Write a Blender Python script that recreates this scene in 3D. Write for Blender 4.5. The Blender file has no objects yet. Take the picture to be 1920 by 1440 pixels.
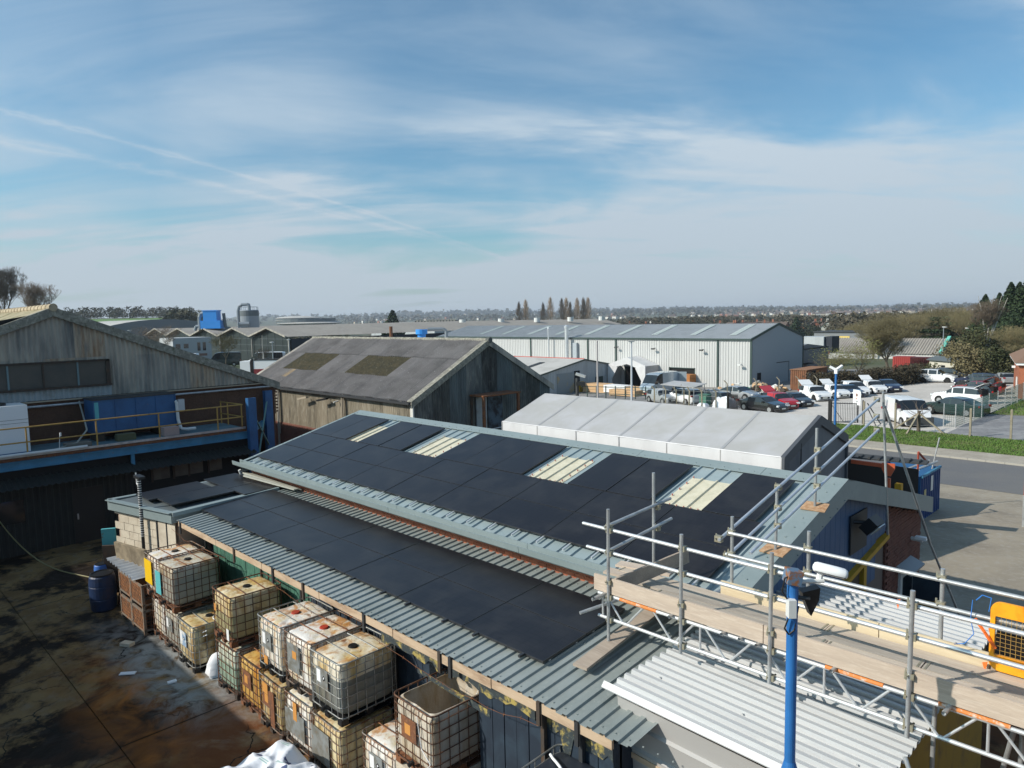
import bpy, math, random
from math import sin, cos, pi, radians, hypot, atan2, tan, exp
from mathutils import Vector, Matrix, noise
random.seed(7)
S = bpy.context.scene
COL = S.collection
# ------------------------------------------------------------------ camera
H = 7.85
PITCH, ROLL, YAW = radians(5.43), radians(1.2), radians(44.78)
def camray(xl, yl):
    c, s = cos(ROLL), sin(ROLL)
    a = c*xl + s*yl; b = -s*xl + c*yl
    return a, b
def level(r, fw, up):
    sa, ca = sin(YAW), cos(YAW)
    return Vector((sa*r - ca*fw, ca*r + sa*fw, up))
def basis(xl, yl, zf):
    a, b = camray(xl, yl)
    cp, sp = cos(PITCH), sin(PITCH)
    return level(a, cp*zf + sp*b, -sp*zf + cp*b)
R_ = basis(1, 0, 0); U_ = basis(0, 1, 0); F_ = basis(0, 0, 1)
cd = bpy.data.cameras.new("Camera"); cam = bpy.data.objects.new("Camera", cd); COL.objects.link(cam)
cam.matrix_world = Matrix(((R_.x, U_.x, -F_.x, 0), (R_.y, U_.y, -F_.y, 0), (R_.z, U_.z, -F_.z, H), (0, 0, 0, 1)))
cd.sensor_width = 36; cd.lens = 24.96; cd.clip_end = 20000; cd.clip_start = .1
S.camera = cam
# ------------------------------------------------------------------ sun and sky
SAZ = radians(29); SEL = radians(34)          # light travels towards +Y turned 29 deg to +X
ldir = Vector((sin(SAZ)*cos(SEL), cos(SAZ)*cos(SEL), -sin(SEL)))
sd = bpy.data.lights.new("Sun", 'SUN'); sun = bpy.data.objects.new("Sun", sd); COL.objects.link(sun)
sd.energy = 4.9; sd.angle = radians(.5); sd.color = (1, .93, .82)
sun.rotation_mode = 'QUATERNION'; sun.rotation_quaternion = ldir.to_track_quat('-Z', 'Y')
W = bpy.data.worlds.new("World"); S.world = W; W.use_nodes = True
nt = W.node_tree; nt.nodes.clear()
def N(t, **k):
    n = nt.nodes.new(t)
    for a, b in k.items(): setattr(n, a, b)
    return n
def setup_world():
    out = N('ShaderNodeOutputWorld'); bg = N('ShaderNodeBackground'); sky = N('ShaderNodeTexSky')
    L = nt.links.new
    sky.sky_type = 'NISHITA'; sky.sun_disc = False; sky.sun_elevation = SEL
    sky.sun_rotation = atan2(-ldir.x, -ldir.y)
    sky.air_density = 1.0; sky.dust_density = 1.6; sky.ozone_density = 2.2; sky.altitude = 50
    tc = N('ShaderNodeTexCoord'); sep = N('ShaderNodeSeparateXYZ'); L(tc.outputs['Generated'], sep.inputs[0])
    def M(op, a, b=None, c=None, clamp=False):
        n = N('ShaderNodeMath', operation=op); n.use_clamp = clamp
        for i, v in enumerate((a, b, c)):
            if v is None: continue
            if isinstance(v, (int, float)): n.inputs[i].default_value = v
            else: L(v, n.inputs[i])
        return n.outputs[0]
    zc = M('MAXIMUM', sep.outputs[2], 0.0)
    # rotate into the camera's heading (r, f) so streaks can be laid by direction
    fx, fy = -cos(YAW), sin(YAW); rx, ry = sin(YAW), cos(YAW)
    f = M('ADD', M('MULTIPLY', sep.outputs[0], fx), M('MULTIPLY', sep.outputs[1], fy))
    r = M('ADD', M('MULTIPLY', sep.outputs[0], rx), M('MULTIPLY', sep.outputs[1], ry))
    den = M('ADD', zc, .16)
    u = M('DIVIDE', r, den); v = M('DIVIDE', f, den)     # cloud-deck coordinates
    comb = N('ShaderNodeCombineXYZ'); L(u, comb.inputs[0]); L(v, comb.inputs[1])
    def noise_layer(scale, rot, sx, sy, detail, rough, dist, lo, hi, off=0):
        mp = N('ShaderNodeMapping'); L(comb.outputs[0], mp.inputs[0])
        mp.inputs['Rotation'].default_value = (0, 0, radians(rot)); mp.inputs['Scale'].default_value = (sx, sy, 1)
        mp.inputs['Location'].default_value = (off, off*.7, 0)
        nz = N('ShaderNodeTexNoise'); L(mp.outputs[0], nz.inputs['Vector'])
        nz.inputs['Scale'].default_value = scale; nz.inputs['Detail'].default_value = detail
        nz.inputs['Roughness'].default_value = rough; nz.inputs['Distortion'].default_value = dist
        mr = N('ShaderNodeMapRange'); mr.interpolation_type = 'SMOOTHSTEP'; L(nz.outputs['Fac'], mr.inputs[0])
        mr.inputs[1].default_value = lo; mr.inputs[2].default_value = hi
        return mr.outputs[0]
    wide = noise_layer(.55, 20, 1, .8, 5, .5, .6, .36, .70, 3.1)
    wisp = noise_layer(1.1, 34, .6, 1.5, 10, .56, .8, .30, .76, 2.3)
    fine = noise_layer(4.2, 40, .6, 1.6, 12, .64, 1.0, .30, .78, 5.2)
    fs = M('MAXIMUM', f, .05); aa = M('DIVIDE', r, fs); ee = M('DIVIDE', zc, fs)
    def sstep(x, lo, hi):
        n = N('ShaderNodeMapRange'); n.interpolation_type = 'SMOOTHSTEP'; L(x, n.inputs[0]); n.inputs[1].default_value = lo; n.inputs[2].default_value = hi; return n.outputs[0]
    def blob(a0, e0, wa, we):
        da = M('DIVIDE', M('SUBTRACT', aa, a0), wa); de = M('DIVIDE', M('SUBTRACT', ee, e0), we)
        return sstep(M('ADD', M('MULTIPLY', da, da), M('MULTIPLY', de, de)), 1.0, 0.0)
    rough = M('SUBTRACT', M('ADD', M('MULTIPLY', wide, .6), M('MULTIPLY', wisp, .4)), .45)
    bank = sstep(M('ADD', M('SUBTRACT', M('ADD', M('MULTIPLY', aa, .30), .20), ee), M('MULTIPLY', rough, .36)), -.03, .13)
    left = sstep(M('ADD', M('SUBTRACT', .21, ee), M('MULTIPLY', rough, .34)), -.05, .15)
    veil = M('MAXIMUM', M('MULTIPLY', bank, .74), M('MULTIPLY', left, .80))
    veil = M('MULTIPLY', veil, M('ADD', M('ADD', M('MULTIPLY', wisp, .42), M('MULTIPLY', fine, .18)), .60))
    wis = M('MULTIPLY', wisp, M('ADD', M('MULTIPLY', wide, .34), .20))
    patch = M('MULTIPLY', M('MAXIMUM', blob(-.36, .30, .22, .30), blob(-.66, .30, .30, .26)), M('ADD', M('MULTIPLY', wisp, .50), .10))
    cl = M('ADD', M('ADD', veil, wis), M('ADD', M('MULTIPLY', patch, .72), M('MULTIPLY', M('MULTIPLY', fine, wide), .14)))
    # contrails: thin lines on the deck, broken by noise
    def trail(a, b, c, wdt, amp, nlo, umax):
        d = M('ABSOLUTE', M('ADD', M('ADD', M('MULTIPLY', u, a), M('MULTIPLY', v, b)), c))
        wob = M('MULTIPLY', M('SUBTRACT', fine, .5), wdt*.9)
        d = M('ABSOLUTE', M('ADD', d, wob))
        g = M('SUBTRACT', 1, M('DIVIDE', d, wdt), clamp=True)
        end = M('SUBTRACT', umax, v, clamp=True)
        return M('MULTIPLY', M('MULTIPLY', M('MULTIPLY', g, g), end), M('MULTIPLY', M('ADD', wisp, nlo), amp))
    def line(p, q):      # px points on the photo -> a*u+b*v+c=0
        P = []
        for x, y in (p, q):
            d = basis((x-960)/1331, -(y-720)/1331, 1).normalized()
            fw = d.x*fx + d.y*fy; rr = d.x*rx + d.y*ry; z = max(d.z, 0) + .16
            P.append((rr/z, fw/z))
        (u1, v1), (u2, v2) = P
        a, b = v2-v1, u1-u2; n = hypot(a, b); a /= n; b /= n
        return a, b, -(a*u1 + b*v1)
    for p, q, wd, am, nl, um in (((0, 205), (740, 415), .034, .34, .45, 5.4), ((0, 262), (780, 440), .07, .30, .5, 5.4)):
        a, b, c = line(p, q)
        cl = M('ADD', cl, trail(a, b, c, wd, am, nl, um))
    # the veil thickens towards the horizon, as thin cloud seen edge-on does
    hz = N('ShaderNodeMapRange'); hz.interpolation_type = 'SMOOTHSTEP'; L(zc, hz.inputs[0])
    hz.inputs[1].default_value = 0.42; hz.inputs[2].default_value = 0.0; hz.inputs[3].default_value = 0; hz.inputs[4].default_value = 1
    cl = M('ADD', cl, M('MULTIPLY', sstep(ee, .16, .0), .40))
    cl = M('MINIMUM', cl, .93)
    blue = N('ShaderNodeMix', data_type='RGBA', blend_type='MULTIPLY'); blue.inputs['Factor'].default_value = 1
    L(sky.outputs[0], blue.inputs['A']); blue.inputs['B'].default_value = (SKYG[0], SKYG[1], SKYG[2], 1)
    grad = N('ShaderNodeMix', data_type='RGBA'); L(hz.outputs[0], grad.inputs['Factor'])
    grad.inputs['A'].default_value = CLOUD_HI; grad.inputs['B'].default_value = CLOUD_LO
    mix = N('ShaderNodeMix', data_type='RGBA'); L(cl, mix.inputs['Factor'])
    L(blue.outputs['Result'], mix.inputs['A']); L(grad.outputs['Result'], mix.inputs['B'])
    L(mix.outputs['Result'], bg.inputs[0]); bg.inputs[1].default_value = SKY_STRENGTH
    L(bg.outputs[0], out.inputs[0])
SKY_STRENGTH = .10; SKYG = (.90, 1.32, 1.38)
CLOUD_HI = (6.4, 7.5, 8.4, 1); CLOUD_LO = (5.0, 5.8, 6.6, 1)
setup_world()
vs = S.view_settings; vs.view_transform = 'Standard'; vs.look = 'None'; vs.gamma = 1; vs.use_curve_mapping = False; vs.exposure = 0.0
S.cycles.volume_bounces = 0; S.cycles.max_bounces = 6; S.cycles.diffuse_bounces = 3
# ------------------------------------------------------------------ helpers
class MB:
    def __init__(s): s.v = []; s.f = []; s.m = []; s.mi = 0
    def add(s, vs_, fs):
        b = len(s.v); s.v += [tuple(p) for p in vs_]
        for f in fs: s.f.append(tuple(b+i for i in f)); s.m.append(s.mi)
        return s
    def box(s, x0, x1, y0, y1, z0, z1):
        return s.add([(x0,y0,z0),(x1,y0,z0),(x1,y1,z0),(x0,y1,z0),(x0,y0,z1),(x1,y0,z1),(x1,y1,z1),(x0,y1,z1)],
                     [(0,3,2,1),(4,5,6,7),(0,1,5,4),(1,2,6,5),(2,3,7,6),(3,0,4,7)])
    def rbox(s, c, sx, sy, sz, rz=0, tilt=None):
        M_ = Matrix.Rotation(rz, 3, 'Z')
        if tilt: M_ = M_ @ Matrix.Rotation(tilt[0], 3, 'X') @ Matrix.Rotation(tilt[1], 3, 'Y')
        c = Vector(c); P = []
        for z in (-1, 1):
            for x, y in ((-1,-1),(1,-1),(1,1),(-1,1)): P.append(c + M_ @ Vector((x*sx/2, y*sy/2, z*sz/2)))
        return s.add(P, [(0,3,2,1),(4,5,6,7),(0,1,5,4),(1,2,6,5),(2,3,7,6),(3,0,4,7)])
    def beam(s, p, q, w, h, up=(0,0,1)):
        p = Vector(p); q = Vector(q); d = (q-p).normalized(); up = Vector(up)
        a = d.cross(up)
        if a.length < 1e-4: a = Vector((1,0,0))
        a.normalize(); b = a.cross(d).normalized(); P = []
        for e in (p, q):
            for x, y in ((-1,-1),(1,-1),(1,1),(-1,1)): P.append(e + a*(x*w/2) + b*(y*h/2))
        return s.add(P, [(0,1,2,3),(7,6,5,4),(0,4,5,1),(1,5,6,2),(2,6,7,3),(3,7,4,0)])
    def tube(s, p, q, r, r2=None, n=8, cap=True):
        p = Vector(p); q = Vector(q); r2 = r if r2 is None else r2
        d = (q-p)
        if d.length < 1e-6: return s
        d.normalize(); a = d.orthogonal().normalized(); b = d.cross(a); P = []
        for e, rr in ((p, r), (q, r2)):
            for i in range(n):
                t = 2*pi*i/n; P.append(e + a*(rr*cos(t)) + b*(rr*sin(t)))
        F = [(i, (i+1) % n, n+(i+1) % n, n+i) for i in range(n)]
        if cap: F += [tuple(range(n-1, -1, -1)), tuple(range(n, 2*n))]
        return s.add(P, F)
    def path(s, pts, r, n=6):
        for a, b in zip(pts, pts[1:]): s.tube(a, b, r, n=n)
        return s
    def poly(s, pts): return s.add(pts, [tuple(range(len(pts)))])
    def prism(s, pts, d):
        d = Vector(d); P = [Vector(p) for p in pts]; n = len(P)
        return s.add(P + [p+d for p in P], [tuple(range(n-1,-1,-1)), tuple(range(n, 2*n))] + [(i,(i+1)%n,n+(i+1)%n,n+i) for i in range(n)])
    def lathe(s, c, prof, n=16):
        c = Vector(c); P = []
        for r, z in prof:
            for i in range(n): t = 2*pi*i/n; P.append(c + Vector((r*cos(t), r*sin(t), z)))
        F = []
        for k in range(len(prof)-1):
            for i in range(n): F.append((k*n+i, k*n+(i+1)%n, (k+1)*n+(i+1)%n, (k+1)*n+i))
        F += [tuple(range(n-1,-1,-1)), tuple(range((len(prof)-1)*n, len(prof)*n))]
        return s.add(P, F)
    def grid(s, fn, nu, nv):
        P = [fn(i/nu, j/nv) for j in range(nv+1) for i in range(nu+1)]
        return s.add(P, [(j*(nu+1)+i, j*(nu+1)+i+1, (j+1)*(nu+1)+i+1, (j+1)*(nu+1)+i) for j in range(nv) for i in range(nu)])
    def mesh(s, name, smooth=False):
        me = bpy.data.meshes.new(name); me.from_pydata(s.v, [], s.f)
        if any(s.m): me.polygons.foreach_set('material_index', s.m)
        if smooth: me.polygons.foreach_set('use_smooth', [True]*len(me.polygons))
        me.update(); return me
def lin(c): return tuple(((x/12.92) if x <= .04045 else ((x+.055)/1.055)**2.4) for x in c)
def tag(o, label=None, cat=None, group=None, kind=None):
    if label: o['label'] = label
    if cat: o['category'] = cat
    if group: o['group'] = group
    if kind: o['kind'] = kind
    return o
def obj(name, mb, mats, parent=None, loc=None, smooth=False, kind=None, label=None):
    me = mb.mesh(name, smooth) if isinstance(mb, MB) else mb
    if isinstance(mb, MB):
        for m in (mats if isinstance(mats, (list, tuple)) else [mats]): me.materials.append(m)
    o = bpy.data.objects.new(name, me); COL.objects.link(o)
    if parent:
        o.parent = parent
        if loc is None and parent.get('_w'):           # parts written in world coordinates
            o.location = -Vector(parent['_w'])
    if loc is not None: o.location = loc
    if kind: o['kind'] = kind
    if label: o['label'] = label
    return o
def thing(name, label, cat, loc=(0,0,0), rz=0, group=None, world=False):
    e = bpy.data.objects.new(name, None); COL.objects.link(e); e.empty_display_size = .3
    e.location = loc; e.rotation_euler = (0, 0, rz)
    if world: e['_w'] = list(loc)
    return tag(e, label, cat, group)
def solo(name, mb, mats, label, cat, group=None, loc=None, smooth=False):
    return tag(obj(name, mb, mats, None, loc, smooth), label, cat, group)
def struct(name, mb, mats, smooth=False): return obj(name, mb, mats, None, smooth=smooth, kind='structure')
def dup(root, loc, rz=0, label=None, group=None):
    c = root.copy(); COL.objects.link(c); c.location = loc; c.rotation_euler = (0, 0, rz)
    if label: c['label'] = label
    if group: c['group'] = group
    for ch in list(root.children):
        d = ch.copy(); COL.objects.link(d); d.parent = c
        for gch in list(ch.children):
            e = gch.copy(); COL.objects.link(e); e.parent = d
    return c
# ------------------------------------------------------------------ materials
def mat(name, col, rough=.6, metal=0., var=None, vs_=3., var2=None, vs2=20., bump=0., bs=40., coat=0., stretch=(1,1,1), spec=.5, island=0.):
    """base colour; var=(colour, lo, hi) mixes a second colour by large noise; var2 by finer noise."""
    m = bpy.data.materials.new(name); m.use_nodes = True; t = m.node_tree; L = t.links.new
    b = t.nodes['Principled BSDF']
    b.inputs['Base Color'].default_value = (*col, 1); b.inputs['Roughness'].default_value = rough; b.inputs['Metallic'].default_value = metal
    b.inputs['Specular IOR Level'].default_value = spec
    if coat: b.inputs['Coat Weight'].default_value = coat; b.inputs['Coat Roughness'].default_value = .05
    cur = None
    geo = None
    def co():
        nonlocal geo
        if geo is None:
            g = t.nodes.new('ShaderNodeNewGeometry'); mp = t.nodes.new('ShaderNodeMapping'); L(g.outputs['Position'], mp.inputs[0])
            mp.inputs['Scale'].default_value = stretch; geo = mp.outputs[0]
        return geo
    for i, (v, sc) in enumerate(((var, vs_), (var2, vs2))):
        if not v: continue
        nz = t.nodes.new('ShaderNodeTexNoise'); L(co(), nz.inputs['Vector']); nz.inputs['Scale'].default_value = sc
        nz.inputs['Detail'].default_value = 8; nz.inputs['Roughness'].default_value = .62; nz.inputs['Distortion'].default_value = .3
        mr = t.nodes.new('ShaderNodeMapRange'); L(nz.outputs['Fac'], mr.inputs[0]); mr.inputs[1].default_value = v[1]; mr.inputs[2].default_value = v[2]
        mx = t.nodes.new('ShaderNodeMix'); mx.data_type = 'RGBA'; L(mr.outputs[0], mx.inputs['Factor'])
        if cur is None: mx.inputs['A'].default_value = (*col, 1)
        else: L(cur, mx.inputs['A'])
        mx.inputs['B'].default_value = (*v[0], 1); cur = mx.outputs['Result']
    if island:
        oi = t.nodes.new('ShaderNodeObjectInfo'); mr = t.nodes.new('ShaderNodeMapRange'); L(oi.outputs['Random'], mr.inputs[0])
        mr.inputs[3].default_value = 1-island; mr.inputs[4].default_value = 1+island
        mx = t.nodes.new('ShaderNodeMix'); mx.data_type = 'RGBA'; mx.blend_type = 'MULTIPLY'; mx.inputs['Factor'].default_value = 1
        if cur is None: mx.inputs['A'].default_value = (*col, 1)
        else: L(cur, mx.inputs['A'])
        cb = t.nodes.new('ShaderNodeCombineColor')
        for k in range(3): L(mr.outputs[0], cb.inputs[k])
        L(cb.outputs[0], mx.inputs['B']); cur = mx.outputs['Result']
    if cur is not None: L(cur, b.inputs['Base Color'])
    if bump:
        nz = t.nodes.new('ShaderNodeTexNoise'); L(co(), nz.inputs['Vector']); nz.inputs['Scale'].default_value = bs; nz.inputs['Detail'].default_value = 6
        bp = t.nodes.new('ShaderNodeBump'); bp.inputs['Strength'].default_value = bump; bp.inputs['Distance'].default_value = .03
        L(nz.outputs['Fac'], bp.inputs['Height']); L(bp.outputs[0], b.inputs['Normal'])
    return m
m_silo = mat('silo_grey', (.24,.27,.30), .5, .2); m_silod = mat('silo_dark', (.10,.12,.13), .6); m_skyb = mat('bright_sky_blue', (.03,.27,.75), .5)
m_steel_roof = mat('blue_grey_roof_steel', (.25,.31,.325), .42, 0, ((.30,.36,.375), .45, .7), 1.2, ((.19,.25,.26), .55, .8), 9, island=.05)
m_steel_low = mat('grey_roof_steel', (.25,.28,.275), .45, 0, ((.19,.215,.205), .45, .72), 1.0, ((.31,.33,.31), .55, .8), 14)
m_trim = mat('blue_grey_trim', (.205,.255,.262), .45, 0, ((.24,.29,.297), .4, .7), 1.5, ((.17,.22,.22), .55, .8), 12)
m_skylight = mat('cream_rooflight', (.60,.56,.43), .5, 0, ((.48,.45,.33), .4, .7), 4, ((.66,.63,.52), .5, .8), 20)
m_panelframe = mat('black_panel_frame', (.022,.022,.024), .35)
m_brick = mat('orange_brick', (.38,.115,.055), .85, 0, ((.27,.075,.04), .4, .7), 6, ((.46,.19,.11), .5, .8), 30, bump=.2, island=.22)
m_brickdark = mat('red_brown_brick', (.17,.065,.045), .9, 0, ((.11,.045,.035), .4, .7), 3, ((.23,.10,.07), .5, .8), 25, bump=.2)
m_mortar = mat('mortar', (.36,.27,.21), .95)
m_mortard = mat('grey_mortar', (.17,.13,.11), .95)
m_asb_roof = mat('asbestos_roof_grey', (.27,.248,.235), .95, 0, ((.19,.172,.162), .42, .68), .9, ((.42,.41,.39), .60, .68), 16, bump=.3, bs=25, island=.10)
m_asb_wall = mat('asbestos_wall_cream', (.33,.285,.215), .95, 0, ((.20,.17,.12), .45, .72), .8, ((.45,.41,.33), .5, .75), 4, bump=.2, stretch=(3,3,.5), island=.06)
m_asb_dark = mat('asbestos_gable_stained', (.14,.15,.145), .95, 0, ((.07,.075,.072), .42, .7), .8, ((.22,.225,.20), .5, .75), 3, bump=.2, stretch=(1.6,1.6,.45), island=.16)
m_moss = mat('mossy_rooflight', (.135,.108,.06), .95, 0, ((.085,.078,.05), .4, .65), 3, ((.24,.22,.17), .56, .72), 9, bump=.5)
m_yellowsheet = mat('yellow_patch_sheet', (.50,.33,.12), .8, var=((.35,.22,.08), .45, .7))
m_ridge = mat('lichen_ridge', (.21,.20,.17), .95, 0, ((.36,.35,.29), .45, .65), 6, ((.09,.10,.05), .55, .7), 10, bump=.4)
m_white_clad = mat('white_cladding', (.50,.505,.50), .5, 0, ((.45,.455,.45), .45, .75), .3, stretch=(1,1,.4))
m_grey_clad = mat('grey_end_cladding', (.34,.38,.41), .6)
m_green_trim = mat('dark_green_trim', (.03,.055,.05), .5)
m_wh_roof = mat('warehouse_roof_grey', (.34,.36,.38), .55, 0, ((.28,.30,.31), .45, .7), .6)
m_wh_light = mat('pale_roof_strip', (.50,.55,.52), .5)
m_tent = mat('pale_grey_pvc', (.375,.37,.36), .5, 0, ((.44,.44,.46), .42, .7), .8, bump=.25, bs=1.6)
m_tent_w = mat('white_pvc_wall', (.60,.60,.61), .5, 0, ((.52,.52,.53), .45, .7), 1.2, bump=.3, bs=2.2, stretch=(1,1,.5))
m_tent_shade = mat('shaded_grey_pvc', (.13,.145,.17), .6, 0, ((.10,.11,.13), .42, .7), 1.2, bump=.4, bs=2.5, stretch=(1,1,.4))  # darker copy of the tent fabric, gable end's shade put into the colour
m_blue = mat('blue_paint', (.02,.105,.26), .5, 0, ((.015,.075,.19), .4, .7), 2, ((.12,.10,.10), .68, .74), 9)
m_blue2 = mat('sky_blue_steel', (.045,.21,.36), .55, 0, ((.03,.15,.25), .4, .65), 2, ((.16,.10,.06), .62, .72), 6)
m_blueclad = mat('blue_cladding', (.055,.105,.20), .6, 0, ((.07,.13,.25), .4, .7), .8)
m_yellow = mat('yellow_paint', (.50,.28,.015), .6, 0, ((.35,.18,.02), .5, .75), 4)
m_yellowdk = mat('dirty_yellow_panel', (.30,.17,.02), .7, 0, ((.16,.09,.03), .5, .75), 3)
m_yrail = mat('dull_yellow_rail', (.42,.25,.06), .6, 0, ((.22,.11,.04), .52, .72), 8)
m_galv = mat('galvanised_tube', (.50,.52,.53), .38, .55, ((.34,.35,.36), .42, .68), 5, ((.62,.62,.60), .55, .8), 30)
m_alu = mat('aluminium_beam', (.72,.73,.74), .32, .6, ((.55,.56,.56), .5, .75), 5)
m_rustcoup = mat('zinc_coupler', (.36,.34,.26), .5, .5, ((.22,.15,.07), .5, .7), 14)
m_board = mat('weathered_scaffold_board', (.46,.375,.30), .85, 0, ((.36,.29,.235), .4, .7), 2.0, ((.55,.47,.39), .5, .78), 14, bump=.15, stretch=(.35,3,3), island=.20)
m_board_g = mat('greyed_scaffold_board', (.38,.335,.28), .88, 0, ((.28,.24,.20), .4, .7), 2.4, ((.48,.44,.38), .5, .78), 15, bump=.15, stretch=(.35,3,3))
m_board_p = mat('pale_scaffold_board', (.52,.44,.35), .85, 0, ((.42,.34,.27), .4, .7), 2.0, ((.60,.53,.45), .5, .78), 14, bump=.15, stretch=(.35,3,3))
m_board2 = mat('yellowish_toe_board', (.60,.50,.34), .8, 0, ((.50,.40,.26), .45, .7), 2.5, ((.64,.56,.42), .5, .8), 14, stretch=(.35,3,3), island=.06)
m_ply = mat('rusty_plywood', (.42,.26,.15), .85, 0, ((.26,.12,.05), .45, .7), 9, ((.52,.38,.25), .5, .75), 20)
m_timber = mat('fascia_timber', (.48,.36,.25), .85, 0, ((.30,.20,.13), .45, .68), 2.2, ((.56,.46,.35), .55, .8), 18, stretch=(.5,3,3))
m_rust = mat('rust', (.20,.075,.03), .9, 0, ((.09,.05,.035), .4, .7), 6, ((.32,.15,.06), .55, .75), 18, bump=.2)
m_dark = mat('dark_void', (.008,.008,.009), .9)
m_darksteel = mat('dark_steel', (.03,.032,.035), .6)
m_black = mat('black_plastic', (.012,.012,.013), .45)
m_conc = mat('concrete_block', (.56,.50,.40), .95, 0, ((.42,.36,.28), .45, .7), 2, bump=.25)
m_white = mat('white_paint', (.78,.79,.80), .4)
m_whitep = mat('off_white_plastic', (.62,.63,.62), .5)
m_orange = mat('orange_paint', (.50,.10,.04), .5)
m_ybarrier = mat('yellow_orange_plastic', (.86,.37,.01), .5, 0, ((.80,.22,.005), .45, .68), 5)
m_green = mat('green_weathered_board', (.055,.17,.12), .7, 0, ((.03,.09,.07), .42, .68), 3, ((.13,.26,.19), .55, .75), 14)
m_navy = mat('navy_boards', (.010,.020,.036), .75, 0, ((.02,.038,.06), .45, .7), 3)
m_rustdk = mat('dark_rusty_frame', (.05,.038,.03), .85, 0, ((.10,.055,.03), .5, .75), 6)
m_peel = mat('peeling_yellow_paint', (.36,.28,.08), .85, 0, ((.03,.04,.045), .40, .50), 6, ((.10,.12,.10), .55, .68), 18)
m_c1 = mat('pale_corrugated_steel', (.50,.51,.515), .5, .1, ((.41,.42,.43), .42, .72), .9, ((.57,.57,.56), .55, .8), 6, stretch=(.4,2,1))
m_c1side = mat('pale_side_sheet', (.38,.37,.36), .5, .1, ((.40,.39,.38), .42, .7), 1.5, stretch=(.3,1,5))
m_sheet = mat('galvanised_sheet', (.48,.50,.52), .4, .3, ((.36,.37,.38), .45, .7), 4)
m_cage = mat('tote_cage_steel', (.22,.20,.175), .55, .5, ((.17,.065,.025), .42, .60), 5, ((.40,.39,.36), .55, .72), 16)
m_cagerust = mat('rusty_cage_steel', (.15,.065,.03), .8, .2, ((.07,.04,.03), .4, .62), 5, ((.28,.20,.15), .58, .75), 16)
m_cagedull = mat('dull_galvanised_cage', (.33,.34,.33), .45, .6, ((.20,.18,.15), .45, .68), 5, ((.45,.45,.44), .5, .75), 16)
m_bagw = mat('white_woven_bag', (.74,.76,.80), .55, bump=.25, bs=8)
m_teal = mat('teal_board', (.10,.42,.45), .6, 0, ((.20,.15,.10), .60, .70), 6)
m_redcap = mat('red_cap', (.42,.05,.025), .5, var=((.20,.05,.03), .5, .7))
m_glass = mat('car_glass', (.012,.016,.02), .08, spec=.8)
m_tyre = mat('tyre_rubber', (.012,.012,.012), .9)
m_rim = mat('alloy_rim', (.45,.46,.47), .35, .7)
m_rimdark = mat('dark_rim', (.03,.03,.03), .4, .4)
m_lamp = mat('headlamp_lens', (.65,.68,.70), .12)
m_tail = mat('red_tail_lamp', (.35,.01,.01), .25)
m_plate = mat('number_plate', (.72,.72,.66), .5)
m_bark = mat('bark', (.115,.095,.07), .95, 0, ((.07,.06,.045), .4, .7), 3)
m_barkpale = mat('pale_birch_bark', (.42,.40,.37), .9, 0, ((.15,.14,.13), .55, .68), 2)
m_twig = mat('brown_twigs', (.13,.10,.075), .95, 0, ((.19,.15,.11), .4, .7), .3)
m_twigolive = mat('olive_twigs', (.14,.12,.06), .95, 0, ((.21,.175,.09), .4, .7), .4)
m_twigfresh = mat('fresh_willow_leaf', (.20,.21,.06), .9, 0, ((.13,.14,.05), .4, .7), .8)
m_conifer = mat('conifer_green', (.022,.042,.018), .95, 0, ((.045,.07,.025), .42, .7), .7)
m_bush = mat('bush_green_brown', (.045,.055,.02), .95, 0, ((.085,.08,.035), .42, .7), .6)
m_hedge = mat('dark_hedge', (.045,.038,.022), .95, 0, ((.075,.06,.035), .42, .7), 1.2)
m_poplar = mat('poplar_twigs', (.30,.235,.18), .95, 0, ((.22,.17,.13), .4, .7), .3)
m_wood_far = mat('far_woodland', (.085,.075,.052), .95, 0, ((.05,.055,.035), .42, .62), .02, ((.13,.105,.075), .5, .72), .09)
m_wood_dark = mat('far_conifer_wood', (.04,.05,.03), .95, 0, ((.08,.07,.045), .42, .65), .03)
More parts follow.
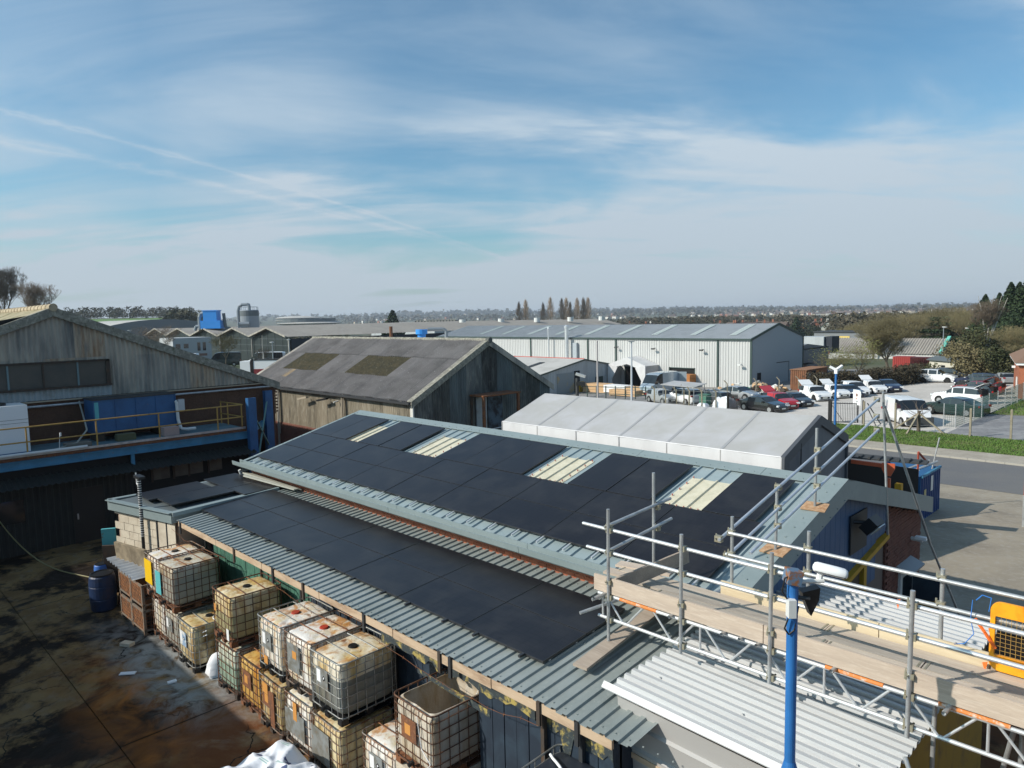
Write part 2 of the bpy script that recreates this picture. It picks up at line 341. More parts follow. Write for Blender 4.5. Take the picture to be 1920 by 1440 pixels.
def solar_mat():
    m = bpy.data.materials.new('solar_glass'); m.use_nodes = True; t = m.node_tree; L = t.links.new; b = t.nodes['Principled BSDF']
    tc = t.nodes.new('ShaderNodeTexCoord'); sp = t.nodes.new('ShaderNodeSeparateXYZ'); L(tc.outputs['Object'], sp.inputs[0])
    def M(op, a, bb=None):
        n = t.nodes.new('ShaderNodeMath'); n.operation = op
        for i, v in enumerate((a, bb)):
            if v is None: continue
            if isinstance(v, (int, float)): n.inputs[i].default_value = v
            else: L(v, n.inputs[i])
        return n.outputs[0]
    def lines(o, period, w):
        fr = M('FRACT', M('DIVIDE', o, period)); d = M('ABSOLUTE', M('SUBTRACT', fr, .5))
        return M('GREATER_THAN', d, .5-w/period)
    l = M('MAXIMUM', lines(sp.outputs[0], .0945*2, .006), lines(sp.outputs[1], .0955, .0045))
    mx = t.nodes.new('ShaderNodeMix'); mx.data_type = 'RGBA'; L(l, mx.inputs['Factor'])
    mx.inputs['A'].default_value = (.0095,.009,.0125,1); mx.inputs['B'].default_value = (.0035,.0035,.004,1)
    ge = t.nodes.new('ShaderNodeNewGeometry'); nz = t.nodes.new('ShaderNodeTexNoise'); L(ge.outputs['Position'], nz.inputs['Vector']); nz.inputs['Scale'].default_value = 1.3; nz.inputs['Detail'].default_value = 9; nz.inputs['Roughness'].default_value = .7
    mr = t.nodes.new('ShaderNodeMapRange'); L(nz.outputs['Fac'], mr.inputs[0]); mr.inputs[1].default_value = .45; mr.inputs[2].default_value = .8; mr.inputs[4].default_value = .10
    oi = t.nodes.new('ShaderNodeObjectInfo'); ad = t.nodes.new('ShaderNodeMath'); ad.operation = 'MULTIPLY_ADD'; L(oi.outputs['Random'], ad.inputs[0]); ad.inputs[1].default_value = .012; L(mr.outputs[0], ad.inputs[2])
    m2 = t.nodes.new('ShaderNodeMix'); m2.data_type = 'RGBA'; L(ad.outputs[0], m2.inputs['Factor']); L(mx.outputs['Result'], m2.inputs['A']); m2.inputs['B'].default_value = (.20,.19,.17,1); mx = m2
    L(mx.outputs['Result'], b.inputs['Base Color']); b.inputs['Roughness'].default_value = .32
    b.inputs['Specular IOR Level'].default_value = .30
    b.inputs['Coat Weight'].default_value = .07; b.inputs['Coat Roughness'].default_value = .12; b.inputs['Coat IOR'].default_value = 1.3
    return m
m_solar = solar_mat(); m_clamp = mat('dark_clamp', (.06,.06,.065), .4, .6)
# ------------------------------------------------------------------ terrain
def sm(a, b, t):
    t = min(1, max(0, (t-a)/(b-a))); return t*t*(3-2*t)
def g(x, y):
    v = (-0.3 + .044*max(-85, min(0, x)))*sm(14, 45, y)
    k = sm(70, 105, -x)*(1-sm(78, 110, y)); v = v*(1-k) + .3*k
    k2 = sm(40, 70, -x)*(1-sm(30, 50, y))*(1-k)
    return v*(1-k2)
def pol(azd, r):       # azimuth in degrees right of the view heading
    a = radians(azd); v = level(sin(a)*r, cos(a)*r, 0); return v.x, v.y
def azof(px): return math.degrees(math.atan((px-960)/1331))
def interp(t, pts):
    if t <= pts[0][0]: return pts[0][1]
    for (a, b), (c, d) in zip(pts, pts[1:]):
        if t <= c: return b + (d-b)*(t-a)/(c-a)
    return pts[-1][1]
HOR = [(-40, 24), (-32, 26), (-28, 24), (-22, 12), (-12, 7), (0, 6), (12, 7), (18, 5), (25, 1), (40, 1)]
def G(x, y):
    r = hypot(x, y); az = math.degrees(atan2(x*sin(YAW)+y*cos(YAW), -x*cos(YAW)+y*sin(YAW)))
    n = g(x, y)
    if r < 110: return n
    back = abs(az) > 60
    k = sm(110, 260, r)
    rise = 0
    far = interp(r, [(110, -2.2), (260, -4), (450, -6.5), (1000, -9), (1800, -7), (3000, -2), (5200, 4)])
    if not back:
        top = 7.85 + 5200*interp(az, HOR)/1331 - 4
        if az > -21: far += (top-4)*sm(1800, 5200, r)
        hl = 1-sm(-25, -19, az)
        far += hl*(interp(r, [(110, 0), (200, 1.5), (330, 8), (600, 20), (900, 21), (5200, 14)]) )
    far += 1.2*noise.noise((x/130, y/130, 0))*sm(300, 900, r) + 5*noise.noise((x/700, y/700, 3))*sm(1000, 3000, r)
    return n*(1-k) + far*k
def build_terrain():
    rs = [0.5, 3, 6, 9, 12, 15]; r = 15
    while r < 60: r += 2; rs.append(r)
    while r < 260: r *= 1.045; rs.append(r)
    while r < 6200: r *= 1.07; rs.append(r)
    rs.append(9000)
    na = 240; b = MB(); P = [(0, 0, -.06)]
    for r in rs:
        for i in range(na):
            a = 2*pi*i/na; x, y = r*cos(a), r*sin(a); P.append((x, y, G(x, y) - .06))
    F = [(0, 1+i, 1+(i+1) % na) for i in range(na)]
    for k in range(len(rs)-1):
        for i in range(na):
            a0 = 1+k*na+i; a1 = 1+k*na+(i+1) % na; F.append((a0, a0+na, a1+na, a1))
    b.add(P, F)
    m = mat('rough_land', (.075,.085,.04), .95, 0, ((.045,.065,.022), .46, .56), .006, ((.10,.085,.06), .5, .6), .02)
    struct('ground', b, m, smooth=True)
build_terrain()
def sheet(name, poly_fn, nu, nv, off, m):
    b = MB()
    def fn(u, v):
        x, y = poly_fn(u, v); return (x, y, g(x, y)+off)
    b.grid(fn, nu, nv); return struct(name, b, m, smooth=True)
def yard_mat():
    m = bpy.data.materials.new('stained_yard_concrete'); m.use_nodes = True; t = m.node_tree; L = t.links.new; b = t.nodes['Principled BSDF']
    ge = t.nodes.new('ShaderNodeNewGeometry')
    def noi(scale, det, ro, di, lo, hi, off=0., st=(1,1,1)):
        mp = t.nodes.new('ShaderNodeMapping'); L(ge.outputs['Position'], mp.inputs[0]); mp.inputs['Location'].default_value = (off, off, 0); mp.inputs['Scale'].default_value = st
        n = t.nodes.new('ShaderNodeTexNoise'); L(mp.outputs[0], n.inputs['Vector']); n.inputs['Scale'].default_value = scale; n.inputs['Detail'].default_value = det
        n.inputs['Roughness'].default_value = ro; n.inputs['Distortion'].default_value = di
        r = t.nodes.new('ShaderNodeMapRange'); L(n.outputs['Fac'], r.inputs[0]); r.inputs[1].default_value = lo; r.inputs[2].default_value = hi; return r.outputs[0]
    def mul(a, c):
        n = t.nodes.new('ShaderNodeMath'); n.operation = 'MULTIPLY'
        L(a, n.inputs[0])
        if isinstance(c, float): n.inputs[1].default_value = c
        else: L(c, n.inputs[1])
        return n.outputs[0]
    def mix(f, a, c):
        n = t.nodes.new('ShaderNodeMix'); n.data_type = 'RGBA'; L(f, n.inputs['Factor'])
        if isinstance(a, tuple): n.inputs['A'].default_value = (*a, 1)
        else: L(a, n.inputs['A'])
        n.inputs['B'].default_value = (*c, 1); return n.outputs['Result']
    sp = t.nodes.new('ShaderNodeSeparateXYZ'); L(ge.outputs['Position'], sp.inputs[0])
    def rng(o, a, c, lo=0, hi=1):
        r = t.nodes.new('ShaderNodeMapRange'); L(o, r.inputs[0]); r.inputs[1].default_value = a; r.inputs[2].default_value = c; r.inputs[3].default_value = lo; r.inputs[4].default_value = hi; return r.outputs[0]
    c = mix(noi(.9, 9, .6, .5, .42, .60), (.215,.140,.060), (.145,.088,.038))
    c = mix(noi(3.5, 8, .6, .3, .52, .72, 9), c, (.19,.145,.095))
    c = mix(noi(.42, 12, .66, .35, .46, .53, 4.4), c, (.016,.010,.006))          # oily dark stain
    c = mix(mul(noi(1.6, 9, .65, .6, .56, .64, 30.), .85), c, (.028,.022,.018))
    # orange rust run and pale bluish wash along the tote row
    yb = rng(sp.outputs[1], 3.4, 4.6); xr = rng(sp.outputs[0], -19.5, -17.0); xl = rng(sp.outputs[0], -11.5, -13.0)
    f = mul(mul(mul(rng(sp.outputs[1], 2.9, 4.1), rng(sp.outputs[1], 5.1, 4.3)), rng(sp.outputs[0], -19.0, -16.5)), noi(.9, 8, .6, 1.2, .36, .60, 12.))
    c = mix(f, c, (.33,.115,.02))
    f = mul(mul(rng(sp.outputs[1], 4.2, 5.0), rng(sp.outputs[0], -21.5, -18.0)), noi(1.4, 8, .65, 1.2, .38, .58, 20.))
    c = mix(mul(f, rng(sp.outputs[0], -12.0, -14.5)), c, (.27,.28,.275))
    c = mix(mul(rng(sp.outputs[0], -15.5, -13.0), noi(.7, 8, .6, 1.0, .38, .6, 40.)), c, (.13,.05,.018))
    # cracks
    vo = t.nodes.new('ShaderNodeTexVoronoi'); vo.feature = 'DISTANCE_TO_EDGE'; vo.inputs['Scale'].default_value = .28
    mp = t.nodes.new('ShaderNodeMapping'); L(ge.outputs['Position'], mp.inputs[0]); nz = t.nodes.new('ShaderNodeTexNoise'); nz.inputs['Scale'].default_value = 1.1; nz.inputs['Detail'].default_value = 5
    L(mp.outputs[0], nz.inputs['Vector']); va = t.nodes.new('ShaderNodeVectorMath'); va.operation = 'MULTIPLY_ADD'; L(nz.outputs['Color'], va.inputs[0]); va.inputs[1].default_value = (1.4,1.4,0); L(mp.outputs[0], va.inputs[2]); L(va.outputs[0], vo.inputs['Vector'])
    c = mix(mul(rng(vo.outputs['Distance'], .006, .002), noi(.5, 4, .5, 0, .45, .55, 77.)), c, (.012,.01,.008))
    L(c, b.inputs['Base Color'])
    ro = t.nodes.new('ShaderNodeMapRange'); L(noi(.5, 8, .6, 1.4, .44, .56, 4.4), ro.inputs[0]); ro.inputs[3].default_value = .9; ro.inputs[4].default_value = .75; b.inputs['Specular IOR Level'].default_value = .18; L(ro.outputs[0], b.inputs['Roughness'])
    bp = t.nodes.new('ShaderNodeBump'); bp.inputs['Strength'].default_value = .3; bp.inputs['Distance'].default_value = .02; L(noi(9, 8, .6, 0, .3, .7), bp.inputs['Height']); L(bp.outputs[0], b.inputs['Normal'])
    return m
m_yard = yard_mat()
m_joint = mat('joint_filler', (.03,.026,.02), .95)
m_apron = mat('pale_concrete_apron', (.30,.26,.20), .9, 0, ((.21,.18,.14), .42, .66), .5, ((.33,.305,.265), .5, .75), 5, bump=.2, bs=8)
m_road = mat('asphalt_road', (.135,.132,.13), .9, 0, ((.11,.112,.12), .42, .66), .35, ((.165,.165,.17), .5, .75), 18, bump=.2)
m_gravel = mat('pale_car_park', (.52,.49,.455), .95, 0, ((.40,.375,.345), .42, .66), .16, ((.60,.57,.53), .5, .75), 4)
m_plot = mat('worn_asphalt_plot', (.18,.18,.19), .95, 0, ((.26,.26,.265), .46, .62), .5, ((.13,.13,.135), .5, .75), 3)
m_path = mat('gritty_footway', (.31,.275,.225), .95, 0, ((.38,.345,.29), .42, .66), 1.0, ((.23,.20,.16), .5, .75), 6)
m_kerb = mat('kerb_stone', (.33,.31,.27), .9)
m_grassm = mat('short_grass', (.085,.165,.03), .95, 0, ((.12,.165,.04), .42, .68), .7, ((.055,.115,.02), .5, .72), 5, bump=.5, bs=30)
m_rough = mat('rough_grass', (.12,.14,.045), .95, 0, ((.18,.165,.07), .42, .66), .3, ((.08,.10,.03), .5, .7), 3)
# yard: separate slabs with open joints
def slabs():
    b = MB(); b.grid(lambda u, v: (-46+58*u, -24+46*v, g(-46+58*u, -24+46*v)-.025), 20, 18); struct('yard_joint_bed', b, m_joint)
    xs = [-46+4.55*i for i in range(14)]; ys = [-24.0, -19.2, -14.4, -9.6, -4.9, -.6, 3.55, 7.9, 12.6, 17.4, 22.0]
    root = tag(thing('yard_slab_floor', None, None), kind='structure')
    k = 0
    for i in range(len(xs)-1):
        for j in range(len(ys)-1):
            e = .010; x0, x1, y0, y1 = xs[i]+e+.35*(j % 2), xs[i+1]-e+.35*(j % 2), ys[j]+e, ys[j+1]-e
            z = random.uniform(-.006, .008); q = MB()
            q.grid(lambda u, v: (x0+(x1-x0)*u, y0+(y1-y0)*v, g(x0+(x1-x0)*u, y0+(y1-y0)*v)+.01+z), 1, 4)
            q.add([(x0,y0,-.1),(x1,y0,-.1),(x1,y0,.01+z),(x0,y0,.01+z)], [(0,1,2,3)]) if y0 < 14 else None
            obj('concrete_slab', q, m_yard, root)
slabs()
sheet('apron', lambda u, v: (-14+30*u, 20+18.6*v), 20, 14, .03, m_apron)
def strip(a0, m0, a1, m1, x0, x1): return lambda u, v: (x0+(x1-x0)*u, (a0+m0*(x0+(x1-x0)*u))*(1-v) + (a1+m1*(x0+(x1-x0)*u))*v)
sheet('road', strip(36.3,-.2,43.2,-.25,-75,30), 60, 6, .04, m_road)
sheet('footway', strip(43.35,-.25,45.7,-.24,-75,30), 60, 4, .14, m_path)
def kerb():
    root = tag(thing('kerb', None, None), kind='structure'); x = -30
    while x < 12:
        y0 = 43.2-.25*x; y1 = 43.2-.25*(x+.9); b = MB(); b.beam((x, y0+.07, g(x, y0)+.08), (x+.9, y1+.07, g(x+.9, y1)+.08), .13, .14); obj('kerb_stone', b, m_kerb, root); x += .915
kerb()
sheet('grass_bank', strip(45.7,-.24,50.9,-.31,-75,30), 60, 5, .12, m_rough)
sheet('car_park', strip(50.9,-.31,125,0,-33,-13.4), 24, 40, .02, m_gravel)
sheet('side_plot', strip(50.9,-.31,66.5,-.08,-13.4,30), 24, 8, .03, m_plot)
sheet('verge', strip(66.5,-.08,96,0,-13.2,30), 20, 12, .035, m_rough)
sheet('works_yard', strip(50.9,-.31,125,0,-120,-33), 40, 20, .015, mat('works_yard_asphalt', (.20,.195,.19), .95, 0, ((.27,.26,.25), .42, .66), .2))
sheet('bank', lambda u, v: (-33+45*u, 104+50*v), 20, 14, .03, m_rough)
# grass blades, geometry
def grass():
    b = MB(); rnd = random.Random(3)
    for i in range(30000):
        x = rnd.uniform(-24, 3); t = rnd.random(); y = (45.75-.24*x)*(1-t) + (50.85-.31*x)*t
        h = rnd.uniform(.05, .13)*(1+.6*noise.noise((x*.6, y*.6, 0))); a = rnd.uniform(0, pi); w = .035; z = g(x, y)+.11
        dx, dy = cos(a)*w, sin(a)*w; l = rnd.uniform(-.05, .05)
        b.add([(x-dx, y-dy, z), (x+dx, y+dy, z), (x+l, y+l, z+h)], [(0,1,2)])
    for i in range(9000):
        x = rnd.uniform(-13.1, 3); y = rnd.uniform(66.5-.08*x+.2, 95); h = rnd.uniform(.08, .2); a = rnd.uniform(0, pi); w = .06; z = g(x, y)+.03
        dx, dy = cos(a)*w, sin(a)*w
        b.add([(x-dx, y-dy, z), (x+dx, y+dy, z), (x, y, z+h)], [(0,1,2)])
    tag(obj('grass', b, m_grassm, None, kind='stuff'), 'mown green grass strip beside the road', 'grass')
grass()
# ------------------------------------------------------------------ profiled sheets
def prof(kind, pitch, depth):
    if kind == 'sine': return [(k/8*pitch, depth/2*sin(2*pi*k/8)) for k in range(8)]
    if kind == 'box': return [(0, 0), (pitch*.52, 0), (pitch*.60, depth), (pitch*.92, depth)]
    return [(0, 0), (pitch*.80, 0), (pitch*.86, depth), (pitch*.94, depth)]                 # 'rib': wide pans, narrow ribs
def corr(b, o, U, V, Nn, width, length, pitch, depth, kind='sine', nl=1, lenf=None, phase=0):
    """profiled sheet: corrugations vary along U, run along V. lenf(u) -> (v0, v1)."""
    o, U, V, Nn = Vector(o), Vector(U), Vector(V), Vector(Nn)
    base = prof(kind, pitch, depth); us = []
    k = 0; start = phase
    while k*pitch - pitch < width + pitch:
        for a, h in base:
            u = k*pitch + a - start
            us.append((u, h))
        k += 1
    us = [(u, h) for u, h in us if 0 <= u <= width]
    if us[0][0] > 1e-4: us.insert(0, (0, us[0][1]))
    if us[-1][0] < width-1e-4: us.append((width, us[-1][1]))
    n = len(us); P = []
    for j in range(nl+1):
        for u, h in us:
            v0, v1 = lenf(u) if lenf else (0, length)
            P.append(o + U*u + V*(v0+(v1-v0)*j/nl) + Nn*h)
    b.add(P, [(j*n+i, j*n+i+1, (j+1)*n+i+1, (j+1)*n+i) for j in range(nl) for i in range(n-1)])
    return b
def cladding(parent, name, o, U, width, zb, zt, Nn, pitch, depth, m, kind='sine', sw=1.0, z0=0, bands=None):
    """vertical wall of separate profiled sheets; zb(u), zt(u) heights; bands: heights where rows lap"""
    u = 0; i = 0
    sw = pitch*max(1, round(sw/pitch))
    while u < width - .02:
        w = min(sw, width-u)
        zs = bands or []
        def mk(lo, hi, k):
            if max(hi(u), hi(u+w/2), hi(u+w)) - min(lo(u), lo(u+w)) < .05: return
            b = MB(); oo = Vector(o) + Vector(U)*u + Vector(Nn)*(.002*(i % 2) + .006*k)
            corr(b, (oo.x, oo.y, 0), U, (0,0,1), Nn, w, 1, pitch, depth, kind, lenf=lambda t: (lo(u+t), max(lo(u+t), hi(u+t))))
            mm = m[(i*7+k*3) % len(m)] if isinstance(m, list) else m
            obj(name, b, mm, parent)
        cuts = [None]+list(zs)+[None]
        for k in range(len(cuts)-1):
            lo = (lambda t, c=cuts[k]: zb(t) if c is None else max(zb(t), c))
            hi = (lambda t, c=cuts[k+1]: zt(t) if c is None else min(zt(t), c+.03))
            mk(lo, hi, k)
        u += w; i += 1
C0 = lambda c: (lambda u: c)
def bolts(b, o, U, nU, du, V=None, nV=1, dv=0, r=.012):
    o, U = Vector(o), Vector(U); V = Vector(V or (0,0,1))
    for i in range(nU):
        for j in range(nV): b.rbox(o+U*(i*du)+V*(j*dv), r*2, r*2, r*1.2)
# ------------------------------------------------------------------ solar panel
def panel_mesh(w, l):
    b = MB(); t = .035
    b.mi = 0; b.box(0, w, 0, l, -t, -.002)
    f = .012
    for x0, x1, y0, y1 in ((0,w,0,f),(0,w,l-f,l),(0,f,f,l-f),(w-f,w,f,l-f)): b.box(x0,x1,y0,y1,-.002,.002)
    b.mi = 1; b.add([(f,f,0),(w-f,f,0),(w-f,l-f,0),(f,l-f,0)], [(0,1,2,3)])
    me = b.mesh('solar_panel'); me.materials.append(m_panelframe); me.materials.append(m_solar); return me
pm_land = panel_mesh(1.722, .967); pm_port = panel_mesh(1.05, 1.70)
def put_panel(parent, me, x, y, z, tilt):
    o = bpy.data.objects.new('solar_panel', me); COL.objects.link(o); o.parent = parent
    o.location = Vector((x, y, z)) - Vector(parent.get('_w') or (0,0,0)); o.rotation_euler = (tilt + random.uniform(-.002, .002), random.uniform(-.002, .002), 0); return o
def clamp_mb(b, x, y, z): b.box(x-.012, x+.012, y-.012, y+.012, z-.005, z+.006)
# ================================================================== MAIN BRICK BUILDING (upper solar roof)
TU = .2524; TL = .0859
zu = lambda y: 3.58 + (y-9.72)*tan(TU)          # steel surface of the upper roof
zl = lambda y: 2.88 + (y-7.04)*tan(TL)
def main_building():
    t = thing('brick_workshop', 'red brick workshop with blue grey steel roof, black solar panels and pale roof lights', 'building', (-13.2, 14, 0), world=True)
    RX0, RX1, RY, RYF = -21.45, -4.92, 13.72, 19.3; zr = zu(RY); zf = zr - (RYF-RY)*tan(TU)
    rf = obj('roof', MB().poly([(RX0,9.42,zu(9.42)-.02),(RX1,9.42,zu(9.42)-.02),(RX1,RY,zr-.02),(RX0,RY,zr-.02)]).poly([(RX0,RY,zr-.02),(RX1,RY,zr-.02),(RX1,RYF,zf-.02),(RX0,RYF,zf-.02)]), m_steel_roof, t)
    n = Vector((0,-sin(TU),cos(TU))); V = Vector((0,cos(TU),sin(TU))); L = (RY-9.38)/cos(TU)
    x = RX0; i = 0
    while x < RX1-.05:
        w = min(1.0, RX1-x); b = MB(); corr(b, (x, 9.38, zu(9.38)+.001*(i % 2)), (1,0,0), V, n, w, L, .3333, .034, 'rib')
        obj('roof_sheet', b, m_steel_roof, rf, loc=(0,0,0)); x += 1.0; i += 1
    n2 = Vector((0,sin(TU),cos(TU))); V2 = Vector((0,cos(TU),-sin(TU))); b = MB(); corr(b, (RX0, RY, zr), (1,0,0), V2, n2, RX1-RX0, (RYF-RY)/cos(TU), .3333, .034, 'rib'); obj('rear_roof_sheet', b, m_steel_roof, rf, loc=(0,0,0))
    # ridge capping in lengths
    x = RX0-.03; 
    while x < RX1:
        w = min(3.0, RX1+.05-x); b = MB()
        b.prism([(x, RY-.30, zu(RY-.30)+.045), (x, RY, zr+.06), (x, RY+.30, zu(RY-.30)+.045), (x, RY+.30, zu(RY-.30)+.035), (x, RY, zr+.045), (x, RY-.30, zu(RY-.30)+.035)], (w-.01,0,0)); bolts(b, (x+.16, RY-.22, zu(RY-.22)+.052), (1,0,0), int(w/.333), .333)
        obj('ridge_cap', b, m_trim, rf, loc=(0,0,0)); x += 3.0
    # verge trims: left and right ends
    for vx, wd in ((RX0, .14), (RX1, .34)):
        b = MB(); s = -1 if vx == RX0 else 1; xo = vx+.04*s
        for (ya, za, yb, zb_) in ((9.36, zu(9.36), RY, zr), (RY, zr, RYF+.05, zf-.01)):
            b.prism([(xo, ya, za+.055), (xo-s*wd, ya, za+.055), (xo-s*wd, ya, za+.04), (xo-s*.01, ya, za+.04), (xo-s*.01, ya, za-.33), (xo, ya, za-.33)], (0, yb-ya, zb_-za))
        k = 0
        while k < 12: bolts(b, (xo-s*wd*.5, 9.7+k*.34, zu(9.7+k*.34)+.062), (1,0,0), 1, 1); bolts(b, (xo+s*.004, 9.8+k*.34, zu(9.8+k*.34)-.27), (1,0,0), 1, 1); k += 1
        obj('verge_flashing', b, m_trim, t)
    # rooflights
    sl = [(-19.34,-18.32), (-15.86,-14.84), (-11.34,-10.32), (-7.72,-6.74)]
    for a, c in sl:
        b = MB(); y0, y1 = 11.72, 12.92
        corr(b, (a, y0, zu(y0)+.012), (1,0,0), V, n, c-a, (y1-y0)/cos(TU), .3333, .034, 'rib', phase=(a-RX0) % .33333); obj('roof_light', b, m_skylight, rf, loc=(0,0,0))
        b = MB()
        for k in range(5): b.tube((a+.04, y0+.1+k*.27, zu(y0+.1+k*.27)+.02), (a+.04, y0+.1+k*.27, zu(y0+.1+k*.27)+.055), .014, n=6); b.tube((c-.05, y0+.1+k*.27, zu(y0+.1+k*.27)+.02), (c-.05, y0+.1+k*.27, zu(y0+.1+k*.27)+.055), .014, n=6)
        for k in range(7): b.tube((a+.04+k*.155, y0+.03, zu(y0)+.02), (a+.04+k*.155, y0+.03, zu(y0)+.05), .012, n=6)
        obj('sealing_washers', b, mat('red_washer', (.40,.12,.09), .6) if a < -19 else bpy.data.materials['red_washer'], rf, loc=(0,0,0), kind='stuff')
    # panels: two landscape rows
    OX, OY, OZ = -21.22, 9.72, 3.68; pr = .985
    clamps = MB()
    for r in range(2):
        for c in range(9):
            s = r*pr; put_panel(t, pm_land, OX+c*1.742, OY+s*cos(TU), OZ+s*sin(TU), TU)
            clamp_mb(clamps, OX+c*1.742+.35, OY+s*cos(TU)-.005, OZ+s*sin(TU)); clamp_mb(clamps, OX+c*1.742+1.35, OY+s*cos(TU)-.005, OZ+s*sin(TU))
    s = 2*pr+.01
    for xs in ([-21.22,-20.16], [-18.40,-17.30], [-14.66,-13.60,-12.54], [-10.06,-8.98], [-6.76]):
        for x in xs: put_panel(t, pm_port, x, OY+s*cos(TU), OZ+s*sin(TU), TU); clamp_mb(clamps, x+.3, OY+s*cos(TU), OZ+s*sin(TU)); clamp_mb(clamps, x+.8, OY+(s+1.7)*cos(TU), OZ+(s+1.7)*sin(TU)+.002)
    obj('panel_clamps', clamps, m_clamp, t, kind='stuff')
    # mounting rails under the panels (seen as shadow gap and stubs at the eaves)
    b = MB()
    for k in range(24):
        x = -21.0 + k*.665
        if x < -5.7: b.beam((x, 9.52, zu(9.52)+.055), (x, 9.9, zu(9.9)+.055), .03, .035)
    for yy in (9.9, 10.5, 11.0, 11.5): b.beam((-21.3, yy, zu(yy)+.05), (-5.6, yy, zu(yy)+.05), .035, .035)
    obj('mounting_rail', b, m_alu, t)
    # gutter
    for k in range(4):
        x0 = -21.62+k*4.17; x1 = x0+4.16; gy = 9.14; b = MB(); gz = 3.555
        pts = [(x0,gy+.24,gz+.02),(x0,gy+.24,gz-.11),(x0,gy+.06,gz-.15),(x0,gy-.01,gz-.10),(x0,gy-.03,gz+.02),(x0,gy-.005,gz+.02),(x0,gy+.01,gz-.08),(x0,gy+.07,gz-.125),(x0,gy+.22,gz-.09),(x0,gy+.22,gz+.02)]
        b.prism(pts, (x1-x0, 0, 0)); obj('gutter', b, m_trim, t)
    b = MB(); b.box(-21.3, -5.0, 9.40, 9.43, 3.36, 3.46); obj('eaves_board', b, m_skylight, t)
    # near wall: backing and real bricks in view
    w = obj('wall', MB().box(-21.25, -5.0, 9.565, 9.80, -.1, 3.42), m_mortar, t)
    bm = MB(); bm.box(-.1075, .1075, -.01, .05, -.0325, .0325); bme = bm.mesh('brick'); bme.materials.append(m_brick)
    for k in range(4):
        z = 3.39 - k*.075
        for i in range(71):
            x = -21.14 + i*.2285 + (.114 if k % 2 else 0)
            if x > -5.1: continue
            o = bpy.data.objects.new('brick', bme); COL.objects.link(o); o.parent = w; o.location = (x, 9.56+random.uniform(-.002,.003), z)
    b = MB()
    for i in range(71): b.box(-21.13+i*.2285-.1075, -21.13+i*.2285+.1075, 9.55, 9.58, 3.057, 3.122)
    obj('brickwork', b, m_brick, w, loc=(0,0,0), kind='stuff')
    # gable: blue cladding, yellow door frame, brick pier
    zg = lambda y: min(zr, zr-abs(y-RY)*tan(TU)) - .05
    GX = -5.12
    cladding(t, 'cladding_sheet', (GX, 9.8, 0), (0,1,0), 6.9, lambda u: 2.02 if u < 6.25 else 2.9, lambda u: zg(9.8+u), (1,0,0), .25, .006, m_blueclad, 'rib', 1.0)
    b = MB(); b.box(GX-.2, GX-.02, 9.6, 19.2, -.2, 2.0)
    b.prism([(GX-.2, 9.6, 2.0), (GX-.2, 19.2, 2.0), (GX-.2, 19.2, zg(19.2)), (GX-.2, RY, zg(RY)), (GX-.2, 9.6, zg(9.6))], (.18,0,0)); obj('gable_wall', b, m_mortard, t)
    b = MB(); rnd = random.Random(5)
    for k in range(52):
        z = -.35 + k*.075
        for i in range(12):
            y = 16.78 + i*.228 + (.114 if k % 2 else 0)
            if y+.1 > 19.3 or z+.07 > zg(y+.1)-.25: continue
            dx = rnd.uniform(-.004,.005); b.box(GX+.0, GX+.03+dx, max(16.66,y-.1075), min(19.2,y+.1075), z, z+.065)
    for k in range(44):
        z = -.35 + k*.075
        for i in range(4):
            x = GX - .12 - i*.228 - (.114 if k % 2 else 0); b.box(x-.1075, GX+.03 if i == 0 else x+.1075, 16.62, 16.655, z, z+.065)
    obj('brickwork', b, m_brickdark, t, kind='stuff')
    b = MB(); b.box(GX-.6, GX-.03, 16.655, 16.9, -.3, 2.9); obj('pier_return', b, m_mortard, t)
    b = MB(); b.beam((GX+.05, 11.2, 2.02), (GX+.05, 16.6, 2.86), .12, .10); b.box(GX-.02, GX+.10, 15.1, 15.26, -.3, 2.62); b.box(GX-.02, GX+.10, 11.0, 11.14, -.3, 2.05); obj('door_frame', b, m_yellow, t)
    for i in range(10):
        b = MB(); b.box(GX-.02, GX+.03, 11.15+i*.39, 11.53+i*.39, -.3, 2.0+.15*i*.39); obj('door_panel', b, mat('brown_door', (.05,.035,.022), .6) if i == 0 else bpy.data.materials['brown_door'], t)
    d = obj('doorway', MB().box(GX+.02, GX+.09, 17.55, 18.5, -.3, 1.75), m_whitep, t); obj('glazing', MB().box(GX+.10, GX+.105, 17.68, 18.36, .0, 1.6), m_glass, d, loc=(0,0,0))
    obj('door_canopy', MB().prism([(GX+.03,17.4,1.93),(GX+.34,17.4,1.80),(GX+.34,17.4,1.76),(GX+.03,17.4,1.88)], (0,1.05,0)), m_silo, t)
    obj('door_leaf', MB().rbox((GX+.36, 18.50, .62), .04, .66, 1.8, radians(-80)), m_navy, t); obj('door_leaf_panel', MB().rbox((GX+.36, 18.465, .5), .02, .5, .8, radians(-80)), m_yellowdk, t)  # leaf coloured dark navy in place of shadow falling on it
    # flood lamp with black back plate on the gable
    fl = obj('flood_lamp', MB().rbox((GX+.30, 14.85, 3.55), .22, .42, .3, 0, (0, .7)).tube((GX, 14.6, 3.6), (GX+.3, 14.8, 3.6), .04), m_black, t)
    obj('lamp_face', MB().rbox((GX+.40, 14.90, 3.46), .02, .34, .24, 0, (0, .7)), m_lamp, fl, loc=(0,0,0)); obj('back_plate', MB().box(GX+.03, GX+.05, 14.45, 15.35, 2.95, 3.75), m_darksteel, t)
    c = obj('wall_camera', MB().tube((GX+.02, 18.45, 2.35), (GX+.28, 18.45, 2.35), .05), m_whitep, t); obj('camera_hood', MB().box(GX+.12, GX+.36, 18.38, 18.52, 2.36, 2.43), m_white, c, loc=(0,0,0))
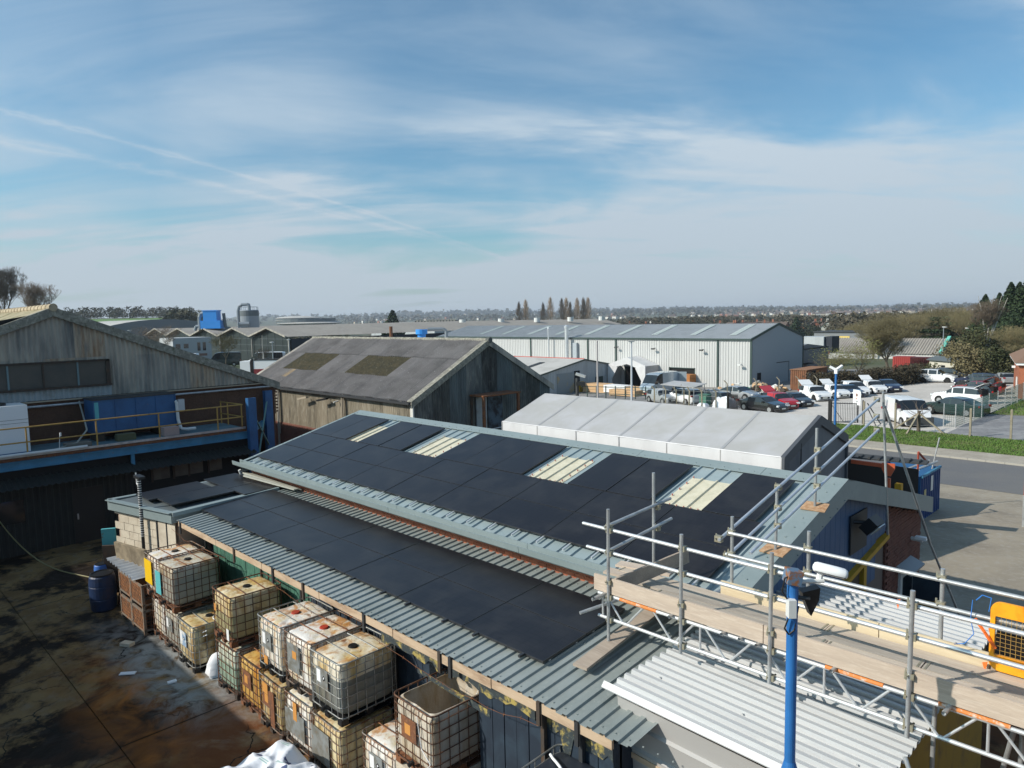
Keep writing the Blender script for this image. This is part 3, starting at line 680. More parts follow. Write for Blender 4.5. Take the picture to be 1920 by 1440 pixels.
    # white downpipe at the left eaves end
    obj('downpipe', MB().path([(-21.35,9.22,3.3),(-21.35,9.28,3.12),(-21.33,9.5,3.0),(-21.33,9.5,.1)], .045, 10), m_whitep, t)
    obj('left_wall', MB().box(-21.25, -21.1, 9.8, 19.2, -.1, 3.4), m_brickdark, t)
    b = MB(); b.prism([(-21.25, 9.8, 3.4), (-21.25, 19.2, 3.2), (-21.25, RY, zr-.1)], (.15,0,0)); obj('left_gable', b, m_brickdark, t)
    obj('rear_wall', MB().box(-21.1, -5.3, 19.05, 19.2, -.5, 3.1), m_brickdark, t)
main_building()
# ================================================================== LEAN-TO (lower solar roof)
def lean_to():
    t = thing('lean_to_workshop', 'low lean-to with ribbed grey roof, timber fascia and black solar panels above the totes', 'building', (-12, 8, 0), world=True)
    X0, X1, Y0, Y1 = -18.78, -4.62, 6.40, 9.55
    V = Vector((0,cos(TL),sin(TL))); n = Vector((0,-sin(TL),cos(TL))); L = (Y1-Y0)/cos(TL)
    rf = obj('roof', MB().poly([(X0,Y0+.05,zl(Y0+.05)-.03),(-5.0,Y0+.05,zl(Y0+.05)-.03),(-5.0,Y1,zl(Y1)-.03),(X0,Y1,zl(Y1)-.03)]), m_steel_low, t)
    x = X0; i = 0
    while x < X1-.02:
        w = min(1.0, X1-x); b = MB(); dy = random.uniform(-.015, .015)
        corr(b, (x, Y0+dy, zl(Y0+dy)+.0015*(i % 2)), (1,0,0), V, n, w, L-dy, .2, .03, 'box')
        for yy in (Y0+.12, 7.9, Y1-.15):
            for k in range(5): b.rbox((x+.05+k*.2, yy, zl(yy)+.006), .018, .018, .012)
        obj('roof_sheet', b, m_steel_low, rf, loc=(0,0,0)); x += 1.0; i += 1
    OX, OY, OZ = -17.02, 7.04, 2.98; cl = MB()
    for r in range(2):
        for c in range(-1, 6):
            s = r*.985; put_panel(t, pm_land, OX+c*1.742, OY+s*cos(TL), OZ+s*sin(TL), TL)
            for q in (.35, 1.35): clamp_mb(cl, OX+c*1.742+q, OY+s*cos(TL)-.005, OZ+s*sin(TL))
    for c in range(-1, 6):
        for q in (.35, 1.35): cl.box(OX+c*1.742+q-.02, OX+c*1.742+q+.02, 6.93, 7.04, 2.95, 2.985)
    obj('panel_clamps', cl, m_clamp, t, kind='stuff')
    b = MB()
    for yy in (7.2, 7.8, 8.2, 8.8): b.beam((-18.7, yy, zl(yy)+.055), (-6.6, yy, zl(yy)+.055), .035, .04)
    obj('mounting_rail', b, m_alu, t)
    # timber fascia in lengths, posts, boarded wall
    x = X0+.02; i = 0
    while x < -4.9:
        w = min(2.35, -4.9-x); b = MB(); dz = random.uniform(-.01,.01)
        b.box(x, x+w-.02, Y0+.03, Y0+.07, 2.66+dz, 2.80+dz); obj('fascia_board', b, m_timber if i < 4 else m_timber, t); x += 2.35; i += 1
    wall = obj('wall', MB().box(X0+.1, -7.4, 7.20, 7.3, 0, 2.80).box(-7.4, -5.0, Y0+.22, Y0+.34, 0, 2.72).box(-7.5,-7.4,Y0+.22,7.3,0,2.75), m_navy, t)
    # individual vertical boards: green on the far part, navy on the near part
    x = X0+.35
    while x < -5.0:
        w = .24; b = MB(); yy = 7.15 if x < -7.5 else Y0+.17; b.box(x, x+w-.012, yy+random.uniform(-.006,.006), yy+.05, .1, 2.72 if x < -7.5 else 2.64)
        obj('wall_board', b, m_green if x < -13.6 else m_navy, wall, loc=(0,0,0)); x += w
    for k, x in enumerate([-18.6, -15.4, -13.55, -12.3, -10.2, -8.15, -7.9, -6.1, -5.45]):
        obj('steel_post', (MB().box(x-.025, x+.025, 7.0, 7.05, 0, 2.80) if x < -7.5 else MB().box(x-.03, x+.03, Y0+.08, Y0+.14, 0, 2.70)).box(x-.03, x+.03, Y0-.0, Y0+.035, 2.50, 2.83), m_rustdk if k % 2 else m_darksteel, t)
    b = MB(); x = -9.8
    rnd = random.Random(2)
    for x0, x1, z1 in ((-9.9,-8.3,2.62),(-8.1,-6.3,2.62),(-6.25,-5.0,2.62)):
        n_ = 16
        top = [(x0+(x1-x0)*i/n_, Y0+.155, z1) for i in range(n_+1)]; bot = [(x0+(x1-x0)*i/n_, Y0+.155, z1-.13-rnd.random()*.12-(.25 if (x0 > -6.3 and i in (6,7)) else 0)) for i in range(n_, -1, -1)]
        b.prism(top+bot, (0,.012,0))
    b.prism([(-8.9,Y0+.155,2.25),(-7.2,Y0+.155,2.2),(-7.2,Y0+.155,2.1),(-8.9,Y0+.155,2.18)], (0,.012,0))
    obj('peeling_paint_strip', b, m_peel, wall, loc=(0,0,0))
    for x0, x1 in ((-9.3,-8.4),(-8.3,-7.2)): obj('window', MB().box(x0, x1, 7.10, 7.14, 1.2, 2.05), m_glass, wall, loc=(0,0,0))
    obj('end_wall', MB().box(-5.15, -5.0, Y0+.3, Y1, 0, 2.8), m_navy, t)
lean_to()
# barbed/loose wires along the eaves
def wires():
    rnd = random.Random(9)
    for k, (a, c, lab) in enumerate((((-18.9,6.30,2.6),(-15.6,6.3,2.6),'slack rusty wire strung below the eaves beside the green boards'), ((-13.4,6.30,2.6),(-10.2,6.30,2.62),'slack rusty wire strung below the eaves behind the red capped totes'), ((-9.9,6.30,2.62),(-6.0,6.3,2.58),'slack rusty wire below the eaves behind the cut open tote'))):
        pts = []
        for i in range(13):
            u = i/12; p = Vector(a).lerp(Vector(c), u); p.z -= .16*sin(pi*u)+rnd.uniform(-.03,.03); pts.append(p)
        b = MB(); b.path(pts, .0035, 4)
        for p in pts[1:-1]: b.tube(p+Vector((0,0,-.03)), p+Vector((.02,0,.03)), .004, n=4)
        solo('wire', b, m_rust, lab, 'wire')
wires()
# ================================================================== BLOCK BUILDING (left end)
def block_building():
    t = thing('block_outbuilding', 'small concrete block outbuilding with flat grey roof and black solar panels beside the dark yard', 'building', (-20.5, 8, 0), world=True)
    A = Vector((-21.72, 5.78, 0)); B = Vector((-18.95, 6.44, 0)); Cc = Vector((-18.95, 9.35, 0)); D = Vector((-21.75, 9.5, 0))
    z = 2.98
    obj('wall', MB().prism([A+Vector((.06,.06,0)), B+Vector((-.02,.06,0)), Cc, D], (0,0,2.72)), m_mortar, t)
    blk = MB(); d = (B-A).normalized(); nrm = Vector((d.y,-d.x,0)); L = (B-A).length
    wl = [o for o in t.children if o.name.startswith('wall')][0]
    for k in range(13):
        for i in range(7):
            u0 = i*.45 + (.225 if k % 2 else 0); u1 = min(u0+.435, L-.03)
            if u1-u0 < .08: continue
            p0 = A+d*u0; p1 = A+d*u1; b = MB(); off = random.uniform(0,.006)
            b.prism([p0+Vector((0,0,.03+k*.215))-nrm*(-.0), p1+Vector((0,0,.03+k*.215)), p1+Vector((0,0,.03+k*.215+.2)), p0+Vector((0,0,.03+k*.215+.2))], -nrm*(-.012-off))
            obj('concrete_block', b, m_conc, wl, loc=(0,0,0))
    o_ = nrm*.10
    for p, q, h in ((A+o_-d*.12, B+o_, .27), (A+o_-d*.12, D+Vector((-.12,0,0)), .27), (B+o_, Cc+Vector((.0,0,.0)), .25)):
        b = MB(); b.beam(p+Vector((0,0,z-.13)), q+Vector((0,0,z-.13)), .05, h); b.beam(p+Vector((0,0,z+.012)), q+Vector((0,0,z+.012)), .18, .02); obj('fascia', b, m_trim, t)
    b = MB(); b.poly([A+o_*.4+Vector((0,0,z-.03)), B+o_*.4+Vector((0,0,z-.03)), Cc+Vector((0,0,z+.08)), D+Vector((0,0,z+.08))]); obj('roof', b, m_silod, t)
    b = MB(); b.beam(B+Vector((.02,-.1,z-.02)), (-18.80, 9.2, z+.14), .20, .10); obj('upstand', b, m_trim, t)
    for x, y, me, rz in ((-21.5,6.28,pm_port,0),(-20.43,6.50,pm_port,0),(-21.6,8.22,pm_land,0),(-19.85,8.22,pm_port,0)):
        put_panel(t, me, x, y, z+.11+(y-6.2)*.028, .03)
    b = MB(); b.prism([(-21.2,9.25,3.20),(-18.1,9.36,3.18),(-18.0,9.50,3.14),(-20.9,9.50,3.16)], (0,0,.04)); b.prism([(-20.6,9.0,3.24),(-17.9,9.22,3.21),(-17.9,9.36,3.21),(-20.8,9.12,3.24)], (0,0,.03)); obj('lead_flashing', b, mat('pale_flashing', (.42,.42,.37), .6), t)
    p = A + d*2.05 + nrm*.03
    obj('corner_post', MB().tube((p.x,p.y,0), (p.x,p.y,2.7), .035), m_darksteel, t); obj('drain_pipe', MB().tube((B.x-.35,B.y-.12,0), (B.x-.35,B.y-.12,2.7), .025), m_darksteel, t)
    obj('render_panel', MB().prism([B-d*.75+nrm*.03+Vector((0,0,0)), B+nrm*.03, B+nrm*.03+Vector((0,0,2.7)), B-d*.75+nrm*.03+Vector((0,0,2.7))], nrm*.01), m_conc, t)
block_building()
# ================================================================== LEFT WORKS (asbestos gable, platform)
def gable_shed(t, X, y0, yr, y1, ze, zr, Xb, sheet_m, rm, sgn=1):
    pass
def left_works():
    t = thing('gabled_works', 'long grey works building with stained corrugated gable above brown brickwork and mossy roof', 'building', (-40, 7, 0), world=True)
    GX, YR, ZR, SL = -31.3, 6.72, 8.50, .398; Y0, Y1 = -11.0, 15.5
    zt = lambda y: ZR-abs(y-YR)*SL
    ma = [m_asb_g1, m_asb_g2, m_asb_g3, m_asb_g1, m_asb_g3]
    zb = 5.08
    cladding(t, 'cladding_sheet', (GX, -2.2, 0), (0,1,0), Y1-.5+2.2, lambda u: (6.50 if -2.2+u < 8.5 else zb), lambda u: max(zt(-2.2+u)-.10, zb), (1,0,0), .177, .055, ma, 'sine', 1.06, bands=[6.62])
    cladding(t, 'lower_cladding_sheet', (GX, -2.2, 0), (0,1,0), 10.75, C0(5.08), C0(5.50), (1,0,0), .177, .05, m_asb_blue, 'sine', 1.06)
    b = MB(); b.prism([(GX-.3, Y0, 5.0), (GX-.3, Y1-.2, 5.0), (GX-.3, YR, ZR-.1)], (.24,0,0)); obj('gable_backing', b, m_dark, t)
    w = obj('window_band', MB().box(GX-.02, GX+.02, -2.2, 8.45, 5.55, 6.46), mat('grimy_glazing', (.07,.065,.055), .5, 0, ((.035,.04,.04), .4, .7), 1.0), t)
    b = MB(); b.box(GX-.02, GX+.09, -2.2, 8.50, 6.44, 6.52); b.box(GX-.02, GX+.12, -2.2, 8.55, 5.47, 5.55); b.box(GX-.02, GX+.09, 8.38, 8.52, 5.5, 6.5)
    obj('frame', b, m_rustdk, w, loc=(0,0,0))
    for i, y in enumerate((-.8, .4, 1.6, 2.8, 4.0, 5.15, 6.25, 7.4)): obj('mullion', MB().box(GX+.0, GX+.06, y-.03, y+.03, 5.55, 6.44), m_bluegrey if i % 2 else m_rustdk, w, loc=(0,0,0))
    # verge boards
    for ya, yb in ((YR, Y1+.1), (YR, Y0)):
        n_ = 5
        for i in range(n_):
            p = ya+(yb-ya)*i/n_; q = ya+(yb-ya)*(i+1)/n_; b = MB()
            b.prism([(GX+.12,p,zt(p)+.06),(GX+.16,p,zt(p)+.02),(GX+.16,p,zt(p)-.28),(GX+.12,p,zt(p)-.30)], (0,q-p,zt(q)-zt(p))); b.prism([(GX-.30,p,zt(p)+.065),(GX+.16,p,zt(p)+.065),(GX+.16,p,zt(p)+.02),(GX-.30,p,zt(p)+.02)], (0,q-p,zt(q)-zt(p)))
            obj('verge_board', b, m_ridge, t)
    # roofs in sheets
    rf = obj('roof', MB().poly([(GX-.1,Y0,zt(Y0)-.08),(GX-.1,YR,ZR-.08),(-78,YR,ZR-.08),(-78,Y0,zt(Y0)-.08)]).poly([(GX-.1,YR,ZR-.08),(GX-.1,Y1,zt(Y1)-.08),(-78,Y1,zt(Y1)-.08),(-78,YR,ZR-.08)]), m_asb_roof, t)
    c = cos(math.atan(SL)); s_ = sin(math.atan(SL))
    for side in (-1, 1):
        span = (YR-Y0 if side < 0 else Y1-YR)/c; rows = 6 if side < 0 else 3
        for i in range(20):
            for r in range(rows):
                if side < 0 and r >= 6: continue
                L = span/rows; v = r*L; b = MB()
                o = (GX+.1-i*1.06, YR+side*v*c, ZR-v*s_+.012*(r+1)-.012*r)
                corr(b, (o[0]-1.06, o[1], o[2]), (1,0,0), (0,side*c,-s_), (0,side*s_,c), 1.07, L+.1, .1767, .06, 'sine')
                obj('roof_sheet', b, m_asb_sunny if side < 0 else m_asb_roof, rf, loc=(0,0,0))
    for i in range(30):
        b = MB(); x = GX+.2-i*.62; b.tube((x-.62, YR, ZR+.05), (x, YR, ZR+.05), .13, .15, n=10); obj('ridge_tile', b, m_ridgecream, rf, loc=(0,0,0))
    # brown brick wall behind the platform, ground floor
    wl = obj('wall', MB().box(GX-.30, GX-.05, -8, Y1-.1, 2.4, 5.02), m_brickdk2, t)
    b = MB()
    for k in range(20):
        z = 3.55+k*.075
        for i in range(62):
            y = 1.2+i*.23+(.115 if k % 2 else 0)
            b.box(GX-.05, GX-.04+random.uniform(0,.006), y, y+.22, z, z+.066)
    obj('brickwork', b, m_brickdk2, wl, loc=(0,0,0), kind='stuff')
    b = MB(); b.tube((GX+.1, -2, 4.88), (GX+.1, Y1, 4.86), .045); obj('conduit_pipe', b, m_galv, t); b = MB(); b.beam((GX+.08,-2,5.05),(GX+.08,Y1+.1,5.03),.10,.05); obj('sill_flashing', b, m_whitebrown, t)
    obj('side_wall', MB().box(-78, GX-.06, Y1-.35, Y1-.12, -.2, 5.0), m_brickdark, t)
    # ground-floor front wall set forward under the platform
    FX = -28.95
    cladding(t, 'front_cladding_sheet', (FX, -8, 0), (0,1,0), 16.4, C0(0), C0(2.6), (1,0,0), .2, .03, m_blackclad, 'box', 1.0)
    b = MB(); b.box(FX-.2, FX-.02, -8, 13.0, 0, 3.0); obj('front_wall', b, m_dark, t)
    dr = obj('door', MB().box(FX+.03, FX+.06, 6.35, 7.35, 0, 2.0), mat('dark_brown_door', (.02,.015,.012), .7), t); obj('handle', MB().box(FX+.06, FX+.12, 6.46, 6.50, .9, 1.1), m_galv, dr, loc=(0,0,0))
    wn = obj('window', MB().box(FX+.03, FX+.05, 3.75, 4.9, 1.15, 1.95), m_glass, t); obj('paper_notice', MB().box(FX+.052, FX+.056, 3.9, 4.15, 1.3, 1.6), m_whitep, wn, loc=(0,0,0))
    for y in (9.12, 9.92, 10.5, 11.27):
        f_ = obj('boarded_window', MB().box(FX+.03, FX+.05, y, y+.5 if y > 9.3 else y+.6, 1.85, 2.42), m_curtain, t); obj('frame', MB().box(FX+.0, FX+.07, y-.09, y-.02, 1.78, 2.5), m_rustdk, f_, loc=(0,0,0))
    # small corrugated canopy over it
    for i in range(15):
        b = MB(); y = -2.0+i*1.0; corr(b, (FX+.75, y, 2.42), (0,1,0), (-.95,0,.30), (.30,0,.95), 1.0, .9, .2, .04, 'box'); obj('canopy_sheet', b, m_blackclad, t)
left_works_mats = True
m_asb_g1 = mat('gable_sheet_pale', (.44,.395,.33), .95, 0, ((.19,.185,.17), .42, .68), .9, ((.36,.35,.32), .55, .8), 5, stretch=(2,2,.35), bump=.1)
m_asb_g2 = mat('gable_sheet_rusty', (.42,.34,.255), .95, 0, ((.24,.12,.05), .50, .66), 1.1, ((.17,.165,.155), .45, .75), 3, stretch=(2,2,.35), bump=.1)
m_asb_g3 = mat('gable_sheet_grey', (.39,.36,.31), .95, 0, ((.13,.135,.135), .42, .68), .9, ((.32,.31,.29), .55, .8), 5, stretch=(2,2,.35), bump=.1)
m_asb_blue = mat('pale_blue_lower_sheet', (.30,.34,.36), .9, 0, ((.20,.20,.18), .5, .75), 2)
m_bluegrey = mat('blue_grey_bar', (.13,.20,.22), .7)
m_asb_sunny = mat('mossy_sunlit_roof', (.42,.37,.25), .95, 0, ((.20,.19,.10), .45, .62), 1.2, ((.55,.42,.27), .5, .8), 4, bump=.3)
m_ridgecream = mat('cream_ridge_tile', (.44,.36,.25), .95, 0, ((.25,.20,.13), .45, .68), 3)
m_brickdk2 = mat('brown_brick_upper', (.115,.06,.038), .95, 0, ((.08,.045,.03), .4, .7), 2, ((.15,.08,.05), .5, .8), 14)
m_whitebrown = mat('pale_sill', (.34,.29,.22), .8)
m_blackclad = mat('shade_black_cladding', (.012,.015,.014), .7, 0, ((.02,.022,.02), .4, .7), 2)  # shade under the platform put into this near-black colour
m_curtain = mat('pale_boarding', (.13,.115,.095), .9, 0, ((.08,.07,.06), .4, .7), 3)
left_works()
def platform():
    t = thing('steel_platform', 'sky blue steel platform with yellow guard rail along the works wall', 'platform', (-30, 8, 0), world=True)
    FX = -28.8
    for i in range(11):
        y0 = -8+i*1.9; obj('deck_plate', MB().box(-31.2, FX-.05, y0, min(y0+1.89, 12.8), 3.40, 3.44), m_deck, t)
    obj('edge_beam', MB().box(FX-.06, FX+.02, -8, 12.85, 3.02, 3.28).box(FX-.12, FX+.08, -8, 12.85, 3.26, 3.29).box(FX-.12, FX+.08, -8, 12.85, 3.00, 3.03), m_blue2, t)
    obj('kick_rail', MB().box(FX-.02, FX+.03, -8, 12.8, 3.42, 3.50), m_galv, t); obj('stained_timber_edge', MB().box(FX-.04, FX+.0, -8, 12.8, 3.30, 3.40), m_rust, t)
    for y in (-3.4, -1.3, .8, 2.95, 5.12, 7.26, 9.41, 11.66, 12.67): obj('rail_post', MB().tube((FX,y,3.4), (FX,y,4.43), .028, n=8), m_yrail, t)
    for z in (4.43, 3.92): obj('guard_rail', MB().tube((FX,-8,z), (FX,12.7,z), .026, n=8), m_yrail, t)
    for z in (4.43, 3.92): obj('guard_rail', MB().tube((FX,12.72,z), (-31.1,12.72,z-.04), .024, n=8), m_yrail, t)
    for y in (-31.0, -30.3): obj('rail_post', MB().tube((y,12.72,3.4), (y,12.72,4.43), .028, n=8), m_yrail, t)
    # blue columns with bracing
    for x, y in ((FX+.2, 13.0), (-31.0, 14.9)):
        b = MB(); b.box(x-.13, x+.13, y-.17, y-.155, 0, 4.70); b.box(x-.13, x+.13, y+.155, y+.17, 0, 4.70); b.box(x-.012, x+.012, y-.155, y+.155, 0, 4.70); b.box(x+.10, x+.13, y-.155, y+.155, 0, 4.70); obj('column', b, m_blue, t)
    for p, q in (((FX+.1,13.2,3.8),(-30.9,14.8,2.2)), ((FX+.1,13.2,1.9),(-30.9,14.8,4.2))): obj('brace', MB().beam(p, q, .06, .06), mat('pale_green_brace', (.10,.22,.22), .6) if p[2] > 3 else bpy.data.materials['pale_green_brace'], t)
    for y in (-2, 3.2, 8.4): obj('bracket', MB().box(FX-.08, FX+.04, y-.06, y+.06, 2.4, 3.0), m_blue2, t)
    obj('cross_beam', MB().beam((FX-.1,12.95,3.2), (-31.2,14.7,3.2), .1, .24), m_blue2, t)
m_deck = mat('blue_grey_deck', (.11,.20,.24), .7, 0, ((.07,.11,.12), .42, .68), 1.5)
platform()
def platform_things():
    b = MB(); t = thing('blue_water_tank', 'long blue panelled steel tank standing on the platform', 'tank', (-30.5, 9, 3.44), world=True)
    X0, X1, Y0, Y1, Z0, Z1 = -31.1, -29.9, 7.48, 10.46, 3.74, 5.02
    obj('tank_body', MB().box(X0, X1, Y0, Y1, Z0, Z1), m_blue, t)
    for i in range(5): y = Y0+.02+i*.735; obj('stiffener', MB().box(X1, X1+.035, y-.015, y+.015, Z0, Z1), m_blue, t)
    obj('rim', MB().box(X0-.03, X1+.04, Y0-.03, Y1+.03, Z1, Z1+.04), m_darksteel, t)
    for i, y in enumerate((7.7, 8.6, 9.9)): obj('support_block', MB().box(X0+.1, X1-.1, y-.12, y+.12, 3.44, 3.74), m_rustdk, t)
    obj('patch', MB().box(X1+.002, X1+.006, 7.52, 7.66, 4.3, 4.95), m_teal, t)
    solo('white_pipe', MB().path([(-29.75,10.42,4.72),(-29.7,10.42,4.7),(-29.7,10.44,4.0),(-29.6,10.5,3.62),(-29.55,10.7,3.58),(-29.55,11.05,3.58)], .06, 10), m_whitep, 'white plastic outlet pipe at the right end of the blue tank', 'pipe')
    solo('pink_box', MB().box(-29.6,-29.2,9.72,10.28,3.45,3.78), mat('pale_pink_box', (.42,.30,.27), .8), 'pale pink box on the platform edge below the blue tank', 'box')
    solo('olive_box', MB().box(-29.75,-29.4,8.1,8.75,3.45,3.7), mat('olive_box', (.10,.10,.05), .8), 'small olive box under the middle of the blue tank', 'box')
    solo('control_box', MB().box(-31.2,-31.0,10.95,11.2,4.2,4.66), m_whitep, 'white control box on the brick wall right of the blue tank', 'control box')
    t = thing('chiller_unit', 'tall white chiller cabinet on the platform at the left edge', 'chiller', (-30.2, 4.2, 3.44), world=True)
    obj('cabinet', MB().box(-30.8,-29.6,1.6,5.36,3.46,5.12), m_white, t)
    for y in (2.8, 4.1): obj('panel_seam', MB().box(-29.6,-29.594,y,y+.012,3.55,5.05), m_dark, t)
    for z in (4.62, 4.5): obj('panel_seam', MB().box(-29.6,-29.594,1.6,5.36,z,z+.01), m_darksteel, t)
    obj('fan_grille', MB().tube((-30.2,4.5,5.12),(-30.2,4.5,5.2),.35,n=16).tube((-30.2,3.2,5.12),(-30.2,3.2,5.2),.35,n=16), m_black, t)
    obj('badge_print', MB().box(-29.6,-29.596,3.9,4.25,3.9,3.93).box(-29.6,-29.596,3.98,4.17,3.82,3.85), mat('dark_print', (.1,.1,.12), .6), t)
    obj('base_rail', MB().box(-30.8,-29.58,1.6,5.38,3.44,3.48), m_blue, t)
    pts = [Vector((-31.0, 7.3, 4.95)), Vector((-30.4,7.25,4.5)), Vector((-29.6,7.15,4.0)), Vector((-29.2,6.7,3.62)), Vector((-29.1,6.0,3.5)), Vector((-29.1,5.5,3.47))]
    solo('grey_hose', MB().path(pts, .03, 8), mat('grey_hose', (.28,.29,.26), .6), 'grey hose drooping from the tank to the platform deck', 'hose')
    solo('white_drain_pipe', MB().tube((-28.68,-4,3.53),(-28.68,6.9,3.53),.055,n=10), m_whitep, 'long white drain pipe along the platform edge', 'pipe')
    solo('platform_lamp', MB().tube((-28.8,6.05,3.45),(-28.8,6.1,4.0),.012,n=5).rbox((-28.78,6.12,4.05),.06,.05,.12), m_whitep, 'thin white lamp stalk clipped to the platform rail', 'lamp')
    solo('pallet_scraps', MB().box(-29.6,-29.05,6.35,7.15,3.45,3.62), mat('grey_scrap', (.16,.15,.13), .9), 'low grey crate lying on the deck left of the blue tank', 'crate')
platform_things()
# dark pole with white spiral guard and twin lamps
def spiral_pole():
    t = thing('lamp_pole', 'dark lamp pole wrapped in a white spiral guard in front of the block wall', 'lamp pole', (-20.2, 6.0, 0))
    obj('pole', MB().tube((0,0,0), (0,0,3.75), .042, n=10), m_black, t)
    b = MB(); k = 26
    for i in range(k): z = 2.2+i*.062; b.tube((0,-.002,z), (.0,0,z+.022), .047, n=10)
    obj('spiral_guard', b, m_whitep, t)
    obj('lamp_head', MB().rbox((.05,.0,3.82), .45, .16, .07), m_black, t); obj('bracket_arm', MB().path([(-.22,-.0,3.9),(-.18,0,3.62),(-.05,0,3.55)], .02, 6), m_whitep, t)
spiral_pole()
# ================================================================== GREY ASBESTOS SHED (centre)
def grey_shed():
    t = thing('asbestos_shed', 'old grey asbestos shed with pitched ribbed roof, two mossy patches and a blackened gable', 'building', (-37, 24.5, 0), world=True)
    X0, X1, Y0, YR, Y1, ZE, ZR = -43.9, -26.45, 19.75, 24.6, 29.3, 4.0, 6.62
    sl = (ZR-ZE)/(YR-Y0); c = cos(math.atan(sl)); s_ = sin(math.atan(sl)); L = (YR-Y0)/c
    rf = obj('roof', MB().poly([(X0,Y0,ZE-.06),(X1,Y0,ZE-.06),(X1,YR,ZR-.06),(X0,YR,ZR-.06)]).poly([(X0,YR,ZR-.06),(X1,YR,ZR-.06),(X1,Y1,ZE-.06),(X0,Y1,ZE-.06)]), m_asb_roof, t)
    ncol = 17; w = (X1-X0)/ncol
    for i in range(ncol):
        rows = 3
        for r in range(rows):
            l = L/rows; moss = (r == 1 and i in (2,3,4,5,9,10,11,12)); b = MB(); v = r*l
            corr(b, (X0+i*w, Y0-.12+v*c, ZE+v*s_+.015*(1 if r else 0)+.022*(i % 2)), (1,0,0), (0,c,s_), (0,-s_,c), w-.045, l+.06, w/6, .09, 'sine')
            obj('roof_sheet', b, m_moss if moss else m_asb_roof, rf, loc=(0,0,0))
    b = MB(); corr(b, (X0+3.1*w, Y0-.12+.55*L/3*c, ZE+.55*L/3*s_+.022), (1,0,0), (0,c,s_), (0,-s_,c), .62, L/3*.46, w/7, .05, 'sine'); obj('yellow_roof_light', b, m_yellowsheet, rf, loc=(0,0,0))
    b = MB(); corr(b, (X0, YR, ZR), (1,0,0), (0,c,-s_), (0,s_,c), X1-X0, (Y1-YR)/c+.1, w/7, .05, 'sine'); obj('rear_roof_sheet', b, m_asb_roof, rf, loc=(0,0,0))
    for i in range(20): b = MB(); x = X0+i*(X1-X0)/20; b.tube((x, YR, ZR+.05), (x+(X1-X0)/20+.05, YR, ZR+.05), .13, .11, n=10); obj('ridge_tile', b, m_ridge, rf, loc=(0,0,0))
    obj('ridge_finial', MB().tube((X1-.05,YR,ZR+.06),(X1+.18,YR,ZR+.06),.15,n=12), m_asb_dark, rf, loc=(0,0,0))
    # verge boards
    for X, s in ((X1+.02, 1), (X0-.02, -1)):
        for ya, za, yb, zb_ in ((Y0-.15, ZE-.03, YR, ZR+.05), (YR, ZR+.05, Y1+.15, ZE-.03)):
            b = MB(); b.prism([(X+.08*s,ya,za+.06),(X-.28*s,ya,za+.06),(X-.28*s,ya,za+.04),(X+.05*s,ya,za+.04),(X+.05*s,ya,za-.26),(X+.08*s,ya,za-.26)], (0,yb-ya,zb_-za)); obj('verge_board', b, m_ridge if s > 0 and ya < 20 else m_asb_g3, t)
    # walls
    cladding(t, 'cladding_sheet', (X0, Y0+.05, 0), (1,0,0), X1-X0-.1, C0(1.85), C0(ZE-.05), (0,-1,0), .1529, .045, [m_asb_wall, m_asb_wall2], 'sine', 1.07)
    obj('plinth_wall', MB().box(X0, X1-.1, Y0+.03, Y0+.28, -.5, 1.88), m_brickdark, t)
    bb = MB()
    for k in range(18):
        for i in range(75): bb.box(X0+i*.23+(.115 if k % 2 else 0), X0+i*.23+.21+(.115 if k % 2 else 0), Y0+.012+random.uniform(0,.008), Y0+.032, .5+k*.075, .5+k*.075+.065)
    obj('brickwork', bb, m_brickdark, t, kind='stuff')
    zt = lambda y: ZR - abs(y-YR)*sl
    cladding(t, 'gable_sheet', (X1-.03, Y0+.1, 0), (0,1,0), Y1-Y0-.2, C0(0), lambda u: zt(Y0+.1+u)-.15, (1,0,0), .1529, .045, [m_asb_dark, m_asb_dark2, m_asb_dark3], 'sine', 1.07, bands=[2.9, 4.9])
    obj('gable_backing', MB().prism([(X1-.15,Y0+.1,-.5),(X1-.15,Y1-.1,-.5),(X1-.15,Y1-.1,ZE-.1),(X1-.15,YR,ZR-.1),(X1-.15,Y0+.1,ZE-.1)], (.08,0,0)), m_dark, t)
    obj('rear_wall', MB().box(X0, X1-.2, Y1-.3, Y1-.15, -1.2, ZE-.1), m_asb_wall, t); obj('far_gable', MB().prism([(X0+.1,Y0+.1,-1),(X0+.1,Y1-.1,-1),(X0+.1,Y1-.1,ZE-.1),(X0+.1,YR,ZR-.1),(X0+.1,Y0+.1,ZE-.1)], (.1,0,0)), m_asb_dark, t)
    obj('corner_trim', MB().box(X1-.2, X1+.0, Y0-.02, Y0+.06, -.5, ZE-.08), mat('white_corner_board', (.60,.60,.57), .8), t)
    obj('gutter', MB().box(X0, X1, Y0-.26, Y0-.14, ZE-.12, ZE-.02), m_darksteel, t)
    for x in (-39.6, -32.4): d = obj('downpipe', MB().tube((x,Y0-.12,-.2),(x,Y0-.12,ZE-.1),.06,n=8).tube((x+.12,Y0-.1,1.2),(x+.12,Y0-.1,ZE-.1),.04,n=8), m_asb_g3 if x < -35 else m_whitebrown, t)
    for x, z, m in ((-36.0,3.62,m_whitebrown),(-33.9,3.68,m_black)):
        l = obj('wall_lamp', MB().beam((x-.5,Y0-.42,z-.12),(x+.35,Y0-.34,z+.03),.14,.10).tube((x,Y0,z),(x,Y0-.4,z-.03),.03), m, t)
    obj('wall_camera', MB().tube((-32.95,Y0-.3,3.55),(-32.95,Y0,3.6),.04,n=6), m_whitep, t)
    # rusty porch/door frame on the gable
    GX = X1+.02; p = thing('rusty_doorframe', 'rusty red steel porch frame with rail against the blackened gable', 'porch', (GX+.5, 24.5, 0), world=True)
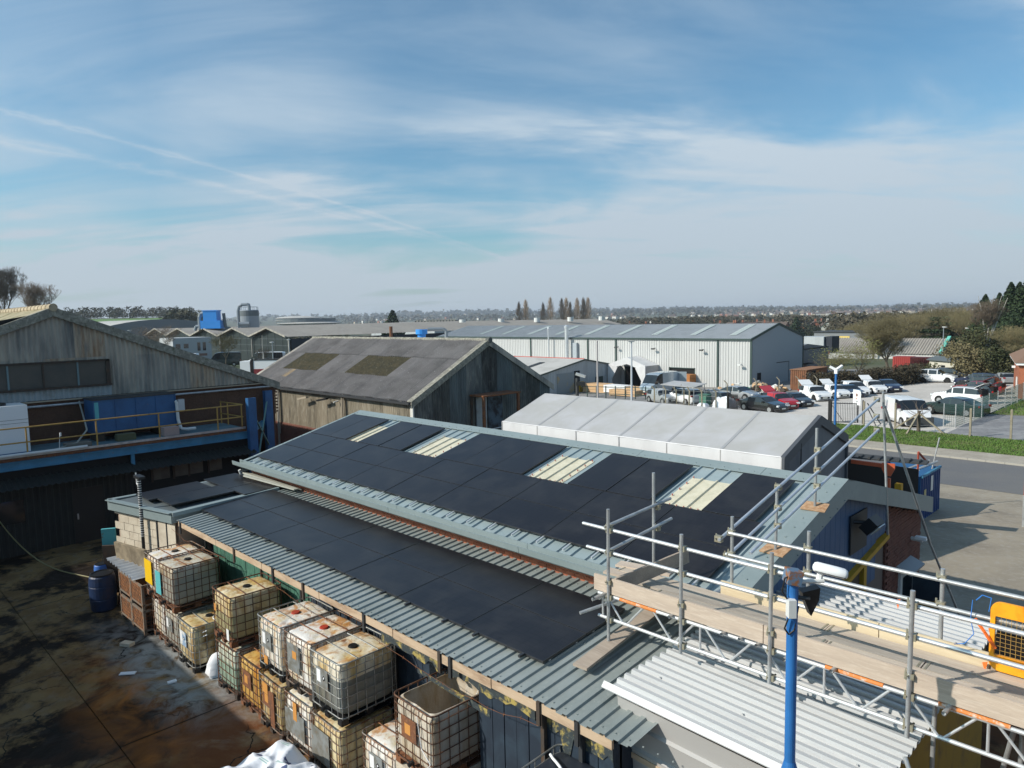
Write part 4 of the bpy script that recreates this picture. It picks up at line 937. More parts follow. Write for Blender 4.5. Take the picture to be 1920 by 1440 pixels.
    for y in (23.3, 25.7): obj('frame_post', MB().box(GX+.9, GX+1.02, y-.06, y+.06, -.2, 3.95), m_rust, p)
    obj('frame_lintel', MB().box(GX+.04, GX+1.05, 23.2, 25.8, 3.95, 4.03), m_rust, p); obj('frame_back_post', MB().box(GX+.06, GX+.16, 23.2, 23.3, -.2, 3.95), m_rustdk, p)
    obj('door_leaf', MB().box(GX+.04, GX+.10, 23.6, 24.3, 0, 3.85), m_asb_blue, p); obj('door_leaf', MB().box(GX+.04, GX+.10, 24.4, 25.4, 0, 3.85), mat('weathered_blue_door', (.07,.11,.15), .8, 0, ((.02,.02,.025), .45, .6), 2), p)
    obj('cross_rail', MB().tube((GX+.98,23.3,2.3),(GX+.98,25.8,2.38),.03), m_galv, p)
    obj('handrail', MB().path([(GX+2.6,22.2,.9),(GX+2.0,23.1,2.15),(GX+1.7,23.5,2.15),(GX+1.6,23.5,.3)], .03, 8), m_galv, p)
m_asb_wall2 = mat('asbestos_wall_dirty', (.27,.235,.175), .95, 0, ((.14,.12,.09), .45, .7), .9, ((.42,.38,.30), .5, .75), 4, stretch=(3,3,.5))
m_asb_dark2 = mat('gable_black_algae', (.075,.08,.075), .95, 0, ((.03,.03,.03), .42, .65), .9, ((.15,.155,.14), .5, .75), 3, stretch=(1.6,1.6,.45))
m_asb_dark3 = mat('gable_blue_grey', (.12,.145,.15), .95, 0, ((.06,.07,.07), .42, .68), .9, stretch=(1.6,1.6,.45))
grey_shed()
# ================================================================== MARQUEE TENT
def tent():
    t = thing('storage_tent', 'long pale grey fabric storage tent with shaded gable end behind the solar roof', 'tent', (-15, 22.4, 0), world=True)
    X0, X1, Y0, YR, Y1, ZE, ZR = -20.75, -9.0, 20.0, 22.6, 24.9, 3.58, 4.50
    bay = (X1-X0)/6; rnd = random.Random(4)
    def roofz(x, y):
        k = (y-Y0)/(YR-Y0) if y < YR else (Y1-y)/(Y1-YR)
        b_ = ((x-X0)/bay) % 1
        return ZE + (ZR-ZE)*k - .03*abs(sin(pi*b_))**.5*sin(pi*min(1,max(0,k))) + .015*noise.noise((x*1.3,y*1.1,0))
    for i in range(6):
        b = MB()
        b.grid(lambda u, v: (X0+(i+u)*bay, Y0+(YR-Y0)*v, roofz(X0+(i+u*.999)*bay, Y0+(YR-Y0)*v)), 12, 12); obj('roof_panel', b, m_tent, t, smooth=True)
        b = MB(); b.grid(lambda u, v: (X0+(i+u)*bay, YR+(Y1-YR)*v, roofz(X0+(i+u*.999)*bay, YR+(Y1-YR)*v)), 8, 8); obj('rear_roof_panel', b, m_tent, t, smooth=True)
        b = MB(); g0 = -.6
        b.grid(lambda u, v: (X0+(i+u)*bay, Y0-.06*sin(pi*min(1,v*3))*0-.02-.03*noise.noise(((i+u)*3.1,v*2,1))-.05*(1-v)*0, ZE+.005-(ZE-g0)*v-.06*sin(pi*u)*(1-v)*.4), 10, 12); obj('wall_panel', b, m_tent_w, t, smooth=True)
    for i in range(7):
        x = X0+i*bay; b = MB(); b.tube((x,Y0-.01,-.5),(x,Y0-.01,ZE),.03,n=6); obj('frame_hoop', b, m_tent, t)
    for i in range(1, 6):
        x = X0+i*bay; b = MB()
        b.grid(lambda u, v: (x-.05+.10*u, Y0+(YR-Y0)*v, max(roofz(x-.05, Y0+(YR-Y0)*v), roofz(x+.05, Y0+(YR-Y0)*v), roofz(x, Y0+(YR-Y0)*v))+.006), 1, 12); obj('seam_strip', b, mat('tent_seam', (.31,.315,.325), .5) if i == 1 else bpy.data.materials['tent_seam'], t)
    b = MB(); b.path([(X0,Y0-.005,ZE),(X1,Y0-.005,ZE)], .022, 8); obj('eaves_rope', b, m_tent_w, t)
    for X, s, m in ((X1,1,m_tent_shade),(X0,-1,m_tent)):
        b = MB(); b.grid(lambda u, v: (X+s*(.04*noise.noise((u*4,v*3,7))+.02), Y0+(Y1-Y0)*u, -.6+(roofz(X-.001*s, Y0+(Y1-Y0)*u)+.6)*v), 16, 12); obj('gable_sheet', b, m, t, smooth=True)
    b = MB()
    for ya, za, yb, zb_ in ((Y0-.03,ZE,YR,ZR+.01),(YR,ZR+.01,Y1+.03,ZE)): b.prism([(X1-.02,ya,za+.03),(X1+.10,ya,za+.02),(X1+.11,ya,za-.28),(X1+.06,ya,za-.30)], (0,yb-ya,zb_-za))
    for y in (Y0, Y1): b.box(X1+.02, X1+.10, y-.05, y+.30 if y == Y0 else y+.03, -.6, ZE-.02)
    obj('gable_trim', b, mat('charcoal_pvc', (.075,.082,.095), .6), t, smooth=False)
    obj('door_flap_seam', MB().tube((X1+.10,21.1,-.6),(X1+.10,21.1,3.85),.02,n=5), m_darksteel, t)
tent()
# ================================================================== RIGHT SIDE: open store, blue container, yellow post
def right_store():
    t = thing('open_store', 'low open fronted store with orange steel beam and dark roof behind the workshop gable', 'building', (-9, 25.6, 0), world=True)
    obj('roof', MB().prism([(-9.35,25.9,2.60),(-7.0,26.8,2.50),(-7.05,27.3,2.53),(-9.5,26.5,2.64)], (0,0,.05)), m_darkroof, t)
    obj('orange_beam', MB().beam((-9.1,25.8,2.52), (-7.9,25.85,2.50), .10, .13), m_orange, t)
    obj('support_post', MB().box(-7.93,-7.82,25.76,25.86,-.4,2.1), m_orange, t)
    obj('gusset_plate', MB().prism([(-8.07,25.7,2.62),(-7.68,25.76,2.62),(-7.68,25.76,2.45),(-7.8,25.74,2.18),(-7.95,25.72,2.18),(-8.07,25.7,2.40)], (0,.05,0)), m_orange, t)
    obj('shade_wall', MB().prism([(-9.7,26.5,-.6),(-8.02,29.72,-.6),(-8.02,29.72,1.72),(-9.7,26.5,2.45)], (-.1,.05,0)), m_dark, t); obj('side_wall', MB().box(-9.7,-9.6,25.0,26.5,-.6,2.45), m_dark, t); obj('floor', MB().prism([(-9.6,25.0,-.28),(-7.9,25.4,-.28),(-7.95,29.7,-.28),(-9.6,26.5,-.28)], (0,0,.05)), m_dark, t)  # black sheet and floor: the store's inner shade put into the colour
    b = MB()
    for i in range(8): b.tube((-9.2+i*.28,25.93+i*.11,2.66-i*.011),(-9.2+i*.28,26.3+i*.11,2.68-i*.011),.045,n=6)
    obj('roof_edge_ribs', b, m_darkroof, t)
    t = thing('yellow_bollard', 'yellow square post in the dark opening beside the blue skip', 'post', (-8.25, 28.2, g(-8.25,28.2))); obj('post', MB().box(-.11,.11,-.11,.11,0,1.7), m_yellow, t)
    t = thing('blue_skip', 'tall blue steel skip with notices on its end by the road entrance', 'skip', (-8.5, 31.1, 0), world=True)
    X1 = -7.95; z0, z1 = -.35, 1.40
    b = MB(); b.box(-9.9, X1-.02, 29.85, 29.9, z0, z1); b.box(-9.9, X1-.02, 32.3, 32.35, z0, z1); b.box(-9.9,-9.85,29.9,32.3,z0,z1); b.box(-9.9,X1,29.9,32.3,z0,z0+.05); obj('body', b, m_blue, t)
    cladding(t, 'end_panel', (X1-.03, 29.85, 0), (0,1,0), 2.5, C0(z0), C0(z1), (1,0,0), .25, .05, m_bluedk, 'box', 1.25)
    obj('top_rail', MB().beam((X1,29.85,z1),(X1,32.4,z1),.09,.08), m_blue2, t)
    obj('notice', MB().box(X1+.03,X1+.035,31.0,31.3,.65,1.25), m_whitep, t); obj('notice', MB().box(X1+.03,X1+.035,30.15,30.4,.35,.85), mat('yellow_notice', (.5,.42,.2), .6), t)
    obj('red_arm', MB().path([(-8.1,29.9,1.0),(-8.1,29.9,2.35),(-8.0,30.8,1.8)], .04, 6), mat('rust_red_arm', (.30,.05,.025), .7), t)
    b = MB(); b.tube((-8.2,32.2,1.3),(-8.0,32.3,2.6),.03,n=6); obj('rear_pole', b, m_galv, t)
    solo('scrap_pipes', MB().tube((-8.9,30.1,1.2),(-8.0,32.1,1.65),.05).tube((-9.2,30.6,1.2),(-8.15,31.6,1.75),.04).tube((-9.0,31.9,1.2),(-8.2,30.4,1.55),.03), m_galv, 'bundle of scrap pipes sticking out of the blue skip', 'scrap')
    t = thing('entrance_post', 'blue and orange painted sign post at the road entrance on the right edge', 'post', (-4.93, 31.35, g(-4.93,31.35))); obj('post', MB().box(-.04,.04,-.05,.05,0,1.2), m_galv, t); obj('sign_panel', MB().box(-.035,.035,.0,.5,1.2,1.9), m_orange, t); obj('blue_cap', MB().box(-.04,.04,-.05,.5,1.9,2.5), m_blue, t)
m_darkroof = mat('dark_bitumen_roof', (.045,.048,.05), .8)
m_bluedk = mat('dark_blue_steel', (.012,.045,.16), .55, 0, ((.02,.06,.19), .4, .7), 2)
right_store()
# ================================================================== CORRUGATED SHED ROOF UNDER THE SCAFFOLD
def pale_shed():
    t = thing('corrugated_shed', 'low shed with pale grey corrugated steel roof beneath the scaffold walkway', 'shed', (-3.8, 9.6, 0), world=True)
    X0, X1, Y0, Y1 = -5.32, -2.2, 6.98, 12.25; z0 = 3.12; sx = -.035
    V = Vector((1,0,sx)).normalized(); Nn = Vector((-sx,0,1)).normalized()
    y = Y0; i = 0
    while y < Y1-.05:
        b = MB(); w = min(.96, Y1-y); j = (0.04 if i % 2 else 0)
        corr(b, (X0+j*.5, y, z0+.003*(i % 2)-j*.5*.035), (0,1,0), V, Nn, w+.03, (X1-X0), .16, .055, 'box', nl=2)
        for xx in (.35, 1.5, 2.8):
            for q in (.15, .55): b.rbox((X0+xx, y+q, z0+sx*xx+.028), .018, .018, .014)
        obj('roof_sheet', b, m_c1, t); y += .96; i += 1
    # verge flashing + side sheets on the near face
    obj('verge_flashing', MB().prism([(X0-.12,Y0-.02,z0+.03),(X0-.12,Y0-.08,z0-.03),(X0-.12,Y0-.075,z0-.045),(X0-.12,Y0-.02,z0+.012)], (X1-X0+.3,0,sx*(X1-X0))), m_c1, t)
    for k in range(3):
        b = MB(); zt = z0-.10-k*.30
        b.prism([(X0+.10+.02*k,Y0-.02,zt),(X0+.10+.02*k,Y0+.01,zt-.28),(X0+.10+.02*k,Y0-.035,zt-.30),(X0+.10+.02*k,Y0-.045,zt-.29),(X0+.10+.02*k,Y0-.005,zt-.26),(X0+.10+.02*k,Y0-.03,zt)], (3.4,0,-.12)); obj('side_sheet', b, m_c1side, t)
    obj('wall', MB().box(X0+.15,X1-.1,Y0+.06,Y0+.14,0,2.55), mat('stained_rusty_board', (.25,.23,.17), .9, 0, ((.16,.09,.04), .45, .62), 3, ((.34,.32,.26), .5, .75), 8), t)
    obj('timber_rail', MB().beam((X0+.1,Y0-.02,2.35),(X1,Y0-.02,2.2),.05,.07), m_timber, t)
    obj('end_wall', MB().box(X1-.2,X1-.12,Y0+.1,Y1,0,2.85), m_yellowdk, t)
    obj('rear_wall', MB().box(X0+.3,X1-.2,Y1-.2,Y1-.1,-.2,2.9), m_navy, t)
    solo('rusty_iron_post', MB().box(-3.75,-3.70,6.72,6.77,0,2.55).tube((-3.72,6.72,2.5),(-3.6,6.72,2.46),.01,n=5), m_rust, 'rusty square iron post in front of the corrugated shed side', 'post')
pale_shed()
# ================================================================== BLUE CAMERA POLE
def camera_pole():
    t = thing('cctv_pole', 'bright blue steel pole carrying a white camera housing and a black flood lamp', 'camera pole', (-2.74, 6.36, 0))
    b = MB(); b.tube((0,0,0),(0,0,3.42),.09,.09,n=20); b.tube((0,0,3.42),(0,0,3.56),.09,.052,n=20); b.tube((0,0,3.56),(0,0,5.32),.05,n=20); obj('pole', b, m_bluepole, t, smooth=False)
    r = Vector((sin(YAW), cos(YAW), 0)); f = Vector((-cos(YAW), sin(YAW), 0))
    obj('bracket_box', MB().rbox((0,0,5.36)+Vector((0,0,0)) if False else (r*-.0+Vector((0,0,5.38))), .13, .14, .13, YAW*0+radians(45), (0,.2)), mat('rusty_blue_box', (.10,.17,.26), .7, 0, ((.24,.10,.04), .45, .55), 12), t)
    obj('support_arm', MB().tube(r*.06+Vector((0,0,5.33)), r*.29+Vector((0,0,5.33)), .020), m_whitep, t)
    c = r*.33+Vector((0,0,5.43)); a = (r*.85+f*-.30+Vector((0,0,-.16))).normalized()
    # housing: rounded hood lofted along its axis
    side = a.cross(Vector((0,0,1))).normalized(); upv = side.cross(a).normalized(); b = MB(); P = []; n_ = 16; st = [(-.19,.35),(-.175,.8),(-.14,1),(.10,1),(.19,.96),(.225,.72),(.235,.3)]
    for d_, k in [(q*.72, w_) for q, w_ in st]:
        for i in range(n_):
            th = 2*pi*i/n_; yy = .058*k*cos(th); zz = .055*k*sin(th); zz = max(zz, -.035*k)
            P.append(c + a*d_ + side*yy + upv*zz)
    F = [(j*n_+i, j*n_+(i+1)%n_, (j+1)*n_+(i+1)%n_, (j+1)*n_+i) for j in range(len(st)-1) for i in range(n_)] + [tuple(range(n_-1,-1,-1)), tuple(range((len(st)-1)*n_, len(st)*n_))]
    b.add(P, F); h = obj('camera_housing', b, m_white, t, smooth=True)
    obj('housing_seam', MB().beam(c-a*.12-upv*.018, c+a*.15-upv*.018, .119, .004, up=upv), m_darksteel, t)
    obj('window', MB().rbox(c+a*.171, .004, .04, .03, atan2(a.y, a.x)), m_glass, t)
    obj('mount_foot', MB().tube(c-a*.06-upv*.03, c-a*.06-upv*.11, .03), m_white, t)
    # flood lamp, black trapezoid shade
    o = r*.16+Vector((0,0,5.16)); b = MB()
    pts = [o+r*-.07+Vector((0,0,.06)), o+r*.10+Vector((0,0,.10)), o+r*.09+Vector((0,0,-.02)), o+r*.02+Vector((0,0,-.17)), o+r*-.03+Vector((0,0,-.05))]
    b.prism(pts, f*.10); obj('flood_lamp', b, m_black, t); obj('lamp_bracket', MB().tube(r*.04+Vector((0,0,5.18)), o, .02), m_darksteel, t)
    obj('junction_box', MB().rbox(r*-.035-f*.06+Vector((0,0,5.10)), .07, .08, .17, radians(45)), m_whitep, t)
    pts = [r*.0-f*.05+Vector((0,0,5.42)), r*-.09-f*.04+Vector((0,0,5.38)), r*-.11-f*.03+Vector((0,0,5.25)), r*-.06-f*.05+Vector((0,0,5.17))]
    obj('cable', MB().path(pts, .008, 6), m_black, t); pts = [r*-.06-f*.06+Vector((0,0,5.0)), r*-.09-f*.05+Vector((0,0,4.9)), r*-.05-f*.05+Vector((0,0,4.84)), r*.0-f*.05+Vector((0,0,4.88)), r*.05-f*.02+Vector((0,0,5.1))]
    obj('cable', MB().path(pts, .008, 6), m_black, t)
m_bluepole = mat('chipped_blue_paint', (.025,.15,.42), .42, 0, ((.02,.12,.34), .42, .68), 2, ((.30,.20,.15), .70, .74), 16)
camera_pole()
# ================================================================== SCAFFOLD WALKWAY
def coupler(b, p, s=1.0):
    b.rbox(p, .085*s, .06*s, .075*s); b.tube(Vector(p)+Vector((-.03,-.06,.01)), Vector(p)+Vector((.03,.07,.02)), .011, n=5); b.tube(Vector(p)+Vector((-.055,.0,-.05)), Vector(p)+Vector((-.055,.03,.06)), .011, n=5)
def scaffold():
    t = thing('scaffold_walkway', 'tube scaffold walkway with timber boards and lattice beams spanning over the corrugated shed', 'scaffold', (-3.5, 8.4, 3.8), world=True)
    r = .0242; YN, YF = 8.0, 9.0; cb = MB()
    near = [(-6.12,3.11,5.08),(-4.92,3.33,4.96),(-3.69,3.36,4.99),(-2.17,3.32,4.93),(-.75,3.2,4.9),(.7,3.2,4.9)]
    far = [(-6.09,3.78,5.42),(-4.78,3.8,4.98),(-3.70,3.55,4.99),(-2.16,3.75,4.86),(-.7,3.5,4.9)]
    for x, a, c in near: obj('standard', MB().tube((x,YN-.055,a),(x+.01,YN-.055,c),r,n=14), m_galv, t)
    for x, a, c in far: obj('standard', MB().tube((x,YF+.06,a),(x,YF+.06,c),r,n=14), m_galv, t)
    obj('guard_rail', MB().tube((-6.62,YN,4.765),(.9,YN,4.73),r,n=14), m_alu, t); obj('guard_rail', MB().tube((-6.55,YN,4.425),(.9,YN,4.40),r,n=14), m_alu, t)
    obj('guard_rail', MB().tube((-4.82,YF,4.755),(.9,YF,4.73),r,n=14), m_galv, t); obj('guard_rail', MB().tube((-4.84,YF,4.44),(.9,YF,4.42),r,n=14), m_galv, t)
    # end rails across, left end
    obj('end_rail', MB().tube((-6.18,YN-.05,4.80),(-6.02,YF+.42,4.96),r,n=14), m_galv, t); obj('end_rail', MB().tube((-6.18,YN-.05,4.42),(-6.00,YF+.42,4.64),r,n=14), m_galv, t)
    for x, a, c in near:
        for z in (4.765,4.425,3.77,3.43): coupler(cb, (x+.01, YN-.03, z if z > 4 else z))
        coupler(cb, (x+.015, YN-.05, 4.0), .8)
    for x, a, c in far[1:]:
        for z in (4.755, 4.44): coupler(cb, (x, YF+.03, z))
    for z in (4.88, 4.55): coupler(cb, (-6.05, YF+.1, z))
    for z in (4.8, 4.43): coupler(cb, (-6.14, YN+.0, z))
    obj('coupler', cb, m_rustcoup, t, kind='stuff')
    # lattice beams (near and far)
    def lattice(y, x0, x1):
        bm = thing('x', None, None); bpy.data.objects.remove(bm)
        zt, zb = 3.775, 3.43
        la = obj('lattice_beam', MB().tube((x0,y,zt),(x1,y,zt-.02),r,n=14).tube((x0,y,zb),(x1,y,zb-.02),r,n=14), m_alu, t)
        k = 0; x = x0+.08
        while x < x1-.1:
            b = MB(); b.tube((x,y,zb),(x,y,zt),.016,n=8) if k % 2 == 0 else None
            b.tube((x+.06,y,zt),(x+.36,y,zb),.015,n=8); b.tube((x+.42,y,zb),(x+.72,y,zt),.015,n=8)
            obj('lattice_brace', b, m_alu, la, loc=(0,0,0)); x += .80; k += 1
        b = MB()
        for xx in (-5.95,-3.05,-1.9): b.tube((xx,y-.001,zt+.0005),(xx+.62,y-.001,zt-.0008),r+.002,n=14)
        obj('orange_paint_band', b, m_orangeband, la, loc=(0,0,0), kind='stuff')
    lattice(YN, -6.34, .9); lattice(YF, -6.2, .9)
    # transoms: tubes across under the boards, ends stick out to the near side
    for i, (x, e) in enumerate(((-6.18,.28),(-5.05,.10),(-4.28,.10),(-4.05,.08),(-3.82,.10),(-3.42,.22),(-2.92,.12),(-1.78,.22),(-.9,.15),(-.2,.15))):
        b = MB(); p = Vector((x-.02,YN-e,3.80)); q = Vector((x+.03,YF+.2,3.805)); b.tube(p,q,r,n=14,cap=False); b.tube(p+Vector((0,.0,0)),q,r-.005,n=14,cap=False); b.tube(p+Vector((0,.03,0)),p+Vector((0,.035,0)),r-.005,n=14)
        obj('transom', b, m_galv, t)
    obj('transom', MB().tube((-6.45,YN-.30,3.52),(-6.2,YN+.4,3.60),r,n=14), m_galv, t); obj('transom', MB().tube((-6.32,YN-.18,3.72),(-6.15,YN+.3,3.8),r,n=14), m_galv, t)
    # deck boards: four across, butted in lengths
    rnd = random.Random(8)
    for j in range(4):
        x = [-6.30,-5.6,-6.1,-6.55][j]; y = YN+.03+j*.238
        for L in (3.2, 2.4, 3.9)[(j % 3):] + (3.2, 2.4, 3.9)[:(j % 3)]:
            x1 = min(x+L, 1.0)
            if x1-x < .2: break
            b = MB(); z = 3.83+rnd.uniform(-.003,.004); tl = rnd.uniform(-.004,.004)
            b.prism([(x,y,z),(x,y+.216,z+tl),(x,y+.216,z+tl+.036),(x,y,z+.036)], (x1-x-.014,0,0)); db = obj('deck_board', b, (m_board, m_board_g, m_board_p)[(j*2+int(x*3)) % 3], t); obj('end_band', MB().box(x+.02,x+.042,y-.0015,y+.2175,z-.001,z+.038+abs(tl)).box(x1-.056,x1-.034,y-.0015,y+.2175,z-.001,z+.038+abs(tl)), m_rustcoup, db, loc=(0,0,0), kind='stuff'); x = x1
    # boards lying past the left end over the gutter
    for x, y, L, a, z in ((-6.62,8.72,.9,.2,3.86),(-6.75,8.35,.6,.15,3.84)): obj('loose_board', MB().rbox((x+.35,y+.35,z), L, .22, .036, a), m_board, t)
    # toe boards
    x = -6.40
    for L, m in ((2.62,m_board),(2.9,m_board),(2.0,m_board)): obj('toe_board', MB().box(x, x+L-.012, YN-.03, YN+.005, 3.82, 4.055), m, t); x += L
    x = -4.92
    for L, m in ((2.12,m_board2),(1.15,m_board2),(2.9,m_board)): obj('toe_board', MB().box(x, x+L-.012, YF+.0, YF+.036, 3.82, 4.03), m, t); x += L
    obj('toe_board', MB().beam((-6.02,YN+.0,3.96),(-5.72,YF+.45,4.10),.036,.22), m_board, t)
    # legs and braces at the right hand end
    for x in (-2.1,-1.35): obj('leg', MB().tube((x,YF-.5+.3*(x>-2),0),(x+.05,YF-.5+.3*(x>-2),3.7),r,n=12), m_galv, t)
    obj('brace', MB().tube((-2.17,YN-.1,3.12),(-1.2,YN-.6,1.0),r,n=12), m_galv, t); obj('brace', MB().tube((-2.0,9.3,0),(-1.3,8.3,3.6),r,n=12), m_galv, t); obj('brace', MB().tube((-2.1,8.2,2.35),(-.4,8.9,2.6),r,n=12), m_galv, t)
    # orange tape tags
    for p in ((-2.62,YF-.03,4.39),(-1.72,YF-.05,3.93),(-1.68,YF-.04,4.33)): obj('orange_tape', MB().prism([Vector(p),Vector(p)+Vector((.05,0,.02)),Vector(p)+Vector((.03,-.01,-.10))], (0,.006,0)), m_tape, t)
    obj('orange_tape', MB().path([(-1.80,YF-.08,4.42),(-1.70,YF-.10,4.30),(-1.60,YF-.08,4.14)], .018, 5), m_tape, t)
m_orangeband = mat('orange_paint_band', (.62,.20,.04), .6, 0, ((.60,.50,.42), .52, .62), 9)
m_tape = mat('orange_tape', (.85,.16,.02), .6)
def _fix():
    pass
scaffold()
def plank():
    b = MB(); b.rbox((-6.08, 8.15, 3.12), .235, 1.95, .036, radians(3), (TL, 0)); solo('sole_board', b, m_board, 'weathered sole board lying on the ribbed grey roof under the first scaffold standard', 'board')
    t = thing('plastic_barrier', 'yellow orange plastic barrier with wire mesh centre standing on the scaffold deck', 'barrier', (-1.65, 8.92, 3.87), world=True)
    x0, x1, y = -1.66, -.55, 8.93; b = MB()
    def rr(x0,x1,z0,z1,rd,n=6):
        P = []
        for cx, cz, a0 in ((x1-rd,z1-rd,0),(x0+rd,z1-rd,90),(x0+rd,z0+rd,180),(x1-rd,z0+rd,270)):
            for i in range(n+1): a = radians(a0+90*i/n); P.append((cx+rd*cos(a), y, cz+rd*sin(a)))
        return P
    O = rr(x0,x1,3.89,4.66,.10); I = rr(x0+.045,x1-.045,4.06,4.50,.012); n = len(O)
    P = O + [(p[0],p[1]+.04,p[2]) for p in O] + I + [(p[0],p[1]+.04,p[2]) for p in I]
    F = []
    for i in range(n):
        j = (i+1) % n; F += [(i,j,2*n+j,2*n+i), (n+j,n+i,3*n+i,3*n+j), (i,n+i,n+j,j), (2*n+i,2*n+j,3*n+j,3*n+i)]
    b.add(P, F); obj('frame', b, m_ybarrier, t)
    b = MB(); k = 0
    for k in range(22): b.tube((x0+.05+k*.047,y+.02,4.05),(x0+.05+k*.047,y+.02,4.51),.0025,n=4)
    for k in range(10): b.tube((x0+.04,y+.022,4.07+k*.047),(x1-.04,y+.022,4.07+k*.047),.0025,n=4)
    obj('wire_mesh', b, m_yrail, t)
    solo('blue_rope', MB().path([(-1.80,8.95,4.62),(-1.74,8.93,4.70),(-1.66,8.95,4.68),(-1.68,8.96,4.52)], .006, 5).path([(-1.83,8.93,4.62),(-1.84,8.92,4.40),(-1.80,8.9,4.25),(-1.88,8.88,4.12),(-1.98,8.88,4.08)], .005, 5), mat('blue_rope', (.03,.18,.55), .6), 'thin blue rope tied from the far handrail to the yellow barrier', 'rope')
plank()
def verge_scaffold():
    t = thing('verge_guard_rail', 'sloping triple tube guard rail along the workshop gable, on plywood pads', 'guard rail', (-4.9, 12, 4), world=True); r = .0242
    X = -4.98
    def pr(y, z): return (X, y, z)
    for a, c in (((9.0,4.62),(15.45,6.02)), ((9.25,4.32),(15.45,5.68)), ((9.95,4.18),(15.5,5.38))): obj('guard_rail', MB().tube((X+.03,a[0],a[1]),(X+.03,c[0],c[1]),r,n=14), m_tubebl, t)
    for y, z0, z1 in ((12.50,zu(12.5)+.07,5.78),(10.95,zu(10.95)+.07,4.98)): obj('standard', MB().tube((X-.03,y,z0),(X-.03,y+.02,z1),r,n=14), m_galv, t)
    obj('standard', MB().tube((X+.06,15.62,6.14),(X+.10,16.05,3.05),r,n=14), m_galv, t)
    obj('raking_tube', MB().tube((X+.10,15.6,5.86),(-4.35,17.1,2.75),r*1.1,n=14), m_galv, t); obj('raking_tube', MB().tube((-4.37,17.08,2.80),(-3.7,18.4,.0),r,n=14), m_galv, t)
    cb = MB()
    for y, z in ((15.45,6.0),(15.45,5.66),(15.5,5.36),(12.5,5.40),(12.5,5.04),(12.5,4.75),(10.95,5.02),(10.95,4.68),(10.95,4.38),(9.05,4.62),(9.3,4.3)): coupler(cb, (X+.0, y, z), 1.2)
    obj('coupler', cb, m_rustcoup, t, kind='stuff')
    for i, y in enumerate((12.50,10.95)):
        solo('plywood_pad', MB().rbox((X-.03, y, zu(y)+.075), .42, .30, .02, .1*(1-2*i), (TU, 0)), m_ply, ('brown plywood pad under the upper standard on the roof verge','rust stained plywood pad under the lower standard on the roof verge')[i], 'board')
m_tubebl = mat('bright_galvanised_tube', (.56,.60,.66), .35, .5, ((.45,.48,.52), .45, .7), 4)
verge_scaffold()
